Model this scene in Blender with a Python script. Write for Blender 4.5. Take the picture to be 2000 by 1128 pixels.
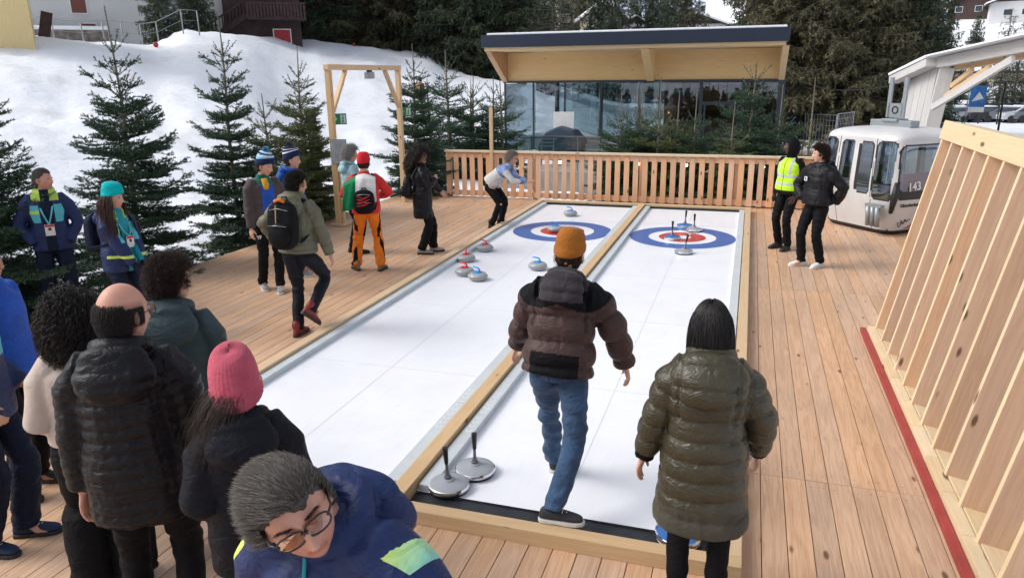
import bpy, math, random
import numpy as np
from mathutils import Vector, Matrix, noise
for _o in list(bpy.data.objects): bpy.data.objects.remove(_o)
random.seed(4)
SC = bpy.context.scene
COL = SC.collection
R_ = math.radians
# ---------------- camera
cam = bpy.data.cameras.new('camera'); camo = bpy.data.objects.new('camera', cam); COL.objects.link(camo)
cam.sensor_width = 36; cam.lens = 1446/2000*36; cam.clip_start = .05; cam.clip_end = 3000
_m = ((0.954, -0.073, 0.291), (0.300, 0.267, -0.916), (-0.011, 0.961, 0.277))
_m = Matrix(_m)
_x = _m.col[0].normalized(); _z = _m.col[2].normalized(); _y = _z.cross(_x).normalized(); _x = _y.cross(_z)
camo.matrix_world = Matrix(((_x[0], _y[0], _z[0], 0), (_x[1], _y[1], _z[1], 0), (_x[2], _y[2], _z[2], 2.75), (0, 0, 0, 1)))
SC.camera = camo
# ---------------- world and light: bright overcast
W = bpy.data.worlds.new("World"); SC.world = W; W.use_nodes = True
nt = W.node_tree; bg = nt.nodes['Background']
sky = nt.nodes.new('ShaderNodeTexSky'); sky.sky_type = 'NISHITA'; sky.sun_disc = False
sky.sun_elevation = R_(42); sky.sun_rotation = R_(-108); sky.dust_density = 3; sky.air_density = 1.0; sky.ozone_density = 1.0
hs = nt.nodes.new('ShaderNodeHueSaturation'); hs.inputs['Saturation'].default_value = .42
nt.links.new(sky.outputs[0], hs.inputs['Color']); nt.links.new(hs.outputs[0], bg.inputs[0])
bg.inputs[1].default_value = 0.15
sun = bpy.data.lights.new('sun', 'SUN'); sun.energy = 1.05; sun.angle = R_(26); sun.color = (1, .97, .93)
suno = bpy.data.objects.new('sun', sun); COL.objects.link(suno)
_d = Vector((math.sin(R_(-108))*math.cos(R_(42)), math.cos(R_(-108))*math.cos(R_(42)), math.sin(R_(42))))
suno.rotation_euler = (-_d).to_track_quat('-Z', 'Y').to_euler()
SC.view_settings.view_transform = 'Standard'; SC.view_settings.look = 'None'; SC.view_settings.exposure = 0.46
try: SC.cycles.transparent_max_bounces = 12; SC.cycles.max_bounces = 6; SC.cycles.diffuse_bounces = 3
except Exception: pass

# ---------------- material helpers
def mat(name, color=(.5, .5, .5), rough=.6, metal=0, spec=.5, sheen=0, bump=0, bscale=40, var=0, vscale=6, emis=None, alpha=None, bstretch=(1, 1, 1), coat=0):
    m = bpy.data.materials.new(name); m.use_nodes = True; n = m.node_tree; b = n.nodes['Principled BSDF']
    b.inputs['Base Color'].default_value = (*color, 1); b.inputs['Roughness'].default_value = rough; b.inputs['Metallic'].default_value = metal
    b.inputs['Specular IOR Level'].default_value = spec
    if sheen: b.inputs['Sheen Weight'].default_value = sheen
    if coat: b.inputs['Coat Weight'].default_value = coat
    if emis: b.inputs['Emission Color'].default_value = (*emis[0], 1); b.inputs['Emission Strength'].default_value = emis[1]
    tc = n.nodes.new('ShaderNodeTexCoord')
    if var:
        t = n.nodes.new('ShaderNodeTexNoise'); t.inputs['Scale'].default_value = vscale; t.inputs['Detail'].default_value = 5
        n.links.new(tc.outputs['Object'], t.inputs['Vector'])
        r = n.nodes.new('ShaderNodeMapRange'); r.inputs[1].default_value = .3; r.inputs[2].default_value = .7; r.inputs[3].default_value = 1-var; r.inputs[4].default_value = 1+var
        n.links.new(t.outputs[0], r.inputs[0])
        x = n.nodes.new('ShaderNodeMix'); x.data_type = 'RGBA'; x.blend_type = 'MULTIPLY'; x.inputs[0].default_value = 1
        x.inputs[6].default_value = (*color, 1); n.links.new(r.outputs[0], x.inputs[7]); n.links.new(x.outputs[2], b.inputs['Base Color'])
    if bump:
        t = n.nodes.new('ShaderNodeTexNoise'); t.inputs['Scale'].default_value = bscale; t.inputs['Detail'].default_value = 4
        mp = n.nodes.new('ShaderNodeMapping'); mp.inputs['Scale'].default_value = bstretch
        n.links.new(tc.outputs['Object'], mp.inputs[0]); n.links.new(mp.outputs[0], t.inputs['Vector'])
        u = n.nodes.new('ShaderNodeBump'); u.inputs['Strength'].default_value = bump; u.inputs['Distance'].default_value = .01
        n.links.new(t.outputs[0], u.inputs['Height']); n.links.new(u.outputs[0], b.inputs['Normal'])
    return m

def wood(name, c1, c2, knots=(.12, .05, .025), kn=.5, rough=.6, grain=1.0, dirt=0, cvar=.22, ks=1.2, kd=1.0):
    """timber: grain runs along U (metres), V across; every board has its own 'rnd'"""
    m = bpy.data.materials.new(name); m.use_nodes = True; n = m.node_tree; L = n.links.new; N = n.nodes.new; b = n.nodes['Principled BSDF']
    uv = N('ShaderNodeUVMap'); uv.uv_map = 'UVMap'; at = N('ShaderNodeAttribute'); at.attribute_name = 'rnd'
    cmb = N('ShaderNodeCombineXYZ'); ml = N('ShaderNodeMath'); ml.operation = 'MULTIPLY'; ml.inputs[1].default_value = 57.3
    L(at.outputs['Fac'], ml.inputs[0]); L(ml.outputs[0], cmb.inputs[2])
    ad = N('ShaderNodeVectorMath'); L(uv.outputs[0], ad.inputs[0]); L(cmb.outputs[0], ad.inputs[1])
    mp = N('ShaderNodeMapping'); mp.inputs['Scale'].default_value = (.55, 9, 1); L(ad.outputs[0], mp.inputs[0])
    nz = N('ShaderNodeTexNoise'); nz.inputs['Scale'].default_value = 1.3; nz.inputs['Detail'].default_value = 3; nz.inputs['Distortion'].default_value = .6; L(mp.outputs[0], nz.inputs['Vector'])
    wv = N('ShaderNodeMath'); wv.operation = 'MULTIPLY'; wv.inputs[1].default_value = 34; L(nz.outputs[0], wv.inputs[0])
    sn = N('ShaderNodeMath'); sn.operation = 'SINE'; L(wv.outputs[0], sn.inputs[0])
    mp2 = N('ShaderNodeMapping'); mp2.inputs['Scale'].default_value = (6, 160, 1); L(ad.outputs[0], mp2.inputs[0])
    nf = N('ShaderNodeTexNoise'); nf.inputs['Scale'].default_value = 1; nf.inputs['Detail'].default_value = 3; L(mp2.outputs[0], nf.inputs['Vector'])
    r = N('ShaderNodeMapRange'); r.inputs[1].default_value = -1; r.inputs[2].default_value = 1; r.inputs[3].default_value = .35; r.inputs[4].default_value = .65; L(sn.outputs[0], r.inputs[0])
    a2 = N('ShaderNodeMath'); a2.operation = 'ADD'; L(r.outputs[0], a2.inputs[0]); 
    s2 = N('ShaderNodeMath'); s2.operation = 'MULTIPLY_ADD'; s2.inputs[1].default_value = .7*grain; s2.inputs[2].default_value = -.35*grain; L(nf.outputs[0], s2.inputs[0]); L(s2.outputs[0], a2.inputs[1])
    mx = N('ShaderNodeMix'); mx.data_type = 'RGBA'; mx.inputs[6].default_value = (*c1, 1); mx.inputs[7].default_value = (*c2, 1); L(a2.outputs[0], mx.inputs[0])
    # board to board variation
    wn = N('ShaderNodeTexWhiteNoise'); wn.noise_dimensions = '1D'; L(ml.outputs[0], wn.inputs['W'])
    vr = N('ShaderNodeMapRange'); vr.inputs[3].default_value = 1-cvar; vr.inputs[4].default_value = 1+cvar; L(wn.outputs['Value'], vr.inputs[0])
    hsv = N('ShaderNodeHueSaturation'); L(mx.outputs[2], hsv.inputs['Color']); L(vr.outputs[0], hsv.inputs['Value'])
    sr = N('ShaderNodeMapRange'); sr.inputs[3].default_value = .88; sr.inputs[4].default_value = 1.08; 
    wn2 = N('ShaderNodeTexWhiteNoise'); wn2.noise_dimensions = '1D'; ml2 = N('ShaderNodeMath'); ml2.operation = 'MULTIPLY'; ml2.inputs[1].default_value = 91.7; L(at.outputs['Fac'], ml2.inputs[0]); L(ml2.outputs[0], wn2.inputs['W'])
    L(wn2.outputs['Value'], sr.inputs[0]); L(sr.outputs[0], hsv.inputs['Saturation'])
    # knots
    mp3 = N('ShaderNodeMapping'); mp3.inputs['Scale'].default_value = (2.1*kd, 6.0*kd, 1); L(ad.outputs[0], mp3.inputs[0])
    vo = N('ShaderNodeTexVoronoi'); vo.inputs['Scale'].default_value = 1; L(mp3.outputs[0], vo.inputs['Vector'])
    kr = N('ShaderNodeMapRange'); kr.inputs[1].default_value = .055*ks; kr.inputs[2].default_value = .10*ks; kr.inputs[3].default_value = 1; kr.inputs[4].default_value = 0; L(vo.outputs['Distance'], kr.inputs[0])
    vc = N('ShaderNodeSeparateColor'); L(vo.outputs['Color'], vc.inputs[0]); gt = N('ShaderNodeMath'); gt.operation = 'LESS_THAN'; gt.inputs[1].default_value = kn; L(vc.outputs[0], gt.inputs[0])
    km = N('ShaderNodeMath'); km.operation = 'MULTIPLY'; L(kr.outputs[0], km.inputs[0]); L(gt.outputs[0], km.inputs[1])
    kf = N('ShaderNodeMath'); kf.operation = 'MULTIPLY'; kf.inputs[1].default_value = .88; L(km.outputs[0], kf.inputs[0])
    mk = N('ShaderNodeMix'); mk.data_type = 'RGBA'; mk.inputs[7].default_value = (*knots, 1); L(kf.outputs[0], mk.inputs[0]); L(hsv.outputs[0], mk.inputs[6])
    out = mk.outputs[2]
    if dirt:
        tc = N('ShaderNodeTexCoord'); dn = N('ShaderNodeTexNoise'); dn.inputs['Scale'].default_value = .9; dn.inputs['Detail'].default_value = 6; L(tc.outputs['Object'], dn.inputs['Vector'])
        dr = N('ShaderNodeMapRange'); dr.inputs[1].default_value = .45; dr.inputs[2].default_value = .75; dr.inputs[3].default_value = 0; dr.inputs[4].default_value = dirt; L(dn.outputs[0], dr.inputs[0])
        md = N('ShaderNodeMix'); md.data_type = 'RGBA'; md.inputs[7].default_value = (.36, .25, .17, 1); L(dr.outputs[0], md.inputs[0]); L(out, md.inputs[6]); out = md.outputs[2]
    L(out, b.inputs['Base Color']); b.inputs['Roughness'].default_value = rough; b.inputs['Specular IOR Level'].default_value = .35
    bp = N('ShaderNodeBump'); bp.inputs['Strength'].default_value = .25; bp.inputs['Distance'].default_value = .003; L(a2.outputs[0], bp.inputs['Height']); L(bp.outputs[0], b.inputs['Normal'])
    return m

def glassmat(name, tint=(.8, .9, .95), refl=.25, trans=.75, rough=.02, base=(.05, .08, .1)):
    m = bpy.data.materials.new(name); m.use_nodes = True; n = m.node_tree; N = n.nodes.new; L = n.links.new
    out = n.nodes['Material Output']; n.nodes.remove(n.nodes['Principled BSDF'])
    g = N('ShaderNodeBsdfGlossy'); g.inputs['Roughness'].default_value = rough; g.inputs['Color'].default_value = (.9, .95, 1, 1)
    t = N('ShaderNodeBsdfTransparent'); t.inputs['Color'].default_value = (*[c*trans for c in tint], 1)
    fr = N('ShaderNodeLayerWeight'); fr.inputs['Blend'].default_value = .35
    mr = N('ShaderNodeMapRange'); mr.inputs[3].default_value = refl; mr.inputs[4].default_value = min(1, refl+.6); L(fr.outputs['Fresnel'], mr.inputs[0])
    tc = N('ShaderNodeTexCoord'); nz = N('ShaderNodeTexNoise'); nz.inputs['Scale'].default_value = .7; L(tc.outputs['Object'], nz.inputs['Vector'])
    bp = N('ShaderNodeBump'); bp.inputs['Strength'].default_value = .25; bp.inputs['Distance'].default_value = .02; L(nz.outputs[0], bp.inputs['Height']); L(bp.outputs[0], g.inputs['Normal'])
    mx = N('ShaderNodeMixShader'); L(mr.outputs[0], mx.inputs[0]); L(t.outputs[0], mx.inputs[1]); L(g.outputs[0], mx.inputs[2]); L(mx.outputs[0], out.inputs[0])
    return m

M = {}
M['larch'] = wood('larch_decking', (.45, .25, .14), (.74, .50, .33), kn=.8, dirt=.4, rough=.5, cvar=.11, grain=1.3)
M['pine'] = wood('fresh_pine', (.60, .39, .20), (.74, .54, .33), kn=.6, rough=.6, cvar=.1)
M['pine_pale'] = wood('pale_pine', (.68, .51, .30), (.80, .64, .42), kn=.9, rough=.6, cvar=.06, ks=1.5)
M['stud_pine'] = wood('knotty_pine', (.54, .325, .20), (.72, .50, .335), knots=(.10, .04, .02), kn=1.0, rough=.6, cvar=.10, ks=1.75, grain=1.0, kd=1.35)
M['picket'] = wood('picket_larch', (.68, .36, .20), (.80, .52, .32), kn=.8, rough=.6, cvar=.17)
M['ply'] = wood('spruce_plywood', (.76, .50, .24), (.86, .64, .36), kn=.3, rough=.45, cvar=.05)
M['ply_dark'] = wood('orange_spruce_beam', (.46, .22, .08), (.62, .34, .15), kn=.3, rough=.5, cvar=.15)
M['white_wood'] = wood('bleached_boards', (.50, .49, .48), (.66, .65, .64), kn=.15, rough=.7, cvar=.08, knots=(.3, .28, .26))
M['red'] = mat('red_paint', (.34, .045, .04), .5, var=.15)
M['snow'] = mat('snow', (.86, .89, .93), .65, bump=.55, bscale=7, var=.05, vscale=.8)
def sheet_mat():
    m = mat('white_plastic_sheet', (.86, .88, .92), .3); n = m.node_tree; N = n.nodes.new; L = n.links.new; b = n.nodes['Principled BSDF']; tc = N('ShaderNodeTexCoord')
    mp = N('ShaderNodeMapping'); mp.inputs['Scale'].default_value = (26, .9, 1); L(tc.outputs['Object'], mp.inputs[0])
    a = N('ShaderNodeTexNoise'); a.inputs['Scale'].default_value = 1.5; a.inputs['Detail'].default_value = 8; a.inputs['Roughness'].default_value = .75; a.inputs['Distortion'].default_value = .4; L(mp.outputs[0], a.inputs['Vector'])
    c = N('ShaderNodeTexNoise'); c.inputs['Scale'].default_value = 1.1; c.inputs['Detail'].default_value = 7; c.inputs['Roughness'].default_value = .7; L(tc.outputs['Object'], c.inputs['Vector'])
    v = N('ShaderNodeTexVoronoi'); v.inputs['Scale'].default_value = 5; L(tc.outputs['Object'], v.inputs['Vector']); vr = N('ShaderNodeMapRange'); vr.inputs[1].default_value = .03; vr.inputs[2].default_value = .05; vr.inputs[3].default_value = .45; vr.inputs[4].default_value = 0; L(v.outputs['Distance'], vr.inputs[0])
    r1 = N('ShaderNodeMapRange'); r1.inputs[1].default_value = .55; r1.inputs[2].default_value = .8; r1.inputs[4].default_value = .5; L(a.outputs[0], r1.inputs[0]); r2 = N('ShaderNodeMapRange'); r2.inputs[1].default_value = .45; r2.inputs[2].default_value = .75; r2.inputs[4].default_value = .35; L(c.outputs[0], r2.inputs[0])
    s = N('ShaderNodeMath'); L(r1.outputs[0], s.inputs[0]); L(r2.outputs[0], s.inputs[1]); s2 = N('ShaderNodeMath'); s2.use_clamp = True; L(s.outputs[0], s2.inputs[0]); L(vr.outputs[0], s2.inputs[1])
    x = N('ShaderNodeMix'); x.data_type = 'RGBA'; x.inputs[6].default_value = (.87, .885, .925, 1); x.inputs[7].default_value = (.66, .68, .72, 1); L(s2.outputs[0], x.inputs[0]); L(x.outputs[2], b.inputs['Base Color'])
    rr_ = N('ShaderNodeMapRange'); rr_.inputs[3].default_value = .16; rr_.inputs[4].default_value = .5; L(a.outputs[0], rr_.inputs[0]); L(rr_.outputs[0], b.inputs['Roughness']); return m
M['white_sheet'] = sheet_mat()
M['curb'] = mat('grey_foam_curb', (.56, .60, .62), .5, var=.06)
M['rubber'] = mat('black_rubber_mat', (.02, .022, .026), .45, bump=.3, bscale=30, var=.4, vscale=9)
M['blue_print'] = mat('blue_print', (.035, .13, .42), .3, spec=.3)
M['red_print'] = mat('red_print', (.55, .035, .03), .22)
M['white_print'] = mat('white_print', (.86, .87, .88), .22)
M['seam'] = mat('seam_grey', (.60, .63, .68), .5)
M['navy_metal'] = mat('navy_fascia', (.012, .020, .042), .35, var=.12, vscale=2)
M['dark_metal'] = mat('anthracite_frame', (.035, .045, .06), .4)
M['steel'] = mat('brushed_steel', (.45, .47, .49), .3, metal=.9)
M['grey_metal'] = mat('grey_metal', (.30, .33, .35), .45, metal=.5)
M['black'] = mat('black_plastic', (.012, .012, .014), .4)
M['white'] = mat('white_paint', (.72, .72, .70), .5, var=.05)
M['gunscrew'] = mat('dark_screw', (.10, .07, .05), .5, metal=.5)
M['bulb'] = mat('lit_bulb', (1, .85, .6), .3, emis=((1, .72, .38), 6))

# ---------------- mesh builder
class MB:
    def __init__(s): s.v = []; s.f = []; s.mi = []; s.uv = []; s.rn = []; s.sm = []
    def add(s, vs, fs, mi=0, uvs=None, rnd=None, smooth=False):
        o = len(s.v); s.v += [tuple(p) for p in vs]; r = random.random() if rnd is None else rnd
        for k, f in enumerate(fs):
            s.f.append(tuple(i+o for i in f)); s.mi.append(mi); s.rn.append(r); s.sm.append(smooth)
            s.uv.append(uvs[k] if uvs else [(vs[i][0], vs[i][1]) for i in f])
        return s
    def beam(s, p0, p1, w, h, up=(0, 0, 1), mi=0, rnd=None):
        p0 = Vector(p0); p1 = Vector(p1); d = p1-p0; L = d.length; d.normalize(); up = Vector(up)
        side = d.cross(up).normalized(); u2 = side.cross(d).normalized()
        vs = []
        for t in (0, L):
            for a, b in ((-1, -1), (1, -1), (1, 1), (-1, 1)):
                vs.append(p0+d*t+side*a*w/2+u2*b*h/2)
        fs = [(0, 3, 2, 1), (4, 5, 6, 7)]; uvs = [[(0, 0), (0, h), (w, h), (w, 0)], [(0, 0), (0, w), (h, w), (h, 0)]]
        off = 0; ws = (w, h, w, h)
        for i in range(4):
            j = (i+1) % 4; fs.append((i, j, j+4, i+4)); uvs.append([(0, off), (0, off+ws[i]), (L, off+ws[i]), (L, off)]); off += ws[i]+.03
        return s.add(vs, fs, mi, uvs, rnd)
    def box(s, c, sz, mi=0, rz=0, rnd=None, axis=None):
        sz = list(sz); ax = axis if axis is not None else sz.index(max(sz)); c = Vector(c); rot = Matrix.Rotation(rz, 3, 'Z')
        d = [Vector((1, 0, 0)), Vector((0, 1, 0)), Vector((0, 0, 1))]; d = [rot @ q for q in d]
        a = d[ax]; up = d[2] if ax != 2 else d[1]; hh = sz[2] if ax != 2 else sz[1]; ww = sz[1] if ax == 0 else sz[0]
        return s.beam(c-a*sz[ax]/2, c+a*sz[ax]/2, ww, hh, up, mi, rnd)
    def tube(s, pts, rads, n=8, mi=0, cap=True, smooth=True, rnd=None):
        pts = [Vector(p) for p in pts]; k = len(pts)
        if not isinstance(rads, (list, tuple)): rads = [rads]*k
        vs = []; prev = None; ln = 0
        for i, p in enumerate(pts):
            t = (pts[min(i+1, k-1)]-pts[max(i-1, 0)]).normalized()
            if prev is None:
                a = Vector((0, 0, 1)) if abs(t.z) < .9 else Vector((1, 0, 0)); u = t.cross(a).normalized()
            else: u = (prev-t*prev.dot(t)).normalized()
            prev = u; w = t.cross(u); ra, rb = (rads[i] if isinstance(rads[i], tuple) else (rads[i], rads[i]))
            for j in range(n):
                a = 2*math.pi*j/n; vs.append(p+u*math.cos(a)*ra+w*math.sin(a)*rb)
        fs = []; uvs = []
        for i in range(k-1):
            l2 = ln+(pts[i+1]-pts[i]).length
            for j in range(n):
                j2 = (j+1) % n; fs.append((i*n+j, i*n+j2, (i+1)*n+j2, (i+1)*n+j)); uvs.append([(ln, j*.05), (ln, j*.05+.05), (l2, j*.05+.05), (l2, j*.05)])
            ln = l2
        if cap: fs += [tuple(range(n-1, -1, -1)), tuple((k-1)*n+j for j in range(n))]; uvs += [[(0, 0)]*n, [(0, 0)]*n]
        return s.add(vs, fs, mi, uvs, rnd, smooth)
    def lathe(s, prof, n=32, o=(0, 0, 0), mi=0, mis=None, smooth=True, mat3=None):
        vs = []; k = len(prof); o = Vector(o)
        for r, z in prof:
            for j in range(n):
                a = 2*math.pi*j/n; p = Vector((max(r, 1e-5)*math.cos(a), max(r, 1e-5)*math.sin(a), z)); vs.append(o+(mat3 @ p if mat3 else p))
        for i in range(k-1):
            fs = [(j, (j+1) % n, n+(j+1) % n, n+j) for j in range(n)]
            s.add(vs[i*n:(i+2)*n], fs, mis[i] if mis else mi, None, 0, smooth)
        return s
    def prism(s, poly, d, mi=0, rnd=None):
        """poly: list of 3d points (planar), extruded by vector d"""
        d = Vector(d); n = len(poly); vs = [Vector(p) for p in poly]; vs += [p+d for p in vs]; e = (vs[1]-vs[0]).normalized(); nn = d.normalized(); g = nn.cross(e)
        def q(p): return (p.dot(e), p.dot(g)+p.dot(nn))
        fs = [tuple(range(n-1, -1, -1)), tuple(range(n, 2*n))]+[(i, (i+1) % n, n+(i+1) % n, n+i) for i in range(n)]
        return s.add(vs, fs, mi, [[q(vs[i]) for i in f] for f in fs], rnd)
    def sphere(s, c, r, nu=16, nv=10, mi=0, sc=(1, 1, 1), mat3=None):
        vs = []; c = Vector(c)
        for i in range(nv+1):
            th = math.pi*i/nv
            for j in range(nu):
                a = 2*math.pi*j/nu; p = Vector((math.sin(th)*math.cos(a)*r*sc[0], math.sin(th)*math.sin(a)*r*sc[1], math.cos(th)*r*sc[2])); vs.append(c+(mat3 @ p if mat3 else p))
        fs = [(i*nu+j, (i+1)*nu+j, (i+1)*nu+(j+1) % nu, i*nu+(j+1) % nu) for i in range(nv) for j in range(nu)]
        return s.add(vs, fs, mi, None, 0, True)
    def mesh(s, name):
        me = bpy.data.meshes.new(name); me.from_pydata(s.v, [], s.f)
        me.polygons.foreach_set('material_index', s.mi); me.polygons.foreach_set('use_smooth', s.sm)
        uvl = me.uv_layers.new(name='UVMap'); flat = [c for f in s.uv for p in f for c in p]; uvl.data.foreach_set('uv', flat)
        at = me.attributes.new('rnd', 'FLOAT', 'FACE'); at.data.foreach_set('value', s.rn)
        me.update(); return me
    def build(s, name, mats, parent=None, bevel=0, loc=None, sub=0):
        me = s.mesh(name)
        for m in (mats if isinstance(mats, (list, tuple)) else [mats]): me.materials.append(M[m] if isinstance(m, str) else m)
        return link(name, me, parent, bevel, loc, sub)
def link(name, me, parent=None, bevel=0, loc=None, sub=0):
    o = bpy.data.objects.new(name, me); COL.objects.link(o)
    if parent: o.parent = parent
    if loc: o.location = loc
    if bevel:
        b = o.modifiers.new('bevel', 'BEVEL'); b.width = bevel; b.segments = 2; b.limit_method = 'ANGLE'
    if sub:
        b = o.modifiers.new('subdivision', 'SUBSURF'); b.levels = sub; b.render_levels = sub
    return o
def tag(o, label=None, cat=None, group=None, kind=None):
    if label: o['label'] = label
    if cat: o['category'] = cat
    if group: o['group'] = group
    if kind: o['kind'] = kind
    return o
def thing(name, label, cat, loc=(0, 0, 0), rz=0, group=None):
    o = bpy.data.objects.new(name, None); COL.objects.link(o); o.location = loc; o.rotation_euler = (0, 0, rz); o.empty_display_size = .2
    return tag(o, label, cat, group)
def dup(root, loc=None, rz=None, label=None, group=None, scale=None):
    r = root.copy(); COL.objects.link(r)
    if loc is not None: r.location = loc
    if rz is not None: r.rotation_euler = (0, 0, rz)
    if label: r['label'] = label
    if group: r['group'] = group
    if scale: r.scale = (scale,)*3 if not isinstance(scale, tuple) else scale
    for ch in list(root.children):
        c = ch.copy(); COL.objects.link(c); c.parent = r
        for g in list(ch.children):
            d = g.copy(); COL.objects.link(d); d.parent = c
    return r
def text(body, size, loc, rot, m, name, parent=None, ext=.002, align='CENTER', shear=0, mat4=None, bold=0):
    cu = bpy.data.curves.new(name, 'FONT'); cu.body = body; cu.size = size; cu.extrude = ext; cu.align_x = align; cu.align_y = 'CENTER'; cu.shear = shear; cu.offset = bold
    t = bpy.data.objects.new(name, cu); COL.objects.link(t); bpy.context.view_layer.update()
    me = bpy.data.meshes.new_from_object(t.evaluated_get(bpy.context.evaluated_depsgraph_get())); bpy.data.objects.remove(t)
    if mat4 is None: mat4 = Matrix.Translation(loc) @ Matrix.Rotation(rot[2], 4, 'Z') @ Matrix.Rotation(rot[1], 4, 'Y') @ Matrix.Rotation(rot[0], 4, 'X')
    me.transform(mat4); me.materials.clear(); me.materials.append(M[m] if isinstance(m, str) else m)
    return link(name, me, parent)
# ================= TERRAIN =================
AZ = [(-180, 60, 5), (-120, 50, 6), (-80, 46, 4.6), (-55.7, 46, 4.75), (-50.7, 46, 4.85), (-44.3, 46, 4.65), (-42.2, 46, 4.5), (-39.8, 50, 5.5), (-37.2, 52, 5.5), (-32.2, 64, 5.6), (-28.6, 66, 5.3), (-23.9, 68, 4.55), (-22.0, 66, 3.4), (-20.5, 62, 2.75), (-18, 60, 2.3), (-14, 60, 1.0), (-9, 50, -.5), (0, 42, -.95), (6, 42, -.9), (12, 42, -1.1), (30, 45, -1.1), (50, 45, -.5), (90, 50, 2), (130, 50, 5), (180, 60, 5)]
def H0(x, y):
    r = math.hypot(x, y); az = math.degrees(math.atan2(x, y))
    for i in range(len(AZ)-1):
        if AZ[i][0] <= az <= AZ[i+1][0]:
            a, b = AZ[i], AZ[i+1]; t = (az-a[0])/(b[0]-a[0]); t = t*t*(3-2*t)*.6+t*.4; rc = a[1]+(b[1]-a[1])*t; zc = a[2]+(b[2]-a[2])*t; break
    r0 = 11.0; base = -.42
    if abs(az) > 75: r0 = 16
    if r < r0: z = base
    elif r < rc:
        t = (r-r0)/(rc-r0); k = t*t*(3-2*t); pw = 1.0 if az < -52 else 1.0+min(1, (az+52)/22)*.75 if az < 0 else 1.3; z = base+(zc-base)*(.6*t+.4*k)**pw
    else:
        e = r-rc
        if az < -15 and az > -75: z = zc-min(e*.10, .8)
        else: z = zc
        if -15 <= az < 75:
            if 0 < az: 
                q = min(1, e/30); z += -1.1*q*min(1, az/9)
                if r > 128: z += (r-128)*.20*min(1, max(0, (az-1)/6))
            else: z += 0
        if r > 120: z += (r-120)*(.04 if az < -15 else .05)
    if r > r0 and r < 140:
        f = min(1, (r-r0)/4)
        z += f*(noise.noise(Vector((x*.16, y*.16, 3)))*.36+abs(noise.noise(Vector((x*.45, y*.45, 1))))*.30+noise.noise(Vector((x*1.3, y*1.3, 7)))*.08+noise.noise(Vector((x*3.1, y*3.1, 9)))*.035)*(1 if az < -10 or az > 75 else .35)
    z += 1.15*math.exp(-((x+9.5)**2+(y-14.5)**2)/1.6)
    dx = max(-8.15-x, x-5.0, 0); dy = max(y-17.2, 0); d = math.hypot(dx, dy)
    if y > -16 and d < 2: k = d/2; k = k*k*(3-2*k); z = -.42+(z+.42)*k+.05*noise.noise(Vector((x*.9, y*.9, 4)))*min(1, d*4)
    return z
NA, NR = 900, 190
ring = [2.0*(650/2.0)**(i/(NR-1)) for i in range(NR)]
vs = []; az_l = []
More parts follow.
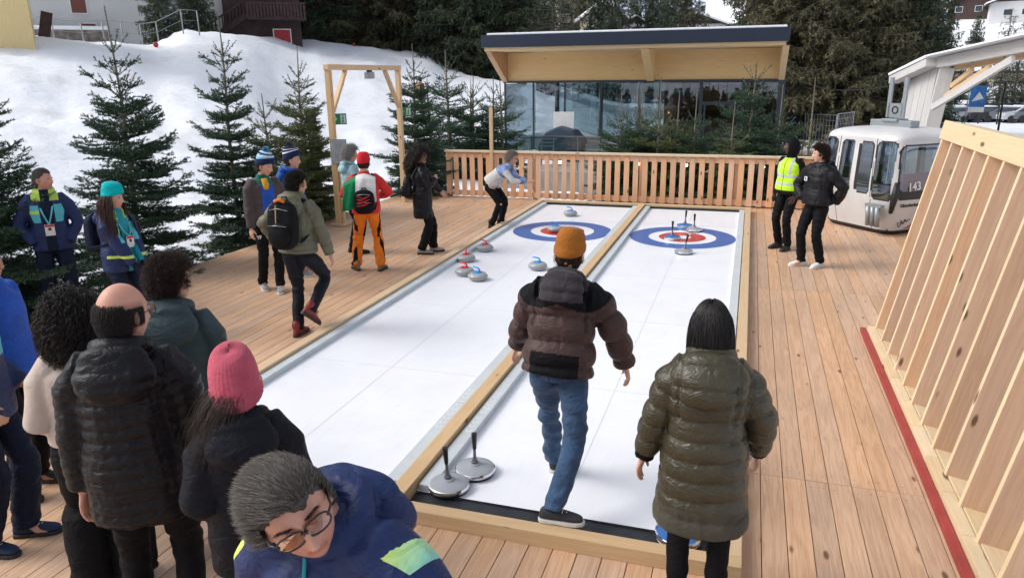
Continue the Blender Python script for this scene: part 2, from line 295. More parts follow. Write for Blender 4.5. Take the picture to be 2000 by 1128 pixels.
# denser azimuths towards the view
def azmap(t): return -180+360*t
for r in ring:
    for j in range(NA):
        a = R_(azmap(j/NA)); x = r*math.sin(a); y = r*math.cos(a); vs.append((x, y, H0(x, y)))
vs.append((0, 0, -.42))
fs = []
for i in range(NR-1):
    for j in range(NA):
        j2 = (j+1) % NA; fs.append((i*NA+j, i*NA+j2, (i+1)*NA+j2, (i+1)*NA+j))
c0 = len(vs)-1
for j in range(NA): fs.append((c0, (j+1) % NA, j))
mb = MB(); me = bpy.data.meshes.new('snowy_ground'); me.from_pydata(vs, [], fs); me.polygons.foreach_set('use_smooth', [True]*len(fs))
def ground_mat():
    m = bpy.data.materials.new('snow_ground'); m.use_nodes = True; n = m.node_tree; N = n.nodes.new; L = n.links.new; b = n.nodes['Principled BSDF']
    tc = N('ShaderNodeTexCoord')
    n1 = N('ShaderNodeTexNoise'); n1.inputs['Scale'].default_value = .35; n1.inputs['Detail'].default_value = 8; n1.inputs['Roughness'].default_value = .65; L(tc.outputs['Object'], n1.inputs['Vector'])
    r1 = N('ShaderNodeMapRange'); r1.inputs[1].default_value = .52; r1.inputs[2].default_value = .68; r1.inputs[4].default_value = .7; L(n1.outputs[0], r1.inputs[0])
    mx = N('ShaderNodeMix'); mx.data_type = 'RGBA'; mx.inputs[6].default_value = (.85, .88, .93, 1); mx.inputs[7].default_value = (.70, .70, .71, 1); L(r1.outputs[0], mx.inputs[0])
    # dirt trodden area east of the pavilion
    sp = N('ShaderNodeSeparateXYZ'); L(tc.outputs['Object'], sp.inputs[0])
    def box(out, lo, hi, soft):
        a = N('ShaderNodeMapRange'); a.inputs[1].default_value = lo; a.inputs[2].default_value = lo+soft; L(out, a.inputs[0])
        c = N('ShaderNodeMapRange'); c.inputs[1].default_value = hi-soft; c.inputs[2].default_value = hi; c.inputs[3].default_value = 1; c.inputs[4].default_value = 0; L(out, c.inputs[0])
        p = N('ShaderNodeMath'); p.operation = 'MULTIPLY'; L(a.outputs[0], p.inputs[0]); L(c.outputs[0], p.inputs[1]); return p.outputs[0]
    bx = box(sp.outputs[0], .9, 9, 1); by = box(sp.outputs[1], 16, 42, 4)
    p = N('ShaderNodeMath'); p.operation = 'MULTIPLY'; L(bx, p.inputs[0]); L(by, p.inputs[1])
    n2 = N('ShaderNodeTexNoise'); n2.inputs['Scale'].default_value = .8; n2.inputs['Detail'].default_value = 6; L(tc.outputs['Object'], n2.inputs['Vector'])
    r2 = N('ShaderNodeMapRange'); r2.inputs[1].default_value = .42; r2.inputs[2].default_value = .55; L(n2.outputs[0], r2.inputs[0])
    p2 = N('ShaderNodeMath'); p2.operation = 'MULTIPLY'; L(p.outputs[0], p2.inputs[0]); L(r2.outputs[0], p2.inputs[1])
    mx2 = N('ShaderNodeMix'); mx2.data_type = 'RGBA'; mx2.inputs[7].default_value = (.40, .33, .27, 1); L(p2.outputs[0], mx2.inputs[0]); L(mx.outputs[2], mx2.inputs[6])
    L(mx2.outputs[2], b.inputs['Base Color']); b.inputs['Roughness'].default_value = .7; b.inputs['Specular IOR Level'].default_value = .3
    n3 = N('ShaderNodeTexNoise'); n3.inputs['Scale'].default_value = 2.2; n3.inputs['Detail'].default_value = 7; n3.inputs['Roughness'].default_value = .6; L(tc.outputs['Object'], n3.inputs['Vector'])
    bp = N('ShaderNodeBump'); bp.inputs['Strength'].default_value = .6; bp.inputs['Distance'].default_value = .10; L(n3.outputs[0], bp.inputs['Height']); L(bp.outputs[0], b.inputs['Normal'])
    return m
M['ground'] = ground_mat(); me.materials.append(M['ground'])
tag(link('snowy_ground', me), kind='structure')

# forested mountains all round
def forest_mat():
    m = bpy.data.materials.new('forested_mountain'); m.use_nodes = True; n = m.node_tree; N = n.nodes.new; L = n.links.new; b = n.nodes['Principled BSDF']
    tc = N('ShaderNodeTexCoord'); mp = N('ShaderNodeMapping'); mp.inputs['Scale'].default_value = (1, 1, .5); L(tc.outputs['Object'], mp.inputs[0])
    a = N('ShaderNodeTexNoise'); a.inputs['Scale'].default_value = .35; a.inputs['Detail'].default_value = 3; L(mp.outputs[0], a.inputs['Vector'])
    c = N('ShaderNodeTexNoise'); c.inputs['Scale'].default_value = .012; c.inputs['Detail'].default_value = 4; L(tc.outputs['Object'], c.inputs['Vector'])
    s = N('ShaderNodeMath'); s.operation = 'MULTIPLY_ADD'; s.inputs[1].default_value = .5; L(a.outputs[0], s.inputs[0]); L(c.outputs[0], s.inputs[2])
    r = N('ShaderNodeMapRange'); r.inputs[1].default_value = .78; r.inputs[2].default_value = .9; L(s.outputs[0], r.inputs[0])
    mx = N('ShaderNodeMix'); mx.data_type = 'RGBA'; mx.inputs[6].default_value = (.07, .085, .11, 1); mx.inputs[7].default_value = (.62, .68, .78, 1); L(r.outputs[0], mx.inputs[0]); L(mx.outputs[2], b.inputs['Base Color'])
    b.inputs['Roughness'].default_value = .9; b.inputs['Specular IOR Level'].default_value = .1
    return m
M['forest'] = forest_mat()
vs = []; NR2 = 40; NA2 = 360
for i in range(NR2):
    r = 330+i*22
    for j in range(NA2):
        a = 2*math.pi*j/NA2; x = r*math.sin(a); y = r*math.cos(a); t = i/(NR2-1)
        az = math.degrees(a); az = az-360 if az > 180 else az
        hmax = 260+60*math.sin(az*.06+1)
        z = -20+hmax*t*(1-.2*t)+35*noise.noise(Vector((x*.006, y*.006, 2)))*min(1, t*4)+9*noise.noise(Vector((x*.03, y*.03, 5)))
        vs.append((x, y, z))
fs = [(i*NA2+j, i*NA2+(j+1) % NA2, (i+1)*NA2+(j+1) % NA2, (i+1)*NA2+j) for i in range(NR2-1) for j in range(NA2)]
me = bpy.data.meshes.new('mountain'); me.from_pydata(vs, [], fs); me.polygons.foreach_set('use_smooth', [True]*len(fs)); me.materials.append(M['forest'])
tag(link('mountain', me), kind='structure')

# ================= DECK =================
mb = MB(); ft = .0035; seg = [-5, .02, 5.02, 10.02, 15.02, 16.42]
k = 0; x = -8.0
while x < 4.6:
    for i in range(5):
        y0, y1 = seg[i]+.002, seg[i+1]-.002
        if x > 1.42 and y1 < 8.7: continue
        if x > 1.42: y0 = max(y0, 8.75)
        if x < -6.75 and y0 > 15.9: continue
        if -4.25 < x < 0.0 and y1 > 3.9:   # under the rink
            if y0 >= 3.8: continue
        mb.beam((x+.0745, y0, -.02+random.uniform(-.001, .001)), (x+.0745, y1, -.02), .145, .04)
    x += .15
mb.build('deck', 'larch', bevel=.0025); d = bpy.data.objects['deck']; tag(d, kind='structure')
mb = MB()
mb.box((-3.3, 5.6, -.25), (9.3, 21.4, .02)); mb.box((3.0, 12.6, -.25), (3.1, 7.4, .02))
mb.beam((-8.0, -5, -.2), (-8.0, 15.9, -.2), .05, .3)
mb.build('deck_underframe', 'ply_dark'); tag(bpy.data.objects['deck_underframe'], kind='structure')

q = MB(); rr = random.Random(6); x = -4.25
while x < 1.4:
    for y in (1.3, 1.95, 2.6, 3.25, 4.93, 5.11, 5.7, 6.4, 7.1, 7.8, 8.5, 9.2, 9.93, 10.11, 10.8, 11.6):
        if x < .1 and y > 3.6: continue
        for o_ in (.03, .115): cx, cy = x+o_+rr.uniform(-.004, .004), y+rr.uniform(-.01, .01); q.add([(cx+.0045*math.cos(a), cy+.0045*math.sin(a), .0032) for a in np.linspace(0, 2*math.pi, 7)[:-1]], [(0, 1, 2, 3, 4, 5)])
    x += .15
tag(q.build('deck_screws', 'gunscrew'), kind='structure')
# ================= RINK =================
rink = thing('curling_rink', 'long double curling rink of white sheets framed with pine beams on the deck', 'curling rink')
def beam_part(name, a, b, w, h, m, parent=rink, bevel=.004, up=(0, 0, 1)):
    q = MB(); q.beam(a, b, w, h, up); return q.build(name, m, parent, bevel)
beam_part('frame_beam', (-4.36, 3.80, .05), (.135, 3.80, .05), .10, .10, 'pine')
beam_part('frame_beam', (-4.36, 15.75, .05), (.135, 15.75, .05), .10, .10, 'pine')
beam_part('frame_beam', (-4.30, 3.852, .05), (-4.30, 15.698, .05), .11, .10, 'pine')
beam_part('frame_beam', (.08, 3.852, .05), (.08, 15.698, .05), .105, .10, 'pine')
beam_part('frame_beam', (-2.065, 3.852, .052), (-2.065, 15.698, .052), .115, .104, 'pine')
for x0, x1, nm in ((-4.243, -2.125, 0), (-2.005, .025, 1)):
    q = MB(); q.box(((x0+x1)/2, 3.97, .005), (x1-x0, .235, .010), axis=0); q.build('rubber_mat', 'rubber', rink)
    q = MB(); q.box(((x0+x1)/2, 9.89, .008), (x1-x0, 11.6, .016), axis=0); q.build('white_sheet', 'white_sheet', rink)
    q = MB(); q.box(((x0+x1)/2, 4.088, .0165), (x1-x0, .008, .005), axis=0); q.build('sheet_edge', 'black', rink); q = MB(); q.box(((x0+x1)/2, 15.66, .03), (x1-x0-.1, .03, .06), axis=0); q.build('end_bumper', 'black', rink, .004)
    q = MB(); xm = (x0+x1)/2
    for yy in (6.1, 8.1, 10.1, 12.0, 14.0): q.box((xm, yy+.03*nm, .0166), (x1-x0-.2, .004, .002), axis=0)
    q.box((xm, 9.9, .0166), (.004, 11.5, .002)); q.build('sheet_seam', 'seam', rink)
for x in (-4.183, -2.195, -1.94, -.035):
    y0 = 4.10; q = MB()
    for i, (a, b) in enumerate(((4.10, 6.05), (6.055, 8.0), (8.005, 9.95), (9.955, 11.9), (11.905, 13.85), (13.855, 15.62))): q.beam((x, a, .042), (x, b, .042), .10, .055)
    q.build('side_curb', 'curb', rink, .004)
# white marks stencilled on the curbs
rr = random.Random(3)
for x in (-2.195, -1.94):
    y = 4.95; q = MB()
    for i in range(10):
        w = rr.uniform(.045, .06); q.box((x-.022, y, .0705), (.008, w, .001)); q.box((x+.018, y, .0705), (.008, w*.7, .001))
        q.box((x, y-w*.4, .0708), (.045, .009, .001)); y += .078 if i != 3 else .11
    q.build('stencil_lettering', 'white_print', rink)
def annulus(r0, r1, cx, cy, z, m, n=96):
    q = MB(); vs = []
    for j in range(n):
        a = 2*math.pi*j/n
        for r in (r0, r1): vs.append((cx+r*math.cos(a), cy+r*math.sin(a), z))
    q.add(vs, [(2*j, 2*j+1, 2*((j+1) % n)+1, 2*((j+1) % n)) for j in range(n)]); q.build('target_ring', m, rink)
for cx in (-3.13, -.99):
    annulus(.575, .90, cx, 12.92, .0185, 'blue_print'); annulus(.145, .40, cx, 12.92, .0185, 'red_print')

# stones
def curling_stone(col, label, loc, rz, group):
    t = thing('curling_stone', label, 'curling stone', loc, rz, group)
    q = MB(); q.lathe([(.0, 0), (.07, 0), (.095, .006), (.118, .02), (.137, .04), (.1395, .055), (.137, .072), (.120, .092), (.10, .104), (.06, .110), (0, .111)], 40); q.build('stone_body', 'granite', t)
    q = MB(); q.lathe([(.1405, .046), (.1412, .055), (.1405, .064)], 40); q.build('striking_band', 'band', t)
    q = MB(); q.lathe([(0, .108), (.062, .108), (.062, .117), (.05, .122), (0, .124)], 24); q.build('handle_base', col, t)
    q = MB(); q.tube([(-.035, 0, .118), (-.04, 0, .15), (-.02, 0, .172), (.03, 0, .176), (.10, 0, .178)], [(.016, .013), (.015, .012), (.016, .012), (.016, .012), (.013, .010)], 12); q.build('handle', col, t, sub=1)
    return t
M['granite'] = mat('speckled_granite', (.36, .38, .39), .35, var=.4, vscale=90); M['band'] = mat('dull_band', (.27, .28, .29), .6, var=.2, vscale=60)
M['h_blue'] = mat('blue_handle', (.02, .30, .72), .35); M['h_red'] = mat('red_handle', (.72, .03, .04), .35)
z = .016
for col, label, x, y, rz, g in (
    ('h_blue', 'blue handled curling stone alone behind the left target rings by the end bumper', -3.33, 14.42, 2.9, 'curling stones with blue handles'),
    ('h_blue', 'blue handled curling stone standing on the red ring of the left target', -3.235, 12.82, 2.9, 'curling stones with blue handles'),
    ('h_blue', 'blue handled curling stone standing in the open white middle of the left lane', -2.82, 10.13, 2.9, 'curling stones with blue handles'),
    ('h_blue', 'blue handled curling stone touching a red handled one near the left curb', -3.47, 9.35, 2.7, 'curling stones with blue handles'),
    ('h_red', 'red handled curling stone against the left curb, farthest of the three red ones', -3.965, 11.05, 2.8, 'curling stones with red handles'),
    ('h_red', 'red handled curling stone against the left curb, middle of the three red ones', -4.01, 10.32, 1.9, 'curling stones with red handles'),
    ('h_red', 'red handled curling stone just behind the blue handled one, nearest of the red ones', -3.74, 9.55, 2.9, 'curling stones with red handles')):
    curling_stone(col, label, (x, y, z), rz, g)
def ice_stock(col, label, loc, tilt=(0, 0), group='ice stocks with upright handles'):
    t = thing('ice_stock', label, 'ice stock', loc, 0, group)
    q = MB(); q.lathe([(.0, 0), (.132, 0), (.135, .004), (.135, .016), (.13, .02), (0, .02)], 48); q.build('running_plate', 'black' if col != 'st_blue' else 'white', t)
    q = MB(); q.lathe([(.13, .020), (.143, .024), (.146, .036), (.143, .048), (.137, .052)], 48); q.build('steel_rim', 'chrome', t)
    q = MB(); q.lathe([(.138, .050), (.12, .057), (.07, .068), (.042, .074), (.038, .082), (.028, .085), (0, .085)], 48); q.build('disc_body', col, t)
    rt = Matrix.Rotation(tilt[0], 3, 'X') @ Matrix.Rotation(tilt[1], 3, 'Y')
    q = MB(); q.lathe([(.026, .08), (.026, .095), (.018, .11), (.011, .14), (.010, .19), (.012, .195)], 16, mat3=rt); q.build('stem', 'gun', t)
    q = MB(); q.lathe([(.012, .19), (.014, .20), (.019, .29), (.021, .31), (.019, .315), (0, .317)], 16, mat3=rt); q.build('grip', 'black', t)
    return t
M['chrome'] = mat('chrome', (.8, .8, .82), .12, metal=1); M['gun'] = mat('gun_metal', (.16, .17, .19), .35, metal=.7)
M['st_grey'] = mat('grey_disc', (.33, .35, .38), .4, spec=.5); M['st_blue'] = mat('blue_disc', (.035, .14, .42), .35)
for col, label, x, y, tl in (
    ('st_grey', 'grey ice stock with black grip on the rubber edge, nearest to the front beam', -1.80, 4.18, (0, -.06)),
    ('st_grey', 'grey ice stock with upright black grip, just behind the nearest one', -1.70, 4.43, (0, 0)),
    ('st_blue', 'blue ice stock standing behind the right target rings', -1.02, 13.80, (0, .05)),
    ('st_grey', 'grey ice stock on the far edge of the right target, leaning beside the blue one', -.83, 13.48, (0, 0)),
    ('st_blue', 'blue ice stock standing on the red ring of the right target', -1.14, 12.70, (0, 0)),
    ('st_grey', 'grey ice stock with tilted grip on the near edge of the right target', -.86, 11.70, (0, .18)),
    ('st_blue', 'blue ice stock at the front right corner, half hidden by the long olive coat', -.235, 4.05, (0, 0))):
    ice_stock(col, label, (x, y, z), tl)

# ================= PICKET FENCE =================
fen = thing('picket_fence', 'orange larch picket fence closing the far end of the deck', 'fence')
fy = 16.36
n = 42; x0, x1 = -6.78, 1.55
q = MB()
for i in range(n):
    x = x0+.06+(x1-x0-.12)*i/(n-1); q = MB(); w = .115 if i not in (12, 0) else .10
    q.beam((x, fy-.055, .03), (x, fy-.055, 1.02), w, .028, (0, -1, 0)); q.build('picket', 'picket', fen, .003)
q = MB(); q.beam((x0, fy-.04, 1.07), (x1, fy-.04, 1.07), .15, .045); q.build('top_rail', 'pine_pale', fen, .004)
q = MB(); q.beam((x0, fy-.02, .98), (x1, fy-.02, .98), .04, .12); q.beam((x0, fy-.02, .10), (x1, fy-.02, .10), .04, .12); q.build('cross_rail', 'picket', fen, .003)
for x in (-6.72, -4.62, -2.2, -.2, 1.48):
    q = MB(); q.beam((x, fy+.05, -.35), (x, fy+.05, 1.04), .09, .09, (0, 1, 0)); q.build('post', 'picket', fen, .004)
q = MB(); q.beam((-5.62, fy-.10, 0.02), (-5.62, fy-.10, 2.05), .075, .06, (0, 1, 0)); o = q.build('timber_post', 'pine', bevel=.004); tag(o, 'tall bare pine post rising above the picket fence behind the bending woman', 'post')
for i, (px, lb) in enumerate(((-4.03, 'lit round bulb between pickets at the left, beside the corner of the left lane'), (-2.28, 'lit round bulb between pickets behind the far end of the middle beam'), (-1.25, 'lit round bulb between pickets behind the right lane, left of the blue ice stock'), (.32, 'lit round bulb between pickets nearest the man in the yellow vest'))):
    t = thing('light_bulb', lb, 'light bulb', (px, fy+.012, .86), 0, 'string lights behind the picket fence')
    q = MB(); q.sphere((0, 0, 0), .036, 14, 10); q.build('bulb', 'bulb', t); q = MB(); q.lathe([(.016, .03), (.02, .04), (.02, .09), (0, .09)], 12); q.build('socket', 'black', t)

# ================= GATE FRAME =================
g = thing('gate_frame', 'tall pine door frame with diagonal braces standing on the left deck edge', 'gate frame')
GX, G0, G1, GH = -7.42, 12.42, 15.3, 2.98
for y in (G0, G1):
    q = MB(); q.beam((GX, y, 0), (GX, y, GH-.10), .10, .10, (0, 1, 0)); q.build('post', 'pine', g, .005)
q = MB(); q.beam((GX, G0-.07, GH-.05), (GX, G1+.07, GH-.05), .11, .10); q.build('lintel', 'pine', g, .005)
q = MB(); q.beam((GX, G0+.05, GH-.85), (GX, G0+.62, GH-.10), .07, .08, (1, 0, 0)); q.build('brace', 'pine', g, .004)
q = MB(); q.beam((GX, G1-.05, GH-.85), (GX, G1-.62, GH-.10), .07, .08, (1, 0, 0)); q.build('brace', 'pine', g, .004)
q = MB(); q.box((GX+.02, G0+.14, .03), (.30, .5, .04)); q.beam((GX+.09, G0+.03, .05), (GX+.09, G0+.03, 1.3), .05, .05, (0, 1, 0)); q.build('foot', 'pine', g, .004)
M['green'] = mat('exit_green', (.0, .25, .09), .4)
def exit_sign(label, y, rz):
    t = thing('exit_sign', label, 'exit sign', (GX+.07, y, 2.0), rz, 'green escape signs on the gate posts')
    q = MB(); q.box((0, 0, 0), (.012, .30, .20)); q.build('panel', 'green', t)
    q = MB()
    q.prism([(.007, -.10, .02), (.007, .0-.02, .02), (.007, -.06, -.055)], (.002, 0, 0)); q.box((.008, -.06, .045), (.002, .025, .06), axis=2)   # down arrow
    q.box((.008, .085, .0), (.002, .09, .15), axis=2); q.build('pictogram', 'white', t)
    q = MB(); q.tube([(.011, .09, .03), (.011, .08, -.02), (.011, .10, -.06)], .01, 6); q.tube([(.011, .08, -.02), (.011, .06, -.06)], .009, 6); q.tube([(.011, .11, .01), (.011, .06, .02)], .007, 6); q.sphere((.011, .088, .052), .013, 8, 6); q.build('running_figure', 'green', t)
exit_sign('green escape route sign on the nearer gate post above the notice board', G0+.12, R_(-55)); exit_sign('green escape route sign on the farther gate post', G1+.1, R_(-55))
t = thing('notice_board', 'grey notice sheet on a board tied to the nearer gate post', 'notice board', (GX+.16, G0-.1, 1.42), R_(-75))
M['paper'] = mat('grey_notice', (.38, .42, .44), .5, var=.2, vscale=12)
q = MB(); q.box((0, 0, 0), (.02, .30, .46)); q.build('board', 'grey_metal', t, .003); q = MB(); q.box((.0125, 0, 0), (.003, .27, .42)); q.build('sheet', 'paper', t)
q = MB(); rr = random.Random(8)
for i in range(14): q.box((.015, rr.uniform(-.01, .01), .18-.026*i), (.001, rr.uniform(.12, .22), .007), axis=1)
q.build('print_line', 'grey_metal', t)
t = thing('floodlight', 'small grey floodlight hanging under the lintel of the gate', 'floodlight', (GX, 14.0, GH-.10))
q = MB(); q.box((.0, 0, -.10), (.10, .26, .13)); q.build('housing', 'grey_metal', t, .01); q = MB(); q.beam((0, 0, -.035), (0, 0, 0), .05, .14, (0, 1, 0)); q.build('bracket', 'black', t)
q = MB(); q.box((.052, 0, -.10), (.004, .22, .10)); q.build('lens', 'steel', t)

# ================= LEANING WALL =================
lw = thing('leaning_timber_wall', 'large leaning wall of pine studs on a red strip at the right deck edge', 'timber wall')
B0, B1 = 3.95, 8.42; lean = (1.84-1.46)/(2.07-.03)
ux = Vector((lean, 0, 1)).normalized(); sx = Vector((1, 0, -lean)).normalized()
q = MB(); q.beam((1.345, B0-.3, .025), (1.345, 8.5, .025), .055, .05); q.build('red_strip', 'red', lw, .004)
zt = 2.10
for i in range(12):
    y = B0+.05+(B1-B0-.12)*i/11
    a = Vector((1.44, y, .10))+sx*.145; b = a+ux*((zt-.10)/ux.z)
    q = MB(); q.beam(a, b, .29, .045, (0, 1, 0)); q.mi[3] = 1; q.build('stud', ['stud_pine', 'pine_pale'], lw, .003)  # left edge pale as cut lumber, also painting in the light from the left
q = MB()
for i in range(9):
    ya, yb = B0+(B1-B0)*i/9+.002, B0+(B1-B0)*(i+1)/9-.002
    q.beam((1.415, ya, .055), (1.415, yb, .055), .075, .09); q.beam(Vector((1.57, ya, .062)), Vector((1.57, yb, .062)), .23, .045, (lean, 0, 1))
q.build('bottom_plate', 'pine_pale', lw, .003)
tp = Vector((1.44, 0, .10))+ux*((zt-.1)/ux.z)
q = MB(); c = tp+sx*.16+ux*.09; q.beam((c.x-.0, B0, c.z), (c.x, B1+.03, c.z), .34, .18, tuple(ux)); q.build('top_plate', 'pine_pale', lw, .006)
# ================= CONIFERS =================
def leafmat(name, c1, c2, rough=.5, vs=2.2):
    m = bpy.data.materials.new(name); m.use_nodes = True; n = m.node_tree; N = n.nodes.new; L = n.links.new; b = n.nodes['Principled BSDF']
    tc = N('ShaderNodeTexCoord'); a = N('ShaderNodeTexNoise'); a.inputs['Scale'].default_value = vs; a.inputs['Detail'].default_value = 6; L(tc.outputs['Object'], a.inputs['Vector'])
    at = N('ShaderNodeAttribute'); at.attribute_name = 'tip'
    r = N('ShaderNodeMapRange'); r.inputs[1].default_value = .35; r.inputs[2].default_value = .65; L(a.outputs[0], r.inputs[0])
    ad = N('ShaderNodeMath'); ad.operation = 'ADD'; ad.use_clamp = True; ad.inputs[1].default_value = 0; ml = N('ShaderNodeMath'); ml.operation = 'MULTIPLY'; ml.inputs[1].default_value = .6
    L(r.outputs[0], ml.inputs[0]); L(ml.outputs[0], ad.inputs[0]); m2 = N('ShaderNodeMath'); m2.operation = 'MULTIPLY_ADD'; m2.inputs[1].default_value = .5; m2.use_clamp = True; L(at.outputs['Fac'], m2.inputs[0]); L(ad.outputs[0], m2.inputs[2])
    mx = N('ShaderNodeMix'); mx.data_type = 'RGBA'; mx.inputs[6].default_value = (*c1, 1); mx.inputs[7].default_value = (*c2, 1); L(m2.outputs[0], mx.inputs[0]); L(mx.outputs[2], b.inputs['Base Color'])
    b.inputs['Roughness'].default_value = rough; b.inputs['Specular IOR Level'].default_value = .3
    return m
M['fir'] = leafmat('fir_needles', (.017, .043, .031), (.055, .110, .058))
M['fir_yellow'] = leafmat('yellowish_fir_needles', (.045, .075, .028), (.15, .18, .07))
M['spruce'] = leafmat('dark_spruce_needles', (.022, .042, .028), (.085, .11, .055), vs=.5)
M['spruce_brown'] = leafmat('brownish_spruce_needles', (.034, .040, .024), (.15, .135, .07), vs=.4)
M['bark'] = mat('bark', (.11, .085, .065), .9, var=.3, vscale=20, bump=.5, bscale=30)
M['bark_light'] = mat('young_bark', (.19, .17, .13), .85, var=.2, vscale=30)
M['bark_grey'] = mat('grey_bark', (.13, .11, .10), .9, var=.3, vscale=6)

def mesh_arrays(name, V, F, m, tip=None, smooth=False):
    me = bpy.data.meshes.new(name); V = np.asarray(V, np.float32); F = np.asarray(F, np.int32); k = F.shape[1]
    me.vertices.add(len(V)); me.vertices.foreach_set('co', V.ravel()); me.loops.add(F.size); me.loops.foreach_set('vertex_index', F.ravel())
    me.polygons.add(len(F)); me.polygons.foreach_set('loop_start', np.arange(len(F), dtype=np.int32)*k); me.polygons.foreach_set('loop_total', np.full(len(F), k, np.int32))
    if smooth: me.polygons.foreach_set('use_smooth', np.ones(len(F), bool))
    me.update(calc_edges=True)
    if tip is not None: at = me.attributes.new('tip', 'FLOAT', 'FACE'); at.data.foreach_set('value', np.asarray(tip, np.float32))
    me.materials.append(M[m] if isinstance(m, str) else m); return me

def needle_mesh(name, segs, rng, ds, nl, nw, m, hang=0):
    """segs: array (n,8): p0,p1,tip value,needle scale -> one triangle per needle"""
    S = np.array(segs); p0 = S[:, :3]; p1 = S[:, 3:6]; L = np.linalg.norm(p1-p0, axis=1); cnt = np.maximum(1, (L/(ds*S[:, 7])).astype(int))
    idx = np.repeat(np.arange(len(S)), cnt); t = rng.random(len(idx)); P = p0[idx]+(p1-p0)[idx]*t[:, None]; D = ((p1-p0)/np.maximum(L, 1e-6)[:, None])[idx]
    R = rng.normal(size=(len(idx), 3)); R[:, 2] = R[:, 2]*.75+.25-hang*2; R -= D*(R*D).sum(1)[:, None]; R /= np.linalg.norm(R, axis=1)[:, None]+1e-9
    Nd = D*(.55+.25*rng.random(len(idx)))[:, None]+R*.8; Nd /= np.linalg.norm(Nd, axis=1)[:, None]
    Wd = np.cross(Nd, rng.normal(size=(len(idx), 3))); Wd /= np.linalg.norm(Wd, axis=1)[:, None]+1e-9
    sc = S[idx, 7]*(.7+.6*rng.random(len(idx))); w = Wd*(nw*sc/2)[:, None]; l = Nd*(nl*sc)[:, None]
    V = np.empty((len(idx)*3, 3)); V[0::3] = P-w; V[1::3] = P+w; V[2::3] = P+l
    F = np.arange(len(V)).reshape(-1, 3); return mesh_arrays(name, V, F, m, S[idx, 6])

def limb_mesh(name, limbs, m, n=5):
    V = []; F = []
    for p0, p1, r0, r1 in limbs:
        p0 = np.array(p0); p1 = np.array(p1); d = p1-p0; d = d/(np.linalg.norm(d)+1e-9); a = np.array([0, 0, 1.]) if abs(d[2]) < .9 else np.array([1., 0, 0]); u = np.cross(d, a); u /= np.linalg.norm(u); w = np.cross(d, u); o = len(V)
        for p, r in ((p0, r0), (p1, r1)):
            for j in range(n): an = 2*math.pi*j/n; V.append(p+(u*math.cos(an)+w*math.sin(an))*r)
        for j in range(n): F.append((o+j, o+(j+1) % n, o+n+(j+1) % n, o+n+j))
    return mesh_arrays(name, V, F, m, smooth=True)

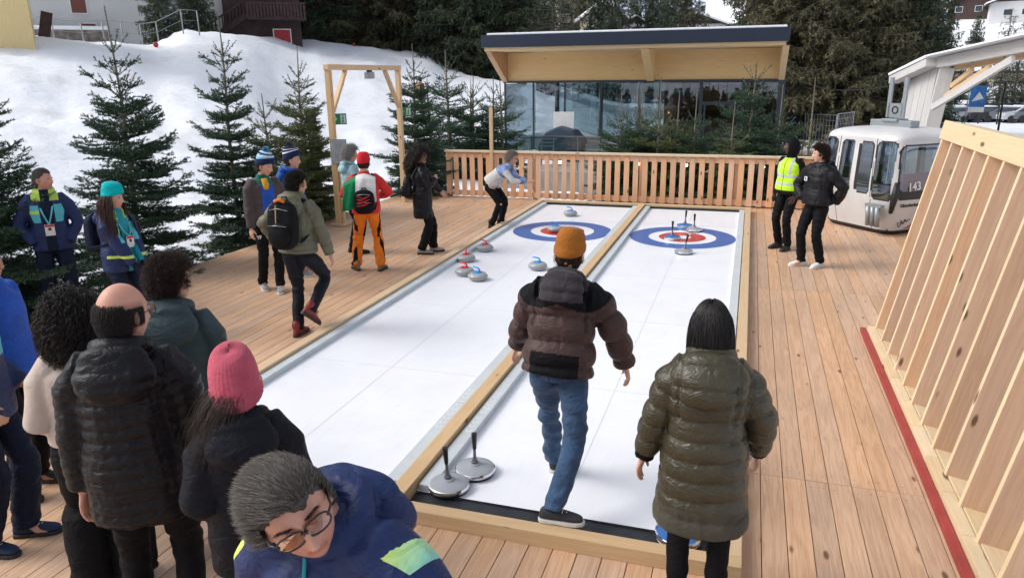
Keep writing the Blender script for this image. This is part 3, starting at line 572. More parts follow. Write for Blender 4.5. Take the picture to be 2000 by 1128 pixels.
def young_fir(seed, Ht, width, leader=.55, dens=1.0, dsn=.0052, m='fir', bend=0, leaderm='bark_light', low=.12, shape=.85):
    """a cut young fir: leader spike, whorls of branches with side twigs"""
    rng = np.random.default_rng(seed); rr = random.Random(seed); segs = []; limbs = []
    ph = rr.uniform(0, 6)
    def tr(z): s = z/Ht; return np.array([bend*s*s+.02*math.sin(z*1.7+ph), .02*math.cos(z*1.3+ph), z])
    nz = 14
    for i in range(nz):
        a, b = Ht*i/nz, Ht*(i+1)/nz; limbs.append((tr(a), tr(b), .045*(1-a/Ht)+.007, .045*(1-b/Ht)+.007))
    zt = Ht-leader
    segs.append((*tr(Ht-leader*.98), *tr(Ht), .6, .55))
    def twig(p, d, L, lvl, ts, sf=1.0):
        # polyline with slight upturn
        k = 3 if L > .25 else 2; pts = [p]; dd = d.copy()
        for i in range(k):
            dd = dd+np.array([0, 0, .10 if lvl == 0 else .04])+rng.normal(size=3)*.05; dd /= np.linalg.norm(dd); pts.append(pts[-1]+dd*L/k)
        for i in range(k):
            segs.append((*pts[i], *pts[i+1], .2+.8*(i+1)/k*(1 if lvl else .5), ts))
            if lvl == 0: limbs.append((pts[i], pts[i+1], max(.003, .013*(1-i/k)*min(1.2, L)), max(.0025, .013*(1-(i+1)/k)*min(1.2, L))))
        if lvl >= 2 or L < .10: return
        sp = .13 if lvl == 0 else .10; nn = int(L/sp*sf)
        for q in range(nn):
            t = (q+.8)/(nn+.8); pos = pts[0]+(pts[-1]-pts[0])*t if k == 1 else pts[min(k-1, int(t*k))]+(pts[min(k-1, int(t*k))+1]-pts[min(k-1, int(t*k))])*(t*k-int(t*k))
            if lvl == 0 and t < .12: continue
            for s in (-1, 1):
                if rng.random() < .10: continue
                side = np.cross(d, [0, 0, 1.]); side /= np.linalg.norm(side)+1e-9
                nd = d*.62+side*s*.75+np.array([0, 0, rng.uniform(-.12, .10)]); nd /= np.linalg.norm(nd)
                l2 = (L*(1-t)*.62+.05)*rng.uniform(.75, 1.15)
                if lvl == 0: l2 = min(l2, .42)
                twig(pos, nd, l2, lvl+1, ts)
    z = zt; i = 0
    while z > low:
        s = (zt-z)/max(zt-low, .1)          # 0 top .. 1 bottom
        nb = 5 if s < .15 else 7 if s < .5 else 8
        Lb = (.30+(width/2-.14)*(s**shape))*1.0; ph2 = rr.uniform(0, 6.28)
        for j in range(nb):
            a = ph2+2*math.pi*j/nb+rr.uniform(-.25, .25); up = 1.0-1.2*min(1, s*1.25)+rr.uniform(-.1, .1)
            if s > .55: up += .1
            d = np.array([math.cos(a), math.sin(a), up*.9]); d /= np.linalg.norm(d); twig(tr(z), d, Lb*rr.uniform(.62, 1.2)*(1.0 if s < .93 else .8)*(1.25 if s < .1 else 1), 0, 1.0, 0 if s < .06 else .5 if s < .2 else 1.25)
        gap = rr.uniform(.24, .32)*(.85+.15*Ht/3.6); 
        ni = int((0 if s < .08 else 2 if s < .25 else 7 if s < .5 else 10)*dens)
        for j in range(ni):   # internodal branches
            zz = z-gap*(j+.5)/ni; s2 = (zt-zz)/max(zt-low, .1); a = rr.uniform(0, 6.28); up = .45-.7*min(1, s2*1.5)
            if zz < low: continue
            d = np.array([math.cos(a), math.sin(a), up+rr.uniform(-.15, .15)]); d /= np.linalg.norm(d); twig(tr(zz), d, Lb*rr.uniform(.35, .85), 0, 1.0, .5 if s < .25 else 1.15)
        z -= gap; i += 1
    return limb_mesh('trunk', limbs, leaderm), needle_mesh('crown', segs, rng, dsn, .034, .0115, m)

def big_spruce(seed, Ht, width, zlow=1.0, m='spruce', fine=9, droop=.35, dens=1.0, tri=(.20, .05)):
    rng = np.random.default_rng(seed); rr = random.Random(seed); segs = []; limbs = []
    for i in range(10):
        a, b = Ht*i/10, Ht*(i+1)/10; r = lambda z: .012*Ht*(1-z/Ht)+.02; limbs.append(((0, 0, a), (0, 0, b), r(a), r(b)))
    z = zlow
    while z < Ht-.3:
        s = 1-z/Ht; Lb = width/2*(s**.75)*(1 if z > zlow+1 else .8)+.2; nb = 6 if z < fine else 5; coarse = 1.0 if z < fine else 2.4; ph = rr.uniform(0, 6.28)
        for j in range(nb):
            if rr.random() < .12: continue
            a = ph+2*math.pi*j/nb+rr.uniform(-.35, .35); L = Lb*rr.uniform(.55, 1.15); k = 6; p = np.array([0, 0, z+rr.uniform(-.2, .2)]); el = rr.uniform(-.05, .25)-.15*s
            pts = [p]; 
            for i in range(k):
                e = el-droop*(i/k)*2*(1-i/k)+(.35*(i/k)**2); d = np.array([math.cos(a)*math.cos(e), math.sin(a)*math.cos(e), math.sin(e)]); p = p+d*L/k; pts.append(p)
            for i in range(k): limbs.append((pts[i], pts[i+1], .045*(1-i/k)*L/3+.008, .045*(1-(i+1)/k)*L/3+.008))
            nn = int(L/(.22*coarse*.8)*dens)
            for q in range(nn):
                t = (q+rr.random())/nn
                if t < .12: continue
                x = t*k; i = min(k-1, int(x)); pos = pts[i]+(pts[i+1]-pts[i])*(x-i); sgn = 1 if q % 2 else -1
                side = np.array([-math.sin(a), math.cos(a), 0])*sgn; dirb = np.array([math.cos(a), math.sin(a), 0])
                l2 = (.25+.30*L*(1-t)*t*2.5)*rr.uniform(.6, 1.2)
                e = rr.uniform(-.75, -.1); d2 = dirb*.55+side*.8+np.array([0, 0, e]); d2 /= np.linalg.norm(d2); m1 = pos+d2*l2*.5; d3 = d2+np.array([0, 0, -.7*droop*2]); d3 /= np.linalg.norm(d3)
                segs.append((*pos, *m1, .1+.6*rr.random()*t, coarse)); segs.append((*m1, *(m1+d3*l2*.6), .3+.7*rr.random(), coarse))
                if rr.random() < .6: hl = rr.uniform(.25, .7)*coarse; segs.append((*m1, *(m1+np.array([rr.uniform(-.08, .08), rr.uniform(-.08, .08), -hl])), .4*rr.random(), coarse))
            segs.append((*pts[k-1], *pts[k], .9, coarse))
        z += (.26 if z < fine else .6)*rr.uniform(.8, 1.2)
    return limb_mesh('trunk', limbs, 'bark_grey', 6), needle_mesh('crown', segs, rng, .028, tri[0], tri[1], m, hang=.25)

def plant_tree(name, meshes, label, loc, cat='fir tree', rz=0, sc=1, group=None, crown_m=None):
    t = thing(name, label, cat, loc, rz, group); t.scale = (sc,)*3 if not isinstance(sc, tuple) else sc
    link('trunk', meshes[0], t); link('crown', meshes[1], t); return t
G1_ = 'cut firs standing in the snow along the left deck edge'
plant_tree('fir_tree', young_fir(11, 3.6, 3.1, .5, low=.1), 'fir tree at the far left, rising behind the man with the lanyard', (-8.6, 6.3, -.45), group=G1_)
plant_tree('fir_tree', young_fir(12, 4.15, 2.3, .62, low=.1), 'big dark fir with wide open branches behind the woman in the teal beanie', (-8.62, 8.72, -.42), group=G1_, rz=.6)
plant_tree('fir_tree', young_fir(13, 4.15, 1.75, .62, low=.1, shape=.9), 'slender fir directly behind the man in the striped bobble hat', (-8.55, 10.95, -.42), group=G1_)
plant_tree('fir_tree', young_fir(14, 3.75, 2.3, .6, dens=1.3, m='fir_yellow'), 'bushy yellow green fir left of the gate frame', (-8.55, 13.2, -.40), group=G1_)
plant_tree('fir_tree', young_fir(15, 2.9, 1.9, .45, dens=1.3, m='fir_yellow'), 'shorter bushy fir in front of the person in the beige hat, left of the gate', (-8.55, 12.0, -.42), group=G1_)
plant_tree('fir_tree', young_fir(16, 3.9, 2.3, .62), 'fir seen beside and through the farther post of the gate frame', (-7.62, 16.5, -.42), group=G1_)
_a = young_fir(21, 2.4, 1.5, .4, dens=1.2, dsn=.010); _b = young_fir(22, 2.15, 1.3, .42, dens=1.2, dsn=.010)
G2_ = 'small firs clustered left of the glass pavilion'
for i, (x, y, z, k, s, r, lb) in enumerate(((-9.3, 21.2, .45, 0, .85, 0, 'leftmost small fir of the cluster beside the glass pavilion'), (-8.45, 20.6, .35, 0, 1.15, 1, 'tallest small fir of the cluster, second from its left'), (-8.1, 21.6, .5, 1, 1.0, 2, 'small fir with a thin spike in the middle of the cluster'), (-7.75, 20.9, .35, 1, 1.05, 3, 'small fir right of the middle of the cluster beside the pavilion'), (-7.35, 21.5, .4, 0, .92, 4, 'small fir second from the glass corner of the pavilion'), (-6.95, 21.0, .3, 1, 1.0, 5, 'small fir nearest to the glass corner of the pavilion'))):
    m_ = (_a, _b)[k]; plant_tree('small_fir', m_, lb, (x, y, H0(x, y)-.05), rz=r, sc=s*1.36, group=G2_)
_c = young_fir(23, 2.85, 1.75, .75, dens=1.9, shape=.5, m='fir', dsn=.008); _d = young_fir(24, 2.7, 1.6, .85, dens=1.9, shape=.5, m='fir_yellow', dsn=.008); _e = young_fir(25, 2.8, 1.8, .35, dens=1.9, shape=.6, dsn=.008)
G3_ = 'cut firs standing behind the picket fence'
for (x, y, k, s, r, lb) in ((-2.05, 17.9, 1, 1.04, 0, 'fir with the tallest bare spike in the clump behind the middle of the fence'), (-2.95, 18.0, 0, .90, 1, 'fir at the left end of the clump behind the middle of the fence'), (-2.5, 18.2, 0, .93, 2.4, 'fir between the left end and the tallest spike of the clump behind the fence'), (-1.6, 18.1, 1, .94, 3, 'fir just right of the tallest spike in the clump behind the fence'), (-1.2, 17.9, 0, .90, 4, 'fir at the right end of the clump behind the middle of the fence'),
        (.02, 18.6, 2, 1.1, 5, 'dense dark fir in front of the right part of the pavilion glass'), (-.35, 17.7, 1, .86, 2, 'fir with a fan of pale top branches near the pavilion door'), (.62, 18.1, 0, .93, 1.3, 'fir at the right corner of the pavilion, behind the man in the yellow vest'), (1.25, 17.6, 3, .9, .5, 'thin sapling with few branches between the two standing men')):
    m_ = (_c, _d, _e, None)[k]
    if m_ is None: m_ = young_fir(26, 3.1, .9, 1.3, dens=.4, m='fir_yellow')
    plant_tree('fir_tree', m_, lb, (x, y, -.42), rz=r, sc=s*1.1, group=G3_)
# big spruces in the background
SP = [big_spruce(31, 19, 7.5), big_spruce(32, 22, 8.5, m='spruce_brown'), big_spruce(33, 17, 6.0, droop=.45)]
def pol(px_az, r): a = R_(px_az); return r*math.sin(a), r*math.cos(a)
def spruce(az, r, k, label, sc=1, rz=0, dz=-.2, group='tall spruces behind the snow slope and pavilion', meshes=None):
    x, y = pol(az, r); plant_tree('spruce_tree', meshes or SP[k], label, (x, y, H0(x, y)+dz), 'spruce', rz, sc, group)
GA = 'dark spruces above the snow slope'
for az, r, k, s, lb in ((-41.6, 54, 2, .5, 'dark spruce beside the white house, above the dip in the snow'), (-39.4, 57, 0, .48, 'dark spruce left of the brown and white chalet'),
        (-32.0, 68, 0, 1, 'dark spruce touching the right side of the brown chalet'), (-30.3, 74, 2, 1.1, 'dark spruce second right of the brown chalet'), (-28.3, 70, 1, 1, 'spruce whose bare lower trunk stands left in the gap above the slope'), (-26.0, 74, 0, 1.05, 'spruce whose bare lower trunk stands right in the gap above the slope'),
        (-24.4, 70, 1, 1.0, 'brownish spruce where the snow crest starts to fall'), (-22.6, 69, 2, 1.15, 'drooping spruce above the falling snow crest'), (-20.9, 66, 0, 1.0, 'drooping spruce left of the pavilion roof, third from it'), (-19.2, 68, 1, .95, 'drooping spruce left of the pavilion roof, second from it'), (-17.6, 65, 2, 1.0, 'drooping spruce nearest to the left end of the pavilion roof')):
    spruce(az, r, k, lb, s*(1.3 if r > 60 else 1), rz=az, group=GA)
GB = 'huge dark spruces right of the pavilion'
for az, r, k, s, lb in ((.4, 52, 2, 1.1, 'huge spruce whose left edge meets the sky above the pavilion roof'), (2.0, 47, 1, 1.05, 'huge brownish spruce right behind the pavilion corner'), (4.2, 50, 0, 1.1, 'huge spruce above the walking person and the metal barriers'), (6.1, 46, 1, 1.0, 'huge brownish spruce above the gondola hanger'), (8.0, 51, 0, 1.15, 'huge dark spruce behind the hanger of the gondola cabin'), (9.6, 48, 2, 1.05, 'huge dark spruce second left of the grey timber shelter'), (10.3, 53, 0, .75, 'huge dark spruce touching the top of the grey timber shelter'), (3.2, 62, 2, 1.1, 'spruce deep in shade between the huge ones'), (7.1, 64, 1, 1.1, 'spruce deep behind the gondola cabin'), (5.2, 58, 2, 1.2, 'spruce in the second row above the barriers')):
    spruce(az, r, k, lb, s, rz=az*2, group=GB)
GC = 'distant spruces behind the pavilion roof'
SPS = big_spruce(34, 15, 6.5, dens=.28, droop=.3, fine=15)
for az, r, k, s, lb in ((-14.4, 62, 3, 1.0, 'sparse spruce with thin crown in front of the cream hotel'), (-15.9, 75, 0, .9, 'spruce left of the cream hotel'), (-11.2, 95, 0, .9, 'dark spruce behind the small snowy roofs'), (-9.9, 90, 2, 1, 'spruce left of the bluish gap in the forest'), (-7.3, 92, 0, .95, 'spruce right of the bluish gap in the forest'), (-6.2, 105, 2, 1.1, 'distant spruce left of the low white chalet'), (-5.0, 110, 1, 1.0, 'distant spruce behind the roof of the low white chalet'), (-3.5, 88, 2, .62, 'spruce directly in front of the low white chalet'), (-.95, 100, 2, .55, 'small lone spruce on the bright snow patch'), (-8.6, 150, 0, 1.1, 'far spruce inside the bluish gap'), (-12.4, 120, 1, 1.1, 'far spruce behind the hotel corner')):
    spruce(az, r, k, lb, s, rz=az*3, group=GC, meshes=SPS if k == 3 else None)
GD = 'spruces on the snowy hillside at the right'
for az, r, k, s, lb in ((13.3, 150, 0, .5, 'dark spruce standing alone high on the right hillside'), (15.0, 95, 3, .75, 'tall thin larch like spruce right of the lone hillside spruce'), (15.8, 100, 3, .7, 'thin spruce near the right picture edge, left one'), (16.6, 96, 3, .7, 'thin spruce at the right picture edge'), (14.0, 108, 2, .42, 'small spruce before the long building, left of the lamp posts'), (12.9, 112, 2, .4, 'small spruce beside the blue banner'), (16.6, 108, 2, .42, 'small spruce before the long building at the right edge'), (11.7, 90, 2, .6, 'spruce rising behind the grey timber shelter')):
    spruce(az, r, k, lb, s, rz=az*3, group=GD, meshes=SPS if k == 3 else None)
# trees and snow bank behind the photographer (seen mirrored in the pavilion glass)
for i, (az, r) in enumerate(((150, 62), (165, 64), (180, 60), (195, 63), (208, 61), (222, 62))):
    spruce(az-360 if az > 180 else az, r, i % 3, 'spruce behind the photographer', 1, rz=i, group='spruces behind the photographer')
# ================= GLASS PAVILION =================
M['glass'] = glassmat('pavilion_glass', (.85, .93, .97), .06, .80)
M['rail_glass'] = glassmat('balustrade_glass', (.86, .95, .95), .10, .88)
M['concrete'] = mat('grey_concrete', (.30, .31, .31), .8, var=.15, vscale=3)
M['dark_wood'] = mat('dark_wood', (.10, .05, .03), .7, var=.3, vscale=3)
M['int_brown'] = mat('interior_brown', (.34, .19, .10), .7, var=.35, vscale=.9)
pv = thing('glass_pavilion', 'glass fronted timber pavilion with dark blue roof edge behind the picket fence', 'pavilion', (0, 0, 0))
X0, X1, YF, Z0, Z1 = -9.08, .92, 28.0, -.5, 2.48
q = MB(); q.box(((X0+X1)/2, YF+4, Z0-.1), (X1-X0+.4, 8.6, .24), axis=0); q.build('floor_slab', 'concrete', pv)
q = MB(); q.box((-3.0+1.9, YF+7.9, 1.2), (4.0, .2, 3.4)); q.box((X1-.1, YF+5.6, 1.2), (.2, 4.8, 3.4)); q.box((-3.2, YF+5.2, 1.0), (.2, 5.4, 3.0)); q.build('timber_wall', 'int_brown', pv)
q = MB(); q.box((-1.6, YF+4.2, .35), (2.6, .7, 1.1)); q.box((-1.6, YF+7.6, 1.6), (3.0, .3, .9)); q.build('bar_counter', 'ply_dark', pv)
# roof
q = MB(); q.box((-4.15, YF+2.7, 3.905), (10.26, 9.6, .41), axis=0); 
q.v = [(x, y, z+(.0) ) for x, y, z in q.v]; q.build('roof_edge', 'navy_metal', pv, .01)
q = MB(); q.box((-4.15, YF+2.8, 4.15), (10.1, 9.0, .09), axis=0); q.build('roof_snow', 'snow', pv, .03)
q = MB(); q.box((-4.15, YF-1.0, 3.635), (10.1, 1.9, .12), axis=0); q.build('soffit', 'ply', pv)
q = MB(); q.box(((X0+X1)/2, YF+.06, 3.03), (X1-X0-.02, .12, 1.06), axis=0); q.build('timber_band', 'ply', pv)
for x in (X0+.02, -3.55, X1-.02):
    q = MB(); w = .26 if x == -3.55 else .20; xs = x-w/2
    q.prism([(xs, YF, 2.50), (xs, YF, 3.56), (xs, YF-1.95, 3.56), (xs, YF-1.75, 3.42), (xs, YF-.06, 2.50)], (w, 0, 0)); q.build('bracket', 'ply_dark' if x < -4 else 'ply', pv, .004)
xs = [X0, -7.95, -6.72, -5.35, -3.2, -1.75, -.32, X1]
for i in range(7):
    a, b = xs[i], xs[i+1]
    q = MB()
    q.box(((a+b)/2, YF+.02, (Z0+Z1)/2), (b-a-.06, .02, Z1-Z0-.1), axis=2); q.build('glass_pane', 'glass', pv)
q = MB(); q.box((X0, YF+2.2, (Z0+Z1)/2), (.02, 4.2, Z1-Z0-.1)); q.build('glass_pane', 'glass', pv)
q = MB(); q.box((X1, YF+1.7, (Z0+Z1)/2), (.02, 3.2, Z1-Z0-.1)); q.build('glass_pane', 'glass', pv)
q = MB(); q.box((-6.2, YF+7.9, (Z0+Z1)/2), (5.6, .02, Z1-Z0-.1), axis=0); q.build('glass_pane', 'rail_glass', pv)
for x in xs[:-1]:
    q = MB(); w = .05 if x < -2 else .12; q.box((x+.0, YF, (Z0+Z1)/2), (w, .10, Z1-Z0), axis=2); q.build('mullion', 'dark_metal', pv)
q = MB(); q.box(((X0+X1)/2, YF-.003, Z1+.02), (X1-X0+.1, .12, .08)); q.build('head_rail', 'dark_metal', pv)
q = MB(); q.box(((X0-3.2)/2+.05, YF+.003, .42), (-3.2-X0-.1, .08, .035)); q.build('transom', 'dark_metal', pv)
q = MB(); q.box((-1.035, YF-.01, 1.72), (1.36, .12, .12), axis=0); q.build('door_head', 'dark_metal', pv)
for x in (-1.6, -.45):
    q = MB(); q.box((x, YF-.02, .58), (.06, .07, 2.14), axis=2); q.build('door_frame', 'dark_metal', pv)
q = MB(); q.box((X1+.02, YF+2.1, 1.0), (.24, 4.3, 3.02), axis=2); q.v = [(max(x, X1-.1), y, z) for x, y, z in q.v]; q.build('side_wall', 'dark_metal', pv)
for x, y in ((-7.9, 31.5), (-6.35, 33.2), (-5.0, 35.6)):
    q = MB(); q.tube([(x, y, Z0), (x, y, 2.5)], .10, 12); q.build('column', 'dark_metal' if x < -7 else 'grey_metal', pv)
t = thing('exit_sign', 'small green exit sign glowing inside the pavilion', 'exit sign', (-2.62, YF+1.6, 2.05)); q = MB(); q.box((0, 0, 0), (.42, .05, .18)); q.build('housing', 'green', t)
text('E', .1, (.1, -.03, 0), (R_(90), 0, 0), 'white', 'pictogram', t)
q = MB(); q.prism([(-.02, -.028, .05), (-.02, -.028, -.05), (-.12, -.028, 0)], (0, -.003, 0)); q.build('arrow', 'white', t)
bpy.data.objects.remove([o for o in t.children if o.name.startswith('pictogram')][0])
# terrace plinth + glass balustrade
q = MB(); q.box((-3.2, 23.9, -.36), (8.4, 8.2, .30), axis=0); o = q.build('terrace', 'concrete'); tag(o, kind='structure')
q = MB(); q.box((-2.4, 19.3, .0), (6.0, .25, .55), axis=0); o = q.build('terrace_edge', 'concrete'); tag(o, kind='structure')
bl = thing('glass_balustrade', 'clear glass balustrade with thin rail in front of the pavilion terrace', 'balustrade')
q = MB(); q.box((-4.95, 22.3, .58), (5.9, .015, .72), axis=0); q.build('glass_panel', 'rail_glass', bl)
q = MB(); q.box((-4.95, 22.3, .955), (5.95, .03, .02), axis=0); q.build('handrail', 'steel', bl)
q = MB(); q.box((-.95, 22.3, .58), (1.9, .015, .72), axis=0); q.build('glass_panel', 'rail_glass', bl); q = MB(); q.box((-.95, 22.3, .955), (1.9, .03, .02), axis=0); q.build('handrail', 'steel', bl)
for x in (-7.85, -6.4, -4.95, -3.5, -2.05):
    q = MB(); q.box((x, 22.33, .4), (.03, .05, 1.1), axis=2); q.build('baluster', 'steel', bl)
# wooden tables/chairs on the terrace
def chair(loc, rz, label, m='grey_metal'):
    t = thing('terrace_chair', label, 'chair', loc, rz, 'chairs and tables on the pavilion terrace')
    q = MB(); q.box((0, 0, .45), (.46, .46, .03), axis=0); q.build('seat', m, t)
    q = MB(); [q.box((0, .21, z_), (.44, .025, .05), axis=0) for z_ in (.62, .74, .86)]; q.build('backrest', m, t)
    for a in (-.2, .2):
        for b in (-.2, .2): q = MB(); q.beam((a, b, 0), (a, b, .9 if b > 0 else .62), .03, .03, (0, 1, 0)); q.build('leg', m, t)
    q = MB(); q.box((-.21, 0, .63), (.04, .44, .025)); q.build('armrest', m, t); q = MB(); q.box((.21, 0, .63), (.04, .44, .025)); q.build('armrest', m, t); return t
for i, (x, y, rz, lb) in enumerate(((-7.6, 25.2, 1.2, 'terrace chair nearest the left glass corner of the pavilion'), (-6.5, 24.6, .2, 'low terrace chair left of the covered furniture'), (-5.1, 25.4, .1, 'terrace chair left one of the pair before the third glass pane'), (-4.5, 25.4, -.1, 'terrace chair right one of the pair before the third glass pane'), (-3.9, 25.2, .2, 'terrace chair at the right end of the row'))): chair((x, y, -.2), rz, lb)
t = thing('covered_furniture', 'stack of furniture under a dark blue tarpaulin on the terrace', 'covered furniture', (-6.35, 26.2, -.2))
M['tarp'] = mat('blue_tarpaulin', (.03, .055, .09), .6, bump=.5, bscale=6)
q = MB(); q.prism([(-.75, -.5, 0), (.75, -.5, 0), (.85, -.5, .65), (.45, -.5, 1.05), (-.1, -.5, 1.2), (-.55, -.5, 1.0), (-.8, -.5, .5)], (0, 1.0, 0)); q.build('tarpaulin', 'tarp', t, .05)
q = MB(); q.box((-.05, .3, 1.35), (.75, .05, .65), axis=0); q.build('white_board', 'white', t)

# ================= GONDOLA CABIN =================
def gondola():
    t = thing('gondola_cabin', 'silver gondola cabin with number 143 standing on the deck at the right', 'gondola cabin', (2.45, 14.95, .03), R_(-50)); t.scale = (.96,)*3
    M['gon_body'] = mat('silver_paint', (.60, .60, .60), .40, metal=.05, var=.08, vscale=3); M['gon_white'] = mat('dirty_white_paint', (.58, .57, .56), .4, var=.08, vscale=2)
    M['gon_glass'] = glassmat('tinted_window', (.62, .74, .85), .12, .75); M['trim'] = mat('black_trim', (.015, .016, .018), .5)
    M['seat_green'] = mat('green_seat', (.22, .28, .05), .8); M['seat_pink'] = mat('pink_seat', (.5, .06, .2), .8)
    LX, LY = .93, .85; Hh = 1.85
    def prof(v):   # v 0..1 height -> scale, z
        z = v*Hh
        if z < .9: k = .80+.20*math.sin(min(1, z/.9)*math.pi/2)
        elif z < 1.65: k = 1-.035*((z-.9)/.75)
        else: q_ = (z-1.65)/(Hh-1.65); k = .965*math.sqrt(max(0, 1-q_**2.6*.999))*(1) if q_ < .999 else .02
        return k, z if z < 1.65 else 1.65+(Hh-1.65)*((z-1.65)/(Hh-1.65))**1.0
    NU, NV = 420, 84
    zs = list(np.linspace(0, 1.65, 64))+[1.65+.20*math.sin(a) for a in np.linspace(0, math.pi/2, 21)[1:]]
    NV = len(zs)
    _ta = np.linspace(0, 2*math.pi, 4001); _e = .27; _tx = LX*np.sign(np.cos(_ta))*np.abs(np.cos(_ta))**_e; _ty = LY*np.sign(np.sin(_ta))*np.abs(np.sin(_ta))**_e
    _tl = np.concatenate([[0], np.cumsum(np.hypot(np.diff(_tx), np.diff(_ty)))]); _tl /= _tl[-1]
    def pt(u, z, off=0):
        a = float(np.interp(u % 1.0, _tl, _ta)); e = .27; c, s = math.cos(a), math.sin(a); x = LX*math.copysign(abs(c)**e, c); y = LY*math.copysign(abs(s)**e, s)
        if z <= 1.65: k = .80+.20*math.sin(min(1, z/.9)*math.pi/2) if z < .9 else 1-.045*((z-.9)/.75)
        else: w = (z-1.65)/.2001; k = .955*(1-w**2.4)**.30 if w < 1 else .0
        r = math.hypot(x, y); return Vector((x*k*(1+off/r), y*k*(1+off/r), z))
    def rr_in(a, z, a0, a1, z0, z1, r=.09):
        if not (a0 < a < a1 and z0 < z < z1): return False
        dx = max(a0+r-a, a-(a1-r), 0); dz = max(z0+r-z, z-(z1-r), 0); return dx*dx+dz*dz < r*r
    grid = []
    us = np.linspace(0, 1, NU, endpoint=False); 
    for z in zs: grid.append([pt(u, z) for u in us])
    bod = MB(); gl = MB(); tr = MB(); wh = MB()
    parts = {'b': [], 'g': [], 't': [], 'w': [], 'd': []}
    for i in range(NV-1):
        for j in range(NU):
            j2 = (j+1) % NU; p = (grid[i][j]+grid[i+1][j2])/2; x, y, z = p; k = max(.5, (x/LX)**2+(y/LY)**2)
            kind = 'b'; sc = 1.0
            if abs(y) > LY*.72 and abs(x) < LX*.86 and abs(y)/LY > abs(x)/LX:        # door sides (y faces)
                w = x*(-1 if y > 0 else 1)
                for a0, a1, z0, z1 in ((-.80, -.50, .88, 1.62), (-.36, -.08, .70, 1.60), (.06, .34, .70, 1.60), (.44, .80, .62, 1.62)):
                    if rr_in(w, z, a0-.025, a1+.025, z0-.025, z1+.025, .1): kind = 't'
                    if rr_in(w, z, a0, a1, z0, z1, .08): kind = 'g'
                if kind == 'b' and abs(w) < .008 or abs(w+.43) < .007 or abs(w-.40) < .007: kind = 't' if kind == 'b' and .05 < z < 1.68 else kind
            elif abs(x) > LX*.5:
                if rr_in(y, z, -.74, .74, .62, 1.60, .14): kind = 't'
                if rr_in(y, z, -.71, .71, .78, 1.57, .12): kind = 'g'
                if kind == 'b' and z < .62: kind = 'w'
            if z < .05: kind = 't'
            parts[kind].append((i, j, j2))
    for key, nm, mt in (('b', 'body', 'gon_body'), ('w', 'white_skirt', 'gon_white'), ('g', 'window', 'gon_glass'), ('t', 'seal', 'trim')):
        vs = []; idx = {}; fs = []
        def gi(i, j):
            if (i, j) not in idx: idx[(i, j)] = len(vs); vs.append(tuple(grid[i][j]))
            return idx[(i, j)]
        for i, j, j2 in parts[key]: fs.append((gi(i, j), gi(i, j2), gi(i+1, j2), gi(i+1, j)))
        me = bpy.data.meshes.new(nm); me.from_pydata(vs, [], fs); me.polygons.foreach_set('use_smooth', [True]*len(fs)); me.materials.append(M[mt]); link(nm, me, t)
    q = MB(); q.box((0, 0, .06), (1.4, 1.3, .05)); q.build('floor', 'trim', t)
    for s in (-1, 1):
        q = MB(); q.box((s*.50, 0, .42), (.36, 1.2, .08)); q.box((s*.68, 0, .78), (.06, 1.2, .55), axis=1); q.build('bench', 'seat_green' if s < 0 else 'seat_pink', t, .02)
    # corner buffers, ski racks
    for sx_, sy_ in ((1, -1), (-1, 1)):
        q = MB(); yy = sy_*.87
        for k_ in range(3): q.tube([(sx_*(.50+.1*k_), yy+sy_*.05, .15), (sx_*(.50+.1*k_), yy+sy_*.09, .50)], .045, 10)
        q.box((sx_*.60, yy+sy_*.05, .52), (.34, .10, .05)); q.build('ski_rack', 'grey_metal', t)
        q = MB(); q.tube([(sx_*.865, sy_*.76, .95), (sx_*.885, sy_*.785, .72), (sx_*.80, sy_*.74, .40)], [.03, .07, .035], 10); q.build('corner_buffer', 'trim', t)
    q = MB(); q.box((0, 0, 1.90), (.9, .22, .12)); q.box((0, .0, 1.96), (.34, .30, .05)); q.build('roof_beam', 'grey_metal', t, .01)
    q = MB(); 
    for s in (-.16, .16): q.box((s, 0, 2.36), (.07, .04, .72), axis=2)
    q.prism([(-.16, -.02, 2.0), (.16, -.02, 2.0), (.16, -.02, 2.26), (-.16, -.02, 2.26)], (0, .04, 0)); q.build('hanger', 'grey_metal', t)
    q = MB(); q.lathe([(.07, -.03), (.07, .03), (.05, .03), (.05, -.03), (.07, -.03)], 24, (0, 0, 2.14), mat3=Matrix.Rotation(R_(90), 3, 'X')); q.build('hanger_eye', 'black', t)
    # markings on both end faces
    def onface(body, size, y, z, mt, nm, sx_=1, tilt=0, shear=0, bold=0):
        xk = pt(0, z).x+.012
        m4 = Matrix.Translation((xk, y, z)) @ Matrix.Rotation(R_(90), 4, 'Z') @ Matrix.Rotation(R_(90-4), 4, 'X') @ Matrix.Rotation(tilt, 4, 'Z')
        text(body, size, None, None, mt, nm, t, mat4=m4, shear=shear, bold=bold, ext=.004)
    onface('143', .21, -.40, .86, 'white', 'number', tilt=R_(4), bold=.004)
    onface('Gletscherbahnen', .085, -.35, .53, 'trim', 'lettering', bold=.001)
    onface('LAAX', .13, -.42, .22, 'trim', 'lettering', tilt=R_(22), shear=.2); onface('YOUR', .12, .0, .38, 'seam', 'lettering', tilt=R_(22), shear=.2)
    M['stripe'] = mat('red_stripe', (.5, .05, .04), .4)
    q = MB()
    for k_ in range(4):
        y0 = -.35+.10*k_; x_ = pt(0, .2).x
        q.prism([(pt(0, .07).x+.006, y0, .07), (pt(0, .07).x+.006, y0+.055, .07), (pt(0, .33).x+.006, y0+.55, .33), (pt(0, .33).x+.006, y0+.51, .33)], (.004, 0, 0))
    q.build('stripe', 'stripe', t)
    return t
gon = gondola()
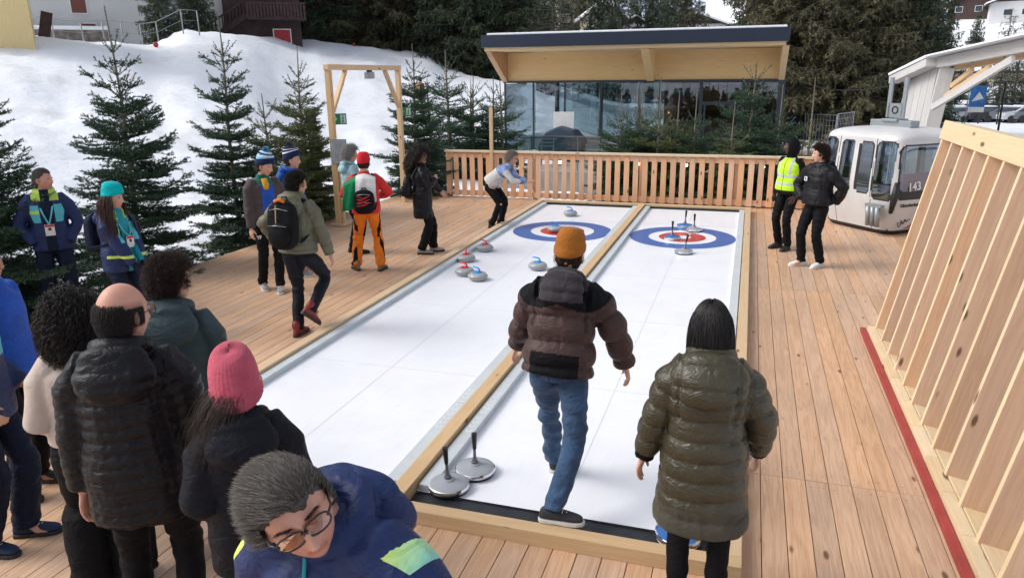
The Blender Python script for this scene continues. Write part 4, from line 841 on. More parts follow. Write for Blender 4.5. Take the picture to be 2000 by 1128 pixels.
# ================= SHELTER =================
t = thing('timber_shelter', 'pale grey board shelter with rising roof beam behind the gondola cabin', 'shelter')
for i in range(5):
    a = i/5; b = (i+1)/5; q = MB()
    p = lambda k, z: Vector((3.19+(3.47-3.19)*k+.0, 18.73+(17.16-18.73)*k, z))
    la, lb = .10*(1+0*i), .10
    q.prism([p(a, -.45)+Vector((-.22, 0, 0)), p(b-.01, -.45)+Vector((-.22, 0, 0)), p(b-.01, 2.50+.33*b), p(a, 2.50+.33*a)], (.16, .03, 0)); q.uv = [[(v, u) for u, v in f] for f in q.uv]; q.build('wall_board', 'white_wood', t, .004)
q = MB(); q.beam((3.30, 17.16, -.45), (3.62, 17.10, 2.80), .26, .10, (0, 1, 0)); q.build('end_post', 'white_wood', t, .004)
q = MB(); q.beam((3.12, 18.95, 2.56), (3.47, 17.14, 2.91), .5, .16); q.build('roof_edge', 'white_wood', t, .005)
q = MB(); q.beam((3.12, 18.95, 2.68), (3.47, 17.14, 3.02), .55, .05); q.beam((3.47, 17.14, 3.03), (5.2, 10.2, 3.62), .55, .03); q.build('roof_snow', 'snow', t)
for dx, dz, m_ in ((0, 0, 'white_wood'), (.30, -.10, 'pine')):
    q = MB(); q.beam((3.49+dx, 17.14, 2.90+dz), (5.2+dx, 10.2, 3.47+dz), .12, .20-.3*dx); q.build('roof_beam', m_, t, .005)
q = MB(); q.beam((3.42, 16.9, 2.05), (4.08, 14.75, 2.92), .07, .12); q.build('brace', 'white_wood', t, .004)
q = MB(); q.beam((3.62, 16.95, 2.25), (3.98, 15.6, 2.80), .06, .09); q.build('brace', 'pine', t, .004); q = MB(); q.beam((3.72, 17.0, 2.45), (3.88, 16.3, 2.76), .06, .09); q.build('brace', 'pine', t, .004)
q = MB(); P = [Vector((.98, 28.0, 2.75)).lerp(Vector((3.15, 18.74, 2.50)), k/12)-Vector((0, 0, .35*4*(k/12)*(1-k/12))) for k in range(13)]; q.tube(P, .012, 6); tag(q.build('cable', 'black'), 'thin dark cable sagging from the pavilion corner to the grey shelter', 'cable')
t = thing('barrier_wall', 'low white barrier with a black top rail beyond the leaning wall', 'barrier')
q = MB(); q.beam((4.72, 21.9, .45), (5.35, 12.6, .55), .12, 1.75); q.build('panel', 'white', t); q = MB(); q.beam((4.72, 21.9, 1.36), (5.35, 12.6, 1.46), .14, .05); q.build('rail', 'black', t)
# metal barriers and parked van by the trodden path
for i, (a, b, lb) in enumerate((((1.95, 30.5), (2.95, 29.6), 'left folding metal barrier on the trodden snow beside the spruces'), ((3.0, 29.7), (3.7, 31.2), 'right folding metal barrier partly hidden by the gondola cabin'))):
    t = thing('metal_barrier', lb, 'barrier', (0, 0, 0), 0, 'metal barriers by the path'); z0 = H0(*a)+.05; a = Vector((*a, z0)); b = Vector((*b, z0)); U = Vector((0, 0, 1))
    q = MB(); q.tube([a, a+U*1.9, b+U*1.9, b, a], .022, 6); q.build('tube_frame', 'steel', t)
    q = MB(); [q.tube([a.lerp(b, k/10), a.lerp(b, k/10)+U*1.9], .006, 4) for k in range(1, 10)]; [q.tube([a+U*.19*k, b+U*.19*k], .006, 4) for k in range(1, 10)]; q.build('mesh_panel', 'steel', t)
# ================= HOUSES ABOVE THE SLOPE =================
M['plaster'] = mat('white_plaster', (.62, .62, .62), .8, var=.06, vscale=.6); M['cream'] = mat('cream_plaster', (.58, .50, .38), .8, var=.1); M['yellow_wall'] = wood('yellow_cladding', (.62, .46, .20), (.74, .58, .30), kn=.1)
M['brown_wood'] = mat('dark_brown_boards', (.055, .03, .03), .8, var=.3, vscale=3); M['shutter'] = mat('red_brown_shutter', (.17, .06, .045), .7); M['pane'] = mat('window_pane', (.04, .06, .08), .1, spec=.8); M['stone'] = mat('stone_wall', (.20, .17, .15), .9, var=.5, vscale=3, bump=.6, bscale=4); M['red_door'] = mat('red_shutter', (.42, .03, .04), .6)
def house(name, label, c, size, rz, wall, wins, roof=True, cat='house', wc='pane', rh=2.2, over=.9, frame='white', roofm='brown_wood', balcony=None):
    """c = centre of base, size = (w, d, h); wins on the -y face (x, z, w, h)"""
    t = thing(name, label, cat, c, rz); w, d, h = size
    q = MB(); q.box((0, 0, h/2-1), (w, d, h+2), axis=2); q.build('wall', wall, t)
    if roof:
        for sg in (-1, 1): q = MB(); q.beam((sg*(w/2+over), 0, h-.35-over*rh/(w/2)*.5), (0, 0, h+rh), d+2*over, .22, (0, 0, 1)); q.build('roof', roofm, t)
        for sg in (-1, 1): q = MB(); q.beam((sg*(w/2+over-.05), 0, h-.35-over*rh/(w/2)*.5+.28), (0, 0, h+rh+.28), d+2*over-.1, .30, (0, 0, 1)); q.build('roof_snow', 'snow', t)
        q = MB(); q.prism([(-w/2, -d/2, h), (w/2, -d/2, h), (0, -d/2, h+rh-.1)], (0, d, 0)); q.build('gable', 'brown_wood' if roofm == 'brown_wood' else wall, t)
    for i, (x, z, ww, wh, *mm) in enumerate(wins):
        q = MB(); q.box((x, -d/2-.03, z), (ww+.16, .08, wh+.16)); f = q.build('window', frame, t); q = MB(); q.box((x, -d/2-.06, z), (ww, .06, wh)); q.build('pane', mm[0] if mm else wc, f)
    if balcony:
        x0, x1, z0, dep = balcony; q = MB(); q.box(((x0+x1)/2, -d/2-dep/2, z0), (x1-x0, dep, .18), axis=0); q.box(((x0+x1)/2, -d/2-dep, z0+1.0), (x1-x0, .10, .12), axis=0)
        n_ = int((x1-x0)/.22); 
        for k in range(n_): q.box((x0+.1+(x1-x0-.2)*k/(n_-1), -d/2-dep, z0+.5), (.15, .05, .9), axis=2)
        q.build('balcony', 'brown_wood', t)
    return t
az2 = lambda az, r: (r*math.sin(R_(az)), r*math.cos(R_(az)))
x, y = az2(-50.9, 42); house('yellow_hut', 'yellow clapboard building cut by the left picture edge above the snow', (x, y, 4.4), (3.0, 6, 7), R_(48), 'yellow_wall', [], roof=False, cat='building')
x, y = az2(-46.9, 66); house('white_house', 'large white house with small shuttered windows above the snow at upper left', (x, y, 4.6), (6.4+5, 8, 9), R_(44), 'plaster', [(1.0, 3.1, .9, 1.0, 'shutter'), (1.4, 1.5, .9, .8, 'shutter'), (-2.4, 2.8, .8, 2.4), (-4.2, 3.0, .8, 2.6), (-1.0, 6.3, .9, 1.2, 'shutter'), (2.8, 6.3, .9, 1.2, 'shutter')])
x, y = az2(-47.6, 60); t = thing('stone_terrace', 'low dry stone terrace wall capped with snow before the white house', 'wall', (x, y, 4.9), R_(44)); q = MB(); q.box((0, 0, .3), (6, .5, 1.6), axis=0); q.build('stone_wall', 'stone', t); q = MB(); q.box((.3, 0, 1.2), (5.6, .7, .25), axis=0); q.build('snow_cap', 'snow', t, .08)
x, y = az2(-34.9, 62); t = house('brown_chalet', 'white and dark brown chalet with wooden balcony, outside stairs and red shutter', (x, y, 5.0), (5.2, 7, 5.6), R_(33), 'brown_wood', [(1.25, .62, 1.1, .85, 'red_door')], balcony=(-1.0, 3.0, 1.75, 1.2), rh=1.6, over=1.2)
q = MB(); q.box((-4.1, .3, 2.9), (3.4, 6.6, 8.0), axis=2); q.build('white_wing', 'plaster', t)
q = MB(); q.beam((-4.9, -3.95, -.5), (-1.0, -3.95, 2.0), .25, .35); q.beam((-4.9, -4.0, .5), (-1.0, -4.0, 3.0), .07, .12)
for k in range(16): q.beam((-4.8+.24*k, -3.97, -.35+.155*k), (-4.8+.24*k, -3.97, .62+.155*k), .10, .05, (0, 1, 0))
q.build('staircase', 'brown_wood', t)
x, y = az2(-26.4, 118); house('white_long_house', 'long white house glimpsed through the trunks above the slope', (x, y, 8.6), (19, 10, 3.4), R_(26.5), 'plaster', [(-7, 1.6, 1.4, 1.4), (-4, 1.6, 1.4, 1.4), (0, 1.6, 1.4, 1.4), (4, 1.6, 1.4, 1.4), (7, 1.6, 1.4, 1.4)], rh=2.0)
x, y = az2(-14.2, 128); house('cream_hotel', 'cream hotel with rows of windows behind the sparse spruce and pavilion roof', (x, y, 8.5), (17, 14, 11), R_(14), 'cream', [(xx, zz, 1.3, 1.4) for xx in (-7, -4.2, -1.4, 1.4, 4.2, 7) for zz in (1.2, 3.9, 6.6, 9.3)], cat='hotel', rh=3)
x, y = az2(-11.0, 112); house('small_chalet', 'small chalet with a steep snowy roof at the right of the cream hotel', (x, y, 8.3), (5, 6, 2.2), R_(20), 'cream', [(0, .9, 1, 1)], rh=1.8)
x, y = az2(-8.5, 135); house('small_chalet', 'small snowy roofed hut in the bluish gap between dark trees', (x, y, 9.0), (4, 5, 1.8), R_(10), 'plaster', [(0, .9, 1, .8)], rh=1.0)
x, y = az2(-4.2, 135); t = house('low_white_chalet', 'low white chalet with broad snowy roof seen just above the pavilion roof', (x, y, 8.2), (9.2, 8, 2.2), R_(5), 'plaster', [(-3.2, 1.3, .6, .8), (-1.6, 1.3, .6, .8), (0, 1.3, 1.4, .9), (2.6, 1.3, .7, .7), (3.8, 1.3, .7, .7)], rh=1.5, over=1.0)
# bright open snow patch far behind
vs = []; 
for i in range(9):
    for j in range(13):
        a = R_(-3.6+4.4*j/12); r = 235+i*10; vs.append((r*math.sin(a), r*math.cos(a), 11+i*2.5+j*.55+(-2 if j in (0,) else 0)))
me = bpy.data.meshes.new('snow_meadow'); me.from_pydata(vs, [], [(i*13+j, i*13+j+1, (i+1)*13+j+1, (i+1)*13+j) for i in range(8) for j in range(12)]); me.materials.append(M['snow']); tag(link('snow_meadow', me), kind='structure')
# mesh fence on the slope
t = thing('wire_fence', 'thin wire fence on grey posts running along the top of the snow slope', 'fence')
P = []
for az, ztop in ((-49.6, 0), (-47.8, 0), (-46.2, 0), (-45.0, 0), (-43.9, 0), (-42.8, 0), (-41.8, 0), (-40.2, 0), (-39.2, 0)):
    x, y = az2(az, 47.5); z = H0(x, y); P.append(Vector((x, y, z+1.25))); q = MB(); q.tube([(x, y, z-.3), (x, y, z+1.25)], .035, 6); q.build('post', 'grey_metal', t)
q = MB(); q.tube(P, .02, 5); q.tube([p-Vector((0, 0, .55)) for p in P], .008, 4); q.tube([p-Vector((0, 0, 1.05)) for p in P], .008, 4); q.build('wire', 'grey_metal', t)
x, y = az2(-48.4, 45); t = thing('dark_board', 'dark upright board leaning in the snow before the white house', 'board', (x, y, H0(x, y)), R_(40)); q = MB(); q.beam((0, 0, -.2), (.35, 0, 1.15), .5, .08, (0, 1, 0)); q.build('plank', 'brown_wood', t)
for az, r, lb in ((-42.0, 43.5, 'tiny red marker ball on the snow below the wire fence'), (-28.9, 64, 'tiny red marker on the crest of the snow slope')):
    x, y = az2(az, r); q = MB(); q.sphere((0, 0, 0), .13, 10, 8); o = q.build('marker_ball', 'red_door', loc=(x, y, H0(x, y)+.1)); tag(o, lb, 'marker', 'red markers on the snow')
x, y = -9.15, 14.05
for (bx, by, zb, lb) in ((-9.0, 13.35, .35, 'dark bollard lamp beside the person in the beige hat'), (-9.6, 15.2, .9, 'dark bollard lamp standing higher up on the snow bank')):
    t = thing('bollard_lamp', lb, 'bollard', (bx, by, zb), 0, 'dark bollard lamps on the snow'); q = MB(); q.box((0, 0, .2), (.16, .16, 1.9), axis=2); q.build('column', 'dark_metal', t, .01); q = MB(); q.box((0, -.005, 1.02), (.12, .165, .12)); q.build('lamp_window', 'grey_metal', t)
# ================= PARKING LOT =================
def car_proto():
    t = thing('parked_car', 'x', 'car'); q = MB()
    prof = [(-2.1, .28), (-2.15, .6), (-2.0, .92), (-1.7, 1.0), (-1.2, 1.42), (.35, 1.46), (1.05, 1.02), (1.95, .88), (2.15, .62), (2.12, .28)]
    q.prism([(x, -.86, z) for x, z in prof], (0, 1.72, 0)); q.build('car_body', 'carpaint', t, .06)
    q = MB(); q.prism([(-1.58, -.875, 1.0), (-1.14, -.875, 1.34), (.30, -.875, 1.38), (.86, -.875, 1.0)], (0, 1.75, 0)); q.build('side_window', 'pane', t)
    q = MB(); q.prism([(-1.25, -.78, 1.43), (-1.2, -.78, 1.52), (.3, -.78, 1.56), (.45, -.78, 1.45)], (0, 1.56, 0)); q.build('roof_snow', 'snow', t, .03)
    for x in (-1.35, 1.35):
        for y in (-.86, .86): q = MB(); q.lathe([(0, -.1), (.32, -.1), (.33, .1), (0, .1)], 18, (x, y, .32), mat3=Matrix.Rotation(R_(90), 3, 'X')); q.build('wheel', 'black', t)
    q = MB(); q.prism([(.98, -.72, 1.06), (.40, -.70, 1.42), (.40, .70, 1.42), (.98, .72, 1.06)], (.03, 0, .03)); q.build('windscreen', 'pane', t)
    for y in (-.6, .6): q = MB(); q.box((2.12, y, .72), (.08, .35, .14)); q.build('headlight', 'white', t)
    return t
for nm, c in (('car_white', (.62, .63, .65)), ('car_grey', (.16, .18, .20)), ('car_blue', (.06, .10, .17)), ('car_black', (.03, .03, .035)), ('car_silver', (.35, .37, .4))): M[nm] = mat(nm, c, .3, metal=.2)
M['carpaint'] = M['car_white']; cp = car_proto(); protos = {}
rr = random.Random(77); n = 0; words = {'car_white': 'white', 'car_grey': 'dark grey', 'car_blue': 'dark blue', 'car_black': 'black', 'car_silver': 'silver'}
ordn = ['first', 'second', 'third', 'fourth', 'fifth', 'sixth', 'seventh', 'eighth', 'ninth', 'tenth']
bodies = {}
for row, (r, rowname) in enumerate(((88, 'front'), (97, 'second'), (106, 'third'), (117, 'back'))):
    for i in range(8):
        az = 11.4+i*(6.6/8)*(1+.02*row)+rr.uniform(-.08, .08)+.25*(row % 2); x, y = az2(az, r); cm = rr.choice(['car_white', 'car_grey', 'car_blue', 'car_black', 'car_silver', 'car_white', 'car_grey'])
        if (row, i) == (0, 0): cm = 'car_white'
        c_ = cp if n == 0 else dup(cp); c_.location = (x, y, H0(x, y)+.02); c_.rotation_euler = (0, 0, R_(rr.choice([188, 8, 196, 172])+rr.uniform(-6, 6)))
        c_['label'] = '%s parked car, %s from the left in the %s row of the lot' % (words[cm], ordn[i], rowname); c_['group'] = 'cars in the snowy parking lot'
        if cm not in bodies:
            src = [k for k in c_.children if k.name.startswith('car_body')][0]; me = src.data.copy(); me.materials.clear(); me.materials.append(M[cm]); bodies[cm] = me
        [k for k in c_.children if k.name.startswith('car_body')][0].data = bodies[cm]; n += 1
x, y = az2(14.4, 138); t = thing('long_building', 'long low beige building with thick snow on its roof behind the parked cars', 'building', (x, y, -1.9), R_(-14)); q = MB(); q.box((0, 5, 2), (26, 10, 5.0), axis=0); q.build('wall', 'cream', t)
q = MB(); q.beam((0, -1.2, 4.3), (0, 9, 7.2), 28, .3, (0, 0, 1)); q.build('roof', 'brown_wood', t); q = MB(); q.beam((0, -1.3, 4.7), (0, 9, 7.6), 28.2, .6, (0, 0, 1)); q.build('roof_snow', 'snow', t, .15)
for k in range(8): q = MB(); q.box((-11+3.1*k, -.05, 2.2), (1.6, .12, 1.5)); q.build('window', 'pane', t)
x, y = az2(14.6, 160); t = thing('upper_building', 'upper snow covered roof stepped behind the long beige building', 'building', (x, y, 1.5), R_(-14)); q = MB(); q.box((0, 6, 2), (30, 12, 5), axis=0); q.build('wall', 'brown_wood', t); q = MB(); q.beam((0, -1, 4.6), (0, 10, 7.6), 31, .6, (0, 0, 1)); q.build('roof_snow', 'snow', t, .15)
x, y = az2(12.9, 190); house('hillside_chalet', 'brown hillside chalet with snowy roof below the lone spruce', (x, y, H0(x, y)-.5), (8, 8, 3), R_(-20), 'brown_wood', [(-2, 1.5, 1.2, 1), (1.5, 1.5, 1.2, 1)], rh=2.2)
x, y = az2(15.6, 185); house('hillside_chalet', 'long hillside chalet with snowy roof near the right picture edge', (x, y, H0(x, y)-.5), (12, 8, 3.5), R_(-10), 'plaster', [(-3, 1.5, 1.4, 1), (0, 1.5, 1.4, 1), (3, 1.5, 1.4, 1)], rh=2.2)
M['banner'] = mat('blue_banner', (.03, .16, .42), .6, var=.35, vscale=1.5)
t = thing('banner_flag', 'blue and white banner on a pole in front of the parked cars', 'banner'); q = MB(); q.tube([(13.9, 58.4, -1.9), (13.9, 58.4, 1.95)], .035, 8); q.build('pole', 'grey_metal', t)
q = MB(); q.box((14.45, 58.4, 1.05), (.95, .03, 1.4), axis=2); q.build('cloth', 'banner', t); q = MB(); q.box((14.45, 58.4, .18), (.95, .03, .34), axis=0); q.prism([(14.1, 58.37, .7), (14.8, 58.37, .9), (14.5, 58.37, 1.35)], (0, -.01, 0)); q.build('white_print', 'white', t)
for (x, y, h_, lb) in ((20.74, 82.4, 3.5, 'dark lamp post left of three beyond the leaning wall'), (22.2, 82.0, 3.4, 'dark lamp post in the middle of three, with twin heads'), (14.5, 53.05, 3.6, 'dark lamp post right of three, nearest and tallest')):
    t = thing('street_lamp', lb, 'street lamp', (x, y, H0(x, y)), 0, 'lamp posts by the parking lot'); q = MB(); q.tube([(0, 0, 0), (0, 0, h_)], [.07, .05], 8); q.build('pole', 'black', t); q = MB(); q.box((0, -.3, h_), (.22, .7, .10)); q.build('lamp_head', 'black', t, .02)
# ================= PEOPLE =================
def nrm(v): v = Vector(v); return v.normalized()
def skinmat(name, c):
    m = bpy.data.materials.new(name); m.use_nodes = True; n = m.node_tree; N = n.nodes.new; L = n.links.new; b = n.nodes['Principled BSDF']
    tc = N('ShaderNodeTexCoord'); a = N('ShaderNodeTexNoise'); a.inputs['Scale'].default_value = 25; a.inputs['Detail'].default_value = 4; L(tc.outputs['Object'], a.inputs['Vector'])
    at = N('ShaderNodeAttribute'); at.attribute_name = 'tint'
    m1 = N('ShaderNodeMix'); m1.data_type = 'RGBA'; m1.inputs[6].default_value = (*[x*.93 for x in c], 1); m1.inputs[7].default_value = (c[0]*1.08, c[1]*.98, c[2]*.95, 1); L(a.outputs[0], m1.inputs[0])
    m2 = N('ShaderNodeMix'); m2.data_type = 'RGBA'; m2.blend_type = 'MULTIPLY'; m2.inputs[0].default_value = 1; L(m1.outputs[2], m2.inputs[6]); L(at.outputs['Color'], m2.inputs[7]); L(m2.outputs[2], b.inputs['Base Color'])
    b.inputs['Roughness'].default_value = .5; b.inputs['Subsurface Weight'].default_value = .0; b.inputs['Specular IOR Level'].default_value = .4
    bp = N('ShaderNodeBump'); bp.inputs['Strength'].default_value = .15; bp.inputs['Distance'].default_value = .002; n4 = N('ShaderNodeTexNoise'); n4.inputs['Scale'].default_value = 220; L(tc.outputs['Object'], n4.inputs['Vector']); L(n4.outputs[0], bp.inputs['Height']); L(bp.outputs[0], b.inputs['Normal'])
    return m
def cloth(name, c, rough=.75, shine=0, weave=300, b=.25, wr=.5, wscale=9, var=.06):
    """fabric: fine weave plus soft creases"""
    m = bpy.data.materials.new(name); m.use_nodes = True; n = m.node_tree; N = n.nodes.new; L = n.links.new; p = n.nodes['Principled BSDF']
    tc = N('ShaderNodeTexCoord'); v = N('ShaderNodeTexNoise'); v.inputs['Scale'].default_value = 7; v.inputs['Detail'].default_value = 4; L(tc.outputs['Object'], v.inputs['Vector'])
    r = N('ShaderNodeMapRange'); r.inputs[1].default_value = .3; r.inputs[2].default_value = .7; r.inputs[3].default_value = 1-var*2; r.inputs[4].default_value = 1+var*2; L(v.outputs[0], r.inputs[0])
    x = N('ShaderNodeMix'); x.data_type = 'RGBA'; x.blend_type = 'MULTIPLY'; x.inputs[0].default_value = 1; x.inputs[6].default_value = (*c, 1); L(r.outputs[0], x.inputs[7]); L(x.outputs[2], p.inputs['Base Color'])
    p.inputs['Roughness'].default_value = rough; p.inputs['Specular IOR Level'].default_value = .15+shine*.8; p.inputs['Sheen Weight'].default_value = .0 if shine or sum(c) < .1 else .1
    w = N('ShaderNodeTexNoise'); w.inputs['Scale'].default_value = wscale; w.inputs['Detail'].default_value = 3; w.inputs['Distortion'].default_value = 1.2; mp = N('ShaderNodeMapping'); mp.inputs['Scale'].default_value = (1, 1, 1.8); L(tc.outputs['Object'], mp.inputs[0]); L(mp.outputs[0], w.inputs['Vector'])
    b1 = N('ShaderNodeBump'); b1.inputs['Strength'].default_value = wr; b1.inputs['Distance'].default_value = .03; L(w.outputs[0], b1.inputs['Height'])
    f = N('ShaderNodeTexNoise'); f.inputs['Scale'].default_value = weave; L(tc.outputs['Object'], f.inputs['Vector'])
    b2 = N('ShaderNodeBump'); b2.inputs['Strength'].default_value = b; b2.inputs['Distance'].default_value = .002; L(f.outputs[0], b2.inputs['Height']); L(b1.outputs[0], b2.inputs['Normal']); L(b2.outputs[0], p.inputs['Normal'])
    return m
SK = {'fair': skinmat('fair_skin', (.62, .37, .27)), 'tan': skinmat('tan_skin', (.50, .27, .18)), 'ruddy': skinmat('ruddy_skin', (.60, .32, .235)), 'dark': skinmat('dark_skin', (.075, .042, .03))}
M['eye_white'] = mat('eye_white', (.42, .38, .36), .4); M['iris'] = mat('iris', (.03, .02, .015), .15); M['lash'] = mat('dark_lash', (.02, .015, .012), .8)
M['sole_white'] = mat('white_sole', (.66, .64, .60), .6, var=.1, vscale=20); M['sole_black'] = mat('black_sole', (.02, .02, .02), .6)

def head_grid(nu=56, nv=44, nose=1.0, jaw=1.0):
    """head surface, origin at ear level, y forward, z up, height .235"""
    P = np.zeros((nv+1, nu, 3))
    for i in range(nv+1):
        th = math.pi*i/nv; z0 = math.cos(th)
        for j in range(nu):
            a = 2*math.pi*j/nu; x0 = math.sin(th)*math.cos(a); y0 = math.sin(th)*math.sin(a)
            z = z0*.118; x = x0*.077; y = y0*.098-.004
            if z > 0: x *= 1.0+.05*(z/.118); y -= .006*z/.118
            else:
                k = min(1, -z/.118); x *= 1-(.30 if y > 0 else .18)*k**1.6*jaw
                x = math.copysign(abs(x)**.93*(.077**.07), x) if k > .1 else x
                if y < 0: y *= 1-.42*k**1.2
                else: y = y*(1-.02*k)+.020*k*k
            if y > .03:   # face
                q = (y-.03)/.07; y -= .006*q*(abs(x)/.05)**0
                g = lambda cx, cz, sx_, sz_: math.exp(-((abs(x)-cx)/sx_)**2-((z-cz)/sz_)**2)
                y += .0065*g(.022, .030, .028, .010)                      # brow
                y -= .0125*g(.032, .012, .015, .011)                      # sockets
                y += .0055*g(.044, -.018, .018, .016)                     # cheekbones
                y += .006*g(0, -.098, .022, .016)                         # chin
                y -= .004*g(0, -.078, .03, .008)
                y += .0055*g(0, -.058, .021, .0055)+.006*g(0, -.0685, .018, .0055)-.0035*g(0, -.0632, .024, .0022)
                nz = 0
                if -.048 < z < .030: nz = .0045+.0235*max(0, (.030-z)/.064)**1.25 if z > -.034 else .028*max(0, 1-((-.034-z)/.013))**.8
                wd = .0085+.0085*max(0, (.01-z)/.05) if z < .01 else .0085
                y += nose*nz*math.exp(-(x/wd)**2); y += .007*nose*g(.0125, -.036, .006, .008)
            P[i, j] = (x, y, z)
    return P
HG = head_grid()
def add_head(mb, Mx, s, nose=1, jaw=1):
    P = HG if nose == 1 and jaw == 1 else head_grid(nose=nose, jaw=jaw); nv, nu = P.shape[0]-1, P.shape[1]
    vs = [Mx @ Vector(p*s) for row in P for p in row]
    mb.add(vs, [(i*nu+j, (i+1)*nu+j, (i+1)*nu+(j+1) % nu, i*nu+(j+1) % nu) for i in range(nv) for j in range(nu)], smooth=True)
    for sd in (-1, 1):   # ears
        R3 = Mx.to_3x3(); mb.sphere(Mx @ Vector((sd*.079*s, -.006*s, -.008*s)), .030*s, 12, 8, 0, (.26, .58, 1.05), R3 @ Matrix.Rotation(sd*.35, 3, 'Z'))

def ik(a, b, l1, l2, pole):
    a = Vector(a); b = Vector(b); d = b-a; L = min(d.length, (l1+l2)*.999); dn = d.normalized(); b = a+dn*L
    x = (l1*l1-l2*l2+L*L)/(2*L); h = math.sqrt(max(0, l1*l1-x*x)); p = Vector(pole); p = (p-dn*p.dot(dn)).normalized()
    return a+dn*x+p*h, b

def fuse(mb, voxel, smooth=2, fac=.5):
    me = mb.mesh('tmp'); o = bpy.data.objects.new('tmp', me); COL.objects.link(o)
    r = o.modifiers.new('r', 'REMESH'); r.mode = 'VOXEL'; r.voxel_size = voxel; r.adaptivity = 0
    if smooth: q = o.modifiers.new('s', 'SMOOTH'); q.iterations = smooth; q.factor = fac
    bpy.context.view_layer.update()
    out = bpy.data.meshes.new_from_object(o.evaluated_get(bpy.context.evaluated_depsgraph_get())); bpy.data.objects.remove(o); bpy.data.meshes.remove(me)
    out.polygons.foreach_set('use_smooth', np.ones(len(out.polygons), bool)); return out
def get_co(me): a = np.empty(len(me.vertices)*3, np.float32); me.vertices.foreach_get('co', a); return a.reshape(-1, 3).astype(float)
def get_no(me): a = np.empty(len(me.vertices)*3, np.float32); me.vertices.foreach_get('normal', a); return a.reshape(-1, 3).astype(float)
def set_co(me, c): me.vertices.foreach_set('co', c.astype(np.float32).ravel()); me.update()
def face_c(me): a = np.empty(len(me.polygons)*3, np.float32); me.polygons.foreach_get('center', a); return a.reshape(-1, 3).astype(float)
_rs = np.random.default_rng(5)
_K = _rs.normal(size=(24, 3)); _PH = _rs.random(24)*6.28
def fold(co, freq, seed=0, st=(1, 1, 1)):
    """crease field in -1..1: warped directional waves"""
    c = co*np.array(st)*freq; out = np.zeros(len(c)); w = np.zeros_like(c)
    for i in range(6): w[:, i % 3] += np.sin(c@_K[(i+seed) % 24]*.6+_PH[i])*.7
    for i in range(6, 12): k = _K[(i+seed*3) % 24]; out += np.sin((c+w)@k+_PH[i])
    return out/3.2
def seg_param(co, pts):
    """distance to a polyline and arc length along it"""
    pts = [np.array(p) for p in pts]; best = np.full(len(co), 1e9); par = np.zeros(len(co)); acc = 0
    for a, b in zip(pts[:-1], pts[1:]):
        d = b-a; L = np.linalg.norm(d); t = np.clip(((co-a)@d)/(L*L), 0, 1); q = a+t[:, None]*d; ds = np.linalg.norm(co-q, axis=1); m = ds < best; best[m] = ds[m]; par[m] = acc+t[m]*L; acc += L
    return best, par

def strands(name, roots, dirs, rng, length, m, parent, thick=.0012, curl=0, cfreq=60, grav=.3, spread=.2, n=8, comb=None, push=None, taper=True, lvar=.3, norm_keep=1.0):
    """hair strands as thin three sided tubes; roots (k,3), dirs (k,3)"""
    k = len(roots); P = roots.copy(); D = dirs+rng.normal(size=(k, 3))*spread; D /= np.linalg.norm(D, axis=1)[:, None]
    Ls = length*(1-lvar+lvar*2*rng.random(k)) if np.isscalar(length) else length*(1-lvar+lvar*2*rng.random(k)); pts = [P.copy()]; step = (Ls/n)[:, None]
    for i in range(n):
        D = D+np.array([0, 0, -grav])*(1 if True else 0)
        if comb is not None: D = D+comb(P)
        D /= np.linalg.norm(D, axis=1)[:, None]; P = P+D*step
        if push is not None: P = push(P)
        pts.append(P.copy())
    pts = np.array(pts)
    if curl:
        T = pts[-1]-pts[0]; T /= np.linalg.norm(T, axis=1)[:, None]+1e-9; U = np.cross(T, rng.normal(size=(k, 3))); U /= np.linalg.norm(U, axis=1)[:, None]+1e-9; Wv = np.cross(T, U); ph = rng.random(k)*6.28; cf = cfreq*(.8+.4*rng.random(k))
        for i in range(n+1):
            s_ = i/n; a = ph+cf*Ls*s_; pts[i] += (U*np.cos(a)[:, None]+Wv*np.sin(a)[:, None])*curl*min(1, s_*2.5)
    V = np.empty((n+1, k, 3, 3)); T = np.gradient(pts, axis=0); T /= np.linalg.norm(T, axis=2)[:, :, None]+1e-9; A = rng.normal(size=(k, 3)); 
    for i in range(n+1):
        U = np.cross(T[i], A); U /= np.linalg.norm(U, axis=1)[:, None]+1e-9; Wv = np.cross(T[i], U); r = thick*(1-.75*(i/n)) if taper else thick
        for j in range(3): a = 2*math.pi*j/3; V[i, :, j] = pts[i]+(U*math.cos(a)+Wv*math.sin(a))*r
    ids = np.arange((n+1)*k*3).reshape(n+1, k, 3); F = []
    for j in range(3):
        j2 = (j+1) % 3; F.append(np.stack([ids[:-1, :, j], ids[:-1, :, j2], ids[1:, :, j2], ids[1:, :, j]], -1).reshape(-1, 4))
    me = mesh_arrays(name, V.reshape(-1, 3), np.concatenate(F), m, tip=np.tile(rng.random(k)**1.5, n*3), smooth=True); return link(name, me, parent)
def hairmat(name, c1, c2, rough=.45):
    m = bpy.data.materials.new(name); m.use_nodes = True; n = m.node_tree; N = n.nodes.new; L = n.links.new; b = n.nodes['Principled BSDF']
    r = N('ShaderNodeAttribute'); r.attribute_name = 'tip'
    x = N('ShaderNodeMix'); x.data_type = 'RGBA'; x.inputs[6].default_value = (*c1, 1); x.inputs[7].default_value = (*c2, 1); L(r.outputs['Fac'], x.inputs[0]); L(x.outputs[2], b.inputs['Base Color']); b.inputs['Roughness'].default_value = rough; b.inputs['Specular IOR Level'].default_value = .4
    return m
